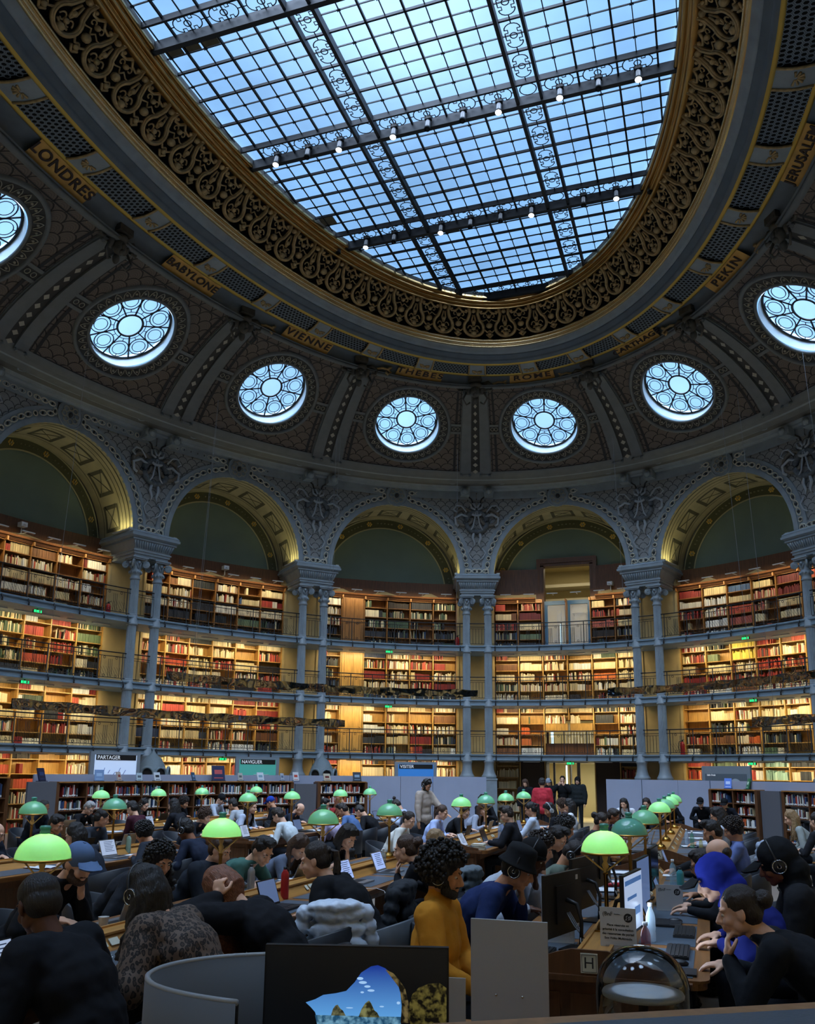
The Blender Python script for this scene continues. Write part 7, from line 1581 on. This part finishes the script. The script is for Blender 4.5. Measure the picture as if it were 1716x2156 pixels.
e=empty('phone',(1.78,-6.05,.754),.2,'black phone and white cable on table G','phone'); mb=MB(); mb.box((0,0,.005),(.15,.075,.01)); mb.build('body',BLK,e); mb=MB(); mb.tube([(.07,0,.006),(.2,.05,.01),(.3,-.1,.006),(.34,-.3,.005)],.0025,4); mb.build('cable',WHITE,e)
# clutter for the readers farther away
r3=random.Random(5)
def clutter():
    for o in [o for o in C.objects if o.name.startswith('person') and o.parent is None]:
        x,y=o.location[:2]; rz=o.rotation_euler[2]
        if y<-3.4 and x>-.5 and x<6: continue
        fx=math.cos(rz)
        if abs(fx)<.9: continue
        row=min(ROWX,key=lambda c:abs(c-x)); sg=1 if x>row else -1
        if abs(abs(x-row)-1.0)>.45 or y>5.3: continue
        lx=row+sg*.36; who=' '.join(o['label'].split()[:9]); u=r3.random()
        if any(p.name.startswith('laptop') and abs(p.location[0]-lx)<.3 and abs(p.location[1]-y)<.35 for p in C.objects if p.parent is None): pass
        elif u<.55: laptop(lx,y,PI if sg>0 else 0,'laptop before the '+who,r3.choice(['silver','dark']),r3.choice(['off','dim','white']),108)
        elif u<.8: openbook(lx,y,r3.uniform(-.2,.2),'open book before the '+who)
        else: sheet(lx,y,r3.uniform(-.3,.3),'papers before the '+who,4)
        if r3.random()<.35: sheet(row+sg*.40,y+.42,r3.uniform(-.5,.5),'loose papers beside the '+who,2)
clutter()
# ---------------------------------------------------------------- coats over chairs
def coat(x,y,rz,label,col,puff=True,w_=.25,h=.40,z1=.86,seed=1):
    r=random.Random(seed); mb=MB(); n=5
    for i in range(n):
        z=z1-h*(i+.5)/n; 
        for s in(-1,1): mb.ell((-.02+s*.055+r.uniform(-.01,.01),r.uniform(-.02,.02),z),(.055,w_*(1-.08*abs(i-2)),h/n*.66))
    mb.ell((0,0,z1),(.10,w_*.92,.05))
    for s in(-1,1):
        for i in range(4): mb.ell((-.03-.01*i,s*(w_*.95+.02*i),z1-.05-.09*i),(.065,.06,.062))
    me=remesh(mb,.012,2 if puff else 5,noise=.025,nscale=.05,name='coat_shell',mats=[mat('coat_'+col,srgb(col),.45 if puff else .8,var=.06,bump=.25,scale=18)])
    e=empty('coat',(x,y,0),rz,label,'coat','coats hung over chairs'); link(me,'shell',e); return e
coat(2.52,-8.22,-1.0,'pale blue-white puffer jacket hung over the chair behind the ponytail','c9d6e6',True,.23,.50,.93,3)
coat(2.72,-7.35,.1,'long black coat hung over the chair right of the white puffer','111820',False,.24,.66,.98,4)
coat(2.78,-5.55,-.2,'grey jacket hung over the chair by the mustard sweater','57636a',False,.22,.4,.92,5); coat(-.05,-6.75,.1,'navy quilted jacket over the chair behind the curly-haired woman','232c3c',True,.26,.45,.92,6)
coat(.38,-3.9,.2,'blue denim jacket over the chair behind the bob-haired woman','35567c',False,.24,.42,.92,7); coat(.50,-3.2,.0,'black coat heaped on a chair beside the teal centre lamp','191b20',False,.22,.4,.84,8)
coat(5.75,-.55,.3,'grey coat with white fur trim over a chair at table A','8f9cae',True,.24,.4,.92,9); coat(5.70,-1.3,.1,'red and white scarf and jacket heap over a chair at table A','9c2630',True,.2,.3,.88,10)
for x,y,c,l in((2.62,-8.20,'navy','low curved chair under the pale puffer jacket'),(2.72,-7.35,'navy','low curved chair under the long black coat'),(-.05,-6.75,'navy','low curved chair under the navy quilted jacket'),(5.75,-.55,'grey','grey chair under the fur-trimmed coat')):
    tub_chair(x-.28 if x>2 else x+.28,y,PI if x>2 else 0,c,'',l)
# ---------------------------------------------------------------- staff desk in the foreground
e=empty('staff_desk',(4.0,-10.6,0),0,'lower staff desk in the foreground behind the wooden counter edge','desk'); mb=MB(); mb.box((-.1,.0,.70),(2.6,1.5,.04)); mb.build('desk_top',OAKH,e); 
for x in(-1.3,1.1): mb=MB(); mb.box((x,0,.34),(.05,1.4,.68)); mb.build('side_panel',OAKD,e)
A_=np.array([5.34,-10.43]); B_=np.array([4.26,-11.10]); dv=(A_-B_)/np.linalg.norm(A_-B_); nv=np.array([dv[1],-dv[0]])
def cp(u,v,z): p=B_+dv*u+nv*v; return (p[0],p[1],z)
e=empty('counter',(4.6,-11.2,0),0,'oak counter with blue-grey leather top running across the bottom corner','counter'); org=np.array([4.6,-11.2,0])
def slab(u0,u1,v0,v1,z0,z1,nm,m): v=np.array([cp(u,v_,z) for u in(u0,u1) for v_ in(v0,v1) for z in(z0,z1)])-org; mb=MB(); mb.hexa(v); return mb.build(nm,m,e)
slab(-1.1,1.9,0,.75,1.01,1.05,'counter_top',mat('counter_oak',srgb('8f6a48'),.4,var=.2,scale=3,wood=True,stretch=(6,6,6))); slab(-1.0,1.8,.085,.66,1.0505,1.053,'leather_top',LEATH); slab(-1.0,1.8,.10,.14,0,1.01,'front_panel',OAKD); slab(-1.0,1.8,.64,.68,0,1.01,'back_panel',OAKD)
e=empty('privacy_panel',(4.115,-9.93,.72),.04,'pale grey upright panel with two screws beside the mustard sweater','panel'); mb=MB(); mb.box((0,0,.232),(.355,.018,.464)); mb.build('panel',mat('panel_pale_grey',srgb('a3a8ad'),.5),e)
for x in(-.06,.06): mb=MB(); mb.lathe([(.006,0),(.005,.006),(0,.007)],n=12,M=np.array(Matrix.Rotation(PI/2,4,'X')),c=(x,-.009,.14)); mb.build('screw',CHROME,e)
acry(3.93,-10.42,.1,'small sign with mirrored BnF letters left of the pale panel',mir=True,z=.72,h=.30)
# monitor with the beach wallpaper
M0=np.array([3.44,-11.03]); M1=np.array([4.09,-10.84]); dm=(M1-M0); W_=float(np.linalg.norm(dm)); am=math.atan2(dm[1],dm[0]); mc=(M0+M1)/2
e=empty('computer_monitor',(mc[0],mc[1],.72),am,'large monitor in the foreground showing a sea cave and two rocks','monitor'); H_=W_*.60; zt=1.22-.72
mb=MB(); mb.box((0,.015,zt-H_/2),(W_,.03,H_)); mb.build('housing',BLK,e); mb=MB(); mb.box((0,.10,.08),(.06,.04,.3)); mb.box((0,.08,.01),(.24,.2,.02)); mb.build('stand',BLK,e)
k_=W_/404
def sp(x,y,l=.0): return ((x-743)*k_,-.001-l,zt-(y-1996)*k_)
def emi(name,c,s=1): return mat('wallpaper_'+name,(.005,.005,.005),.35,emit=srgb(c),es=s)
mb=MB(); mb.box((0,-.0005,zt-H_/2),(W_-.012,.001,H_-.012)); disp=mb.build('display',emi('dark_cave','05070a'),e)
sky=[(634,2113),(655,2106),(672,2097),(700,2093),(722,2088),(740,2070),(754,2050),(775,2037),(790,2034),(806,2040),(822,2052),(833,2068),(840,2090),(843,2115),(842,2146),(660,2146),(655,2132),(645,2122)]
def emin(name,c1,c2):
    m=emi(name+'_n',c1); nt=m.node_tree; tc=nt.nodes.new('ShaderNodeTexCoord'); nz=nt.nodes.new('ShaderNodeTexNoise'); nz.inputs['Scale'].default_value=45; nz.inputs['Detail'].default_value=6; nt.links.new(tc.outputs['Object'],nz.inputs[0]); r=nt.nodes.new('ShaderNodeValToRGB'); r.color_ramp.elements[0].position=.42; r.color_ramp.elements[1].position=.62; r.color_ramp.elements[0].color=(*srgb(c1),1); r.color_ramp.elements[1].color=(*srgb(c2),1); nt.links.new(nz.outputs[0],r.inputs[0]); nt.links.new(r.outputs[0],nt.nodes['Principled BSDF'].inputs['Emission Color']); return m
def poly(pts,nm,m,l): mb=MB(); mb.add([sp(x,y,l) for x,y in pts],[tuple(range(len(pts)))[::-1]]); return mb.build(nm,m,disp)
def skym():
    m=bpy.data.materials.new('wallpaper_sky'); m.use_nodes=True; nt=m.node_tree; b=nt.nodes['Principled BSDF']; b.inputs['Base Color'].default_value=(.01,.01,.01,1); tc=nt.nodes.new('ShaderNodeTexCoord'); s=nt.nodes.new('ShaderNodeSeparateXYZ'); nt.links.new(tc.outputs['Generated'],s.inputs[0]); r=nt.nodes.new('ShaderNodeValToRGB'); r.color_ramp.elements[0].color=(*srgb('5c9fdc'),1); r.color_ramp.elements[1].color=(*srgb('0f2c8c'),1)
    nt.links.new(s.outputs[2],r.inputs[0]); nt.links.new(r.outputs[0],b.inputs['Emission Color']); b.inputs['Emission Strength'].default_value=1; return m
poly(sky,'picture_sky',skym(),.0015); poly([(655,2138),(842,2138),(842,2156),(660,2156)],'picture_sea',emin('sea','1f4a68','6a9ab4'),.002)
poly([(690,2138),(694,2125),(699,2118),(704,2116),(710,2124),(716,2128),(722,2138)],'picture_rock',emin('rock1','23241c','6a6a4c'),.0025); poly([(750,2140),(756,2124),(764,2112),(772,2106),(777,2112),(784,2126),(790,2130),(796,2140)],'picture_rock',emin('rock2','262618','7a7a50'),.0025)
poly([(806,2042),(824,2050),(836,2062),(850,2080),(858,2110),(858,2150),(841,2150),(844,2110),(838,2080)],'picture_cliff',emin('cliff','15120b','6a5c3a'),.0022); poly([(866,2092),(880,2078),(902,2070),(925,2068),(940,2078),(940,2170),(868,2170),(858,2140),(860,2110)],'picture_boulders',emin('boulder','0b0a07','5a5228'),.0018)
for i,(x,y,rx,ry) in enumerate([(752,2062,7,3),(758,2070,9,3),(768,2078,7,2.5),(776,2086,8,2.5),(757,2090,4,2),(800,2118,5,1.5),(836,2110,4,3),(730,2122,8,1.2)]): poly([(x+rx*math.cos(a),y+ry*math.sin(a)) for a in np.linspace(0,2*PI,12,endpoint=False)],'picture_cloud',emi('cloud','9cc4ee'),.003)
# curved desk screen
def bez(a,b,c,d,t): return a*(1-t)**3+3*b*t*(1-t)**2+3*c*t*t*(1-t)+d*t**3
pA,pB,pC,pD=[np.array(p) for p in((3.40,-10.86),(3.02,-11.05),(2.98,-11.52),(3.62,-11.55))]
P=np.array([bez(pA,pB,pC,pD,t_) for t_ in np.linspace(0,1,26)]); mb=MB(); n2=np.gradient(P,axis=0); n2/=np.linalg.norm(n2,axis=1)[:,None]; N2=np.stack([n2[:,1],-n2[:,0]],1)*.009
G=[[(p[0]+s*q[0]-3.2,p[1]+s*q[1]+11.2,z) for p,q in zip(P,N2)] for s,z in((-1,.72),(-1,1.15),(1,1.15),(1,.72),(-1,.72))]; mb.grid(G,0); e=empty('desk_screen',(3.2,-11.2,0),0,'curved dark grey desk screen left of the wallpaper monitor','screen'); mb.build('curved_panel',mat('screen_grey_felt',srgb('565a5e'),.6),e)
mb=MB(); mb.tube([(p[0]-3.2,p[1]+11.2,1.152) for p in P],.010,6); mb.build('edge_trim',mat('edge_trim_grey',srgb('8f9498'),.4),e)
# desk lamp with a clear smoky dome
e=empty('desk_lamp',(4.75,-10.52,.81),0,'desk lamp with a clear smoky glass dome over a white disc','lamp'); mb=MB(); mb.lathe([(0,-.09),(.10,-.09),(.10,-.075),(.02,-.06),(.018,.20),(0,.2)],n=24); mb.build('foot',BLK,e)
mb=MB(); mb.lathe([(0,.232),(.148,.232),(.150,.240),(.146,.248),(0,.250)],n=48); mb.build('white_disc',mat('lamp_disc_white',srgb('c9d6e4'),.5),e)
mb=MB(); prof=[(.172,.10),(.173,.20)]+[(.173*math.cos(t_)**.8,.24+.165*math.sin(t_)) for t_ in np.linspace(0,PI/2-.02,16)]; mb.lathe(prof+[(.0,.405)],n=56); 
def smoky():
    m=bpy.data.materials.new('smoky_glass_dome'); m.use_nodes=True; nt=m.node_tree; nt.nodes.remove(nt.nodes['Principled BSDF']); t=nt.nodes.new('ShaderNodeBsdfTransparent'); t.inputs[0].default_value=(.84,.84,.82,1); g=nt.nodes.new('ShaderNodeBsdfGlossy'); g.inputs['Roughness'].default_value=.02; f=nt.nodes.new('ShaderNodeFresnel'); f.inputs[0].default_value=1.6; mx=nt.nodes.new('ShaderNodeMixShader'); nt.links.new(f.outputs[0],mx.inputs[0]); nt.links.new(t.outputs[0],mx.inputs[1]); nt.links.new(g.outputs[0],mx.inputs[2]); nt.links.new(mx.outputs[0],nt.nodes['Material Output'].inputs[0]); return m
mb.build('glass_dome',smoky(),e)
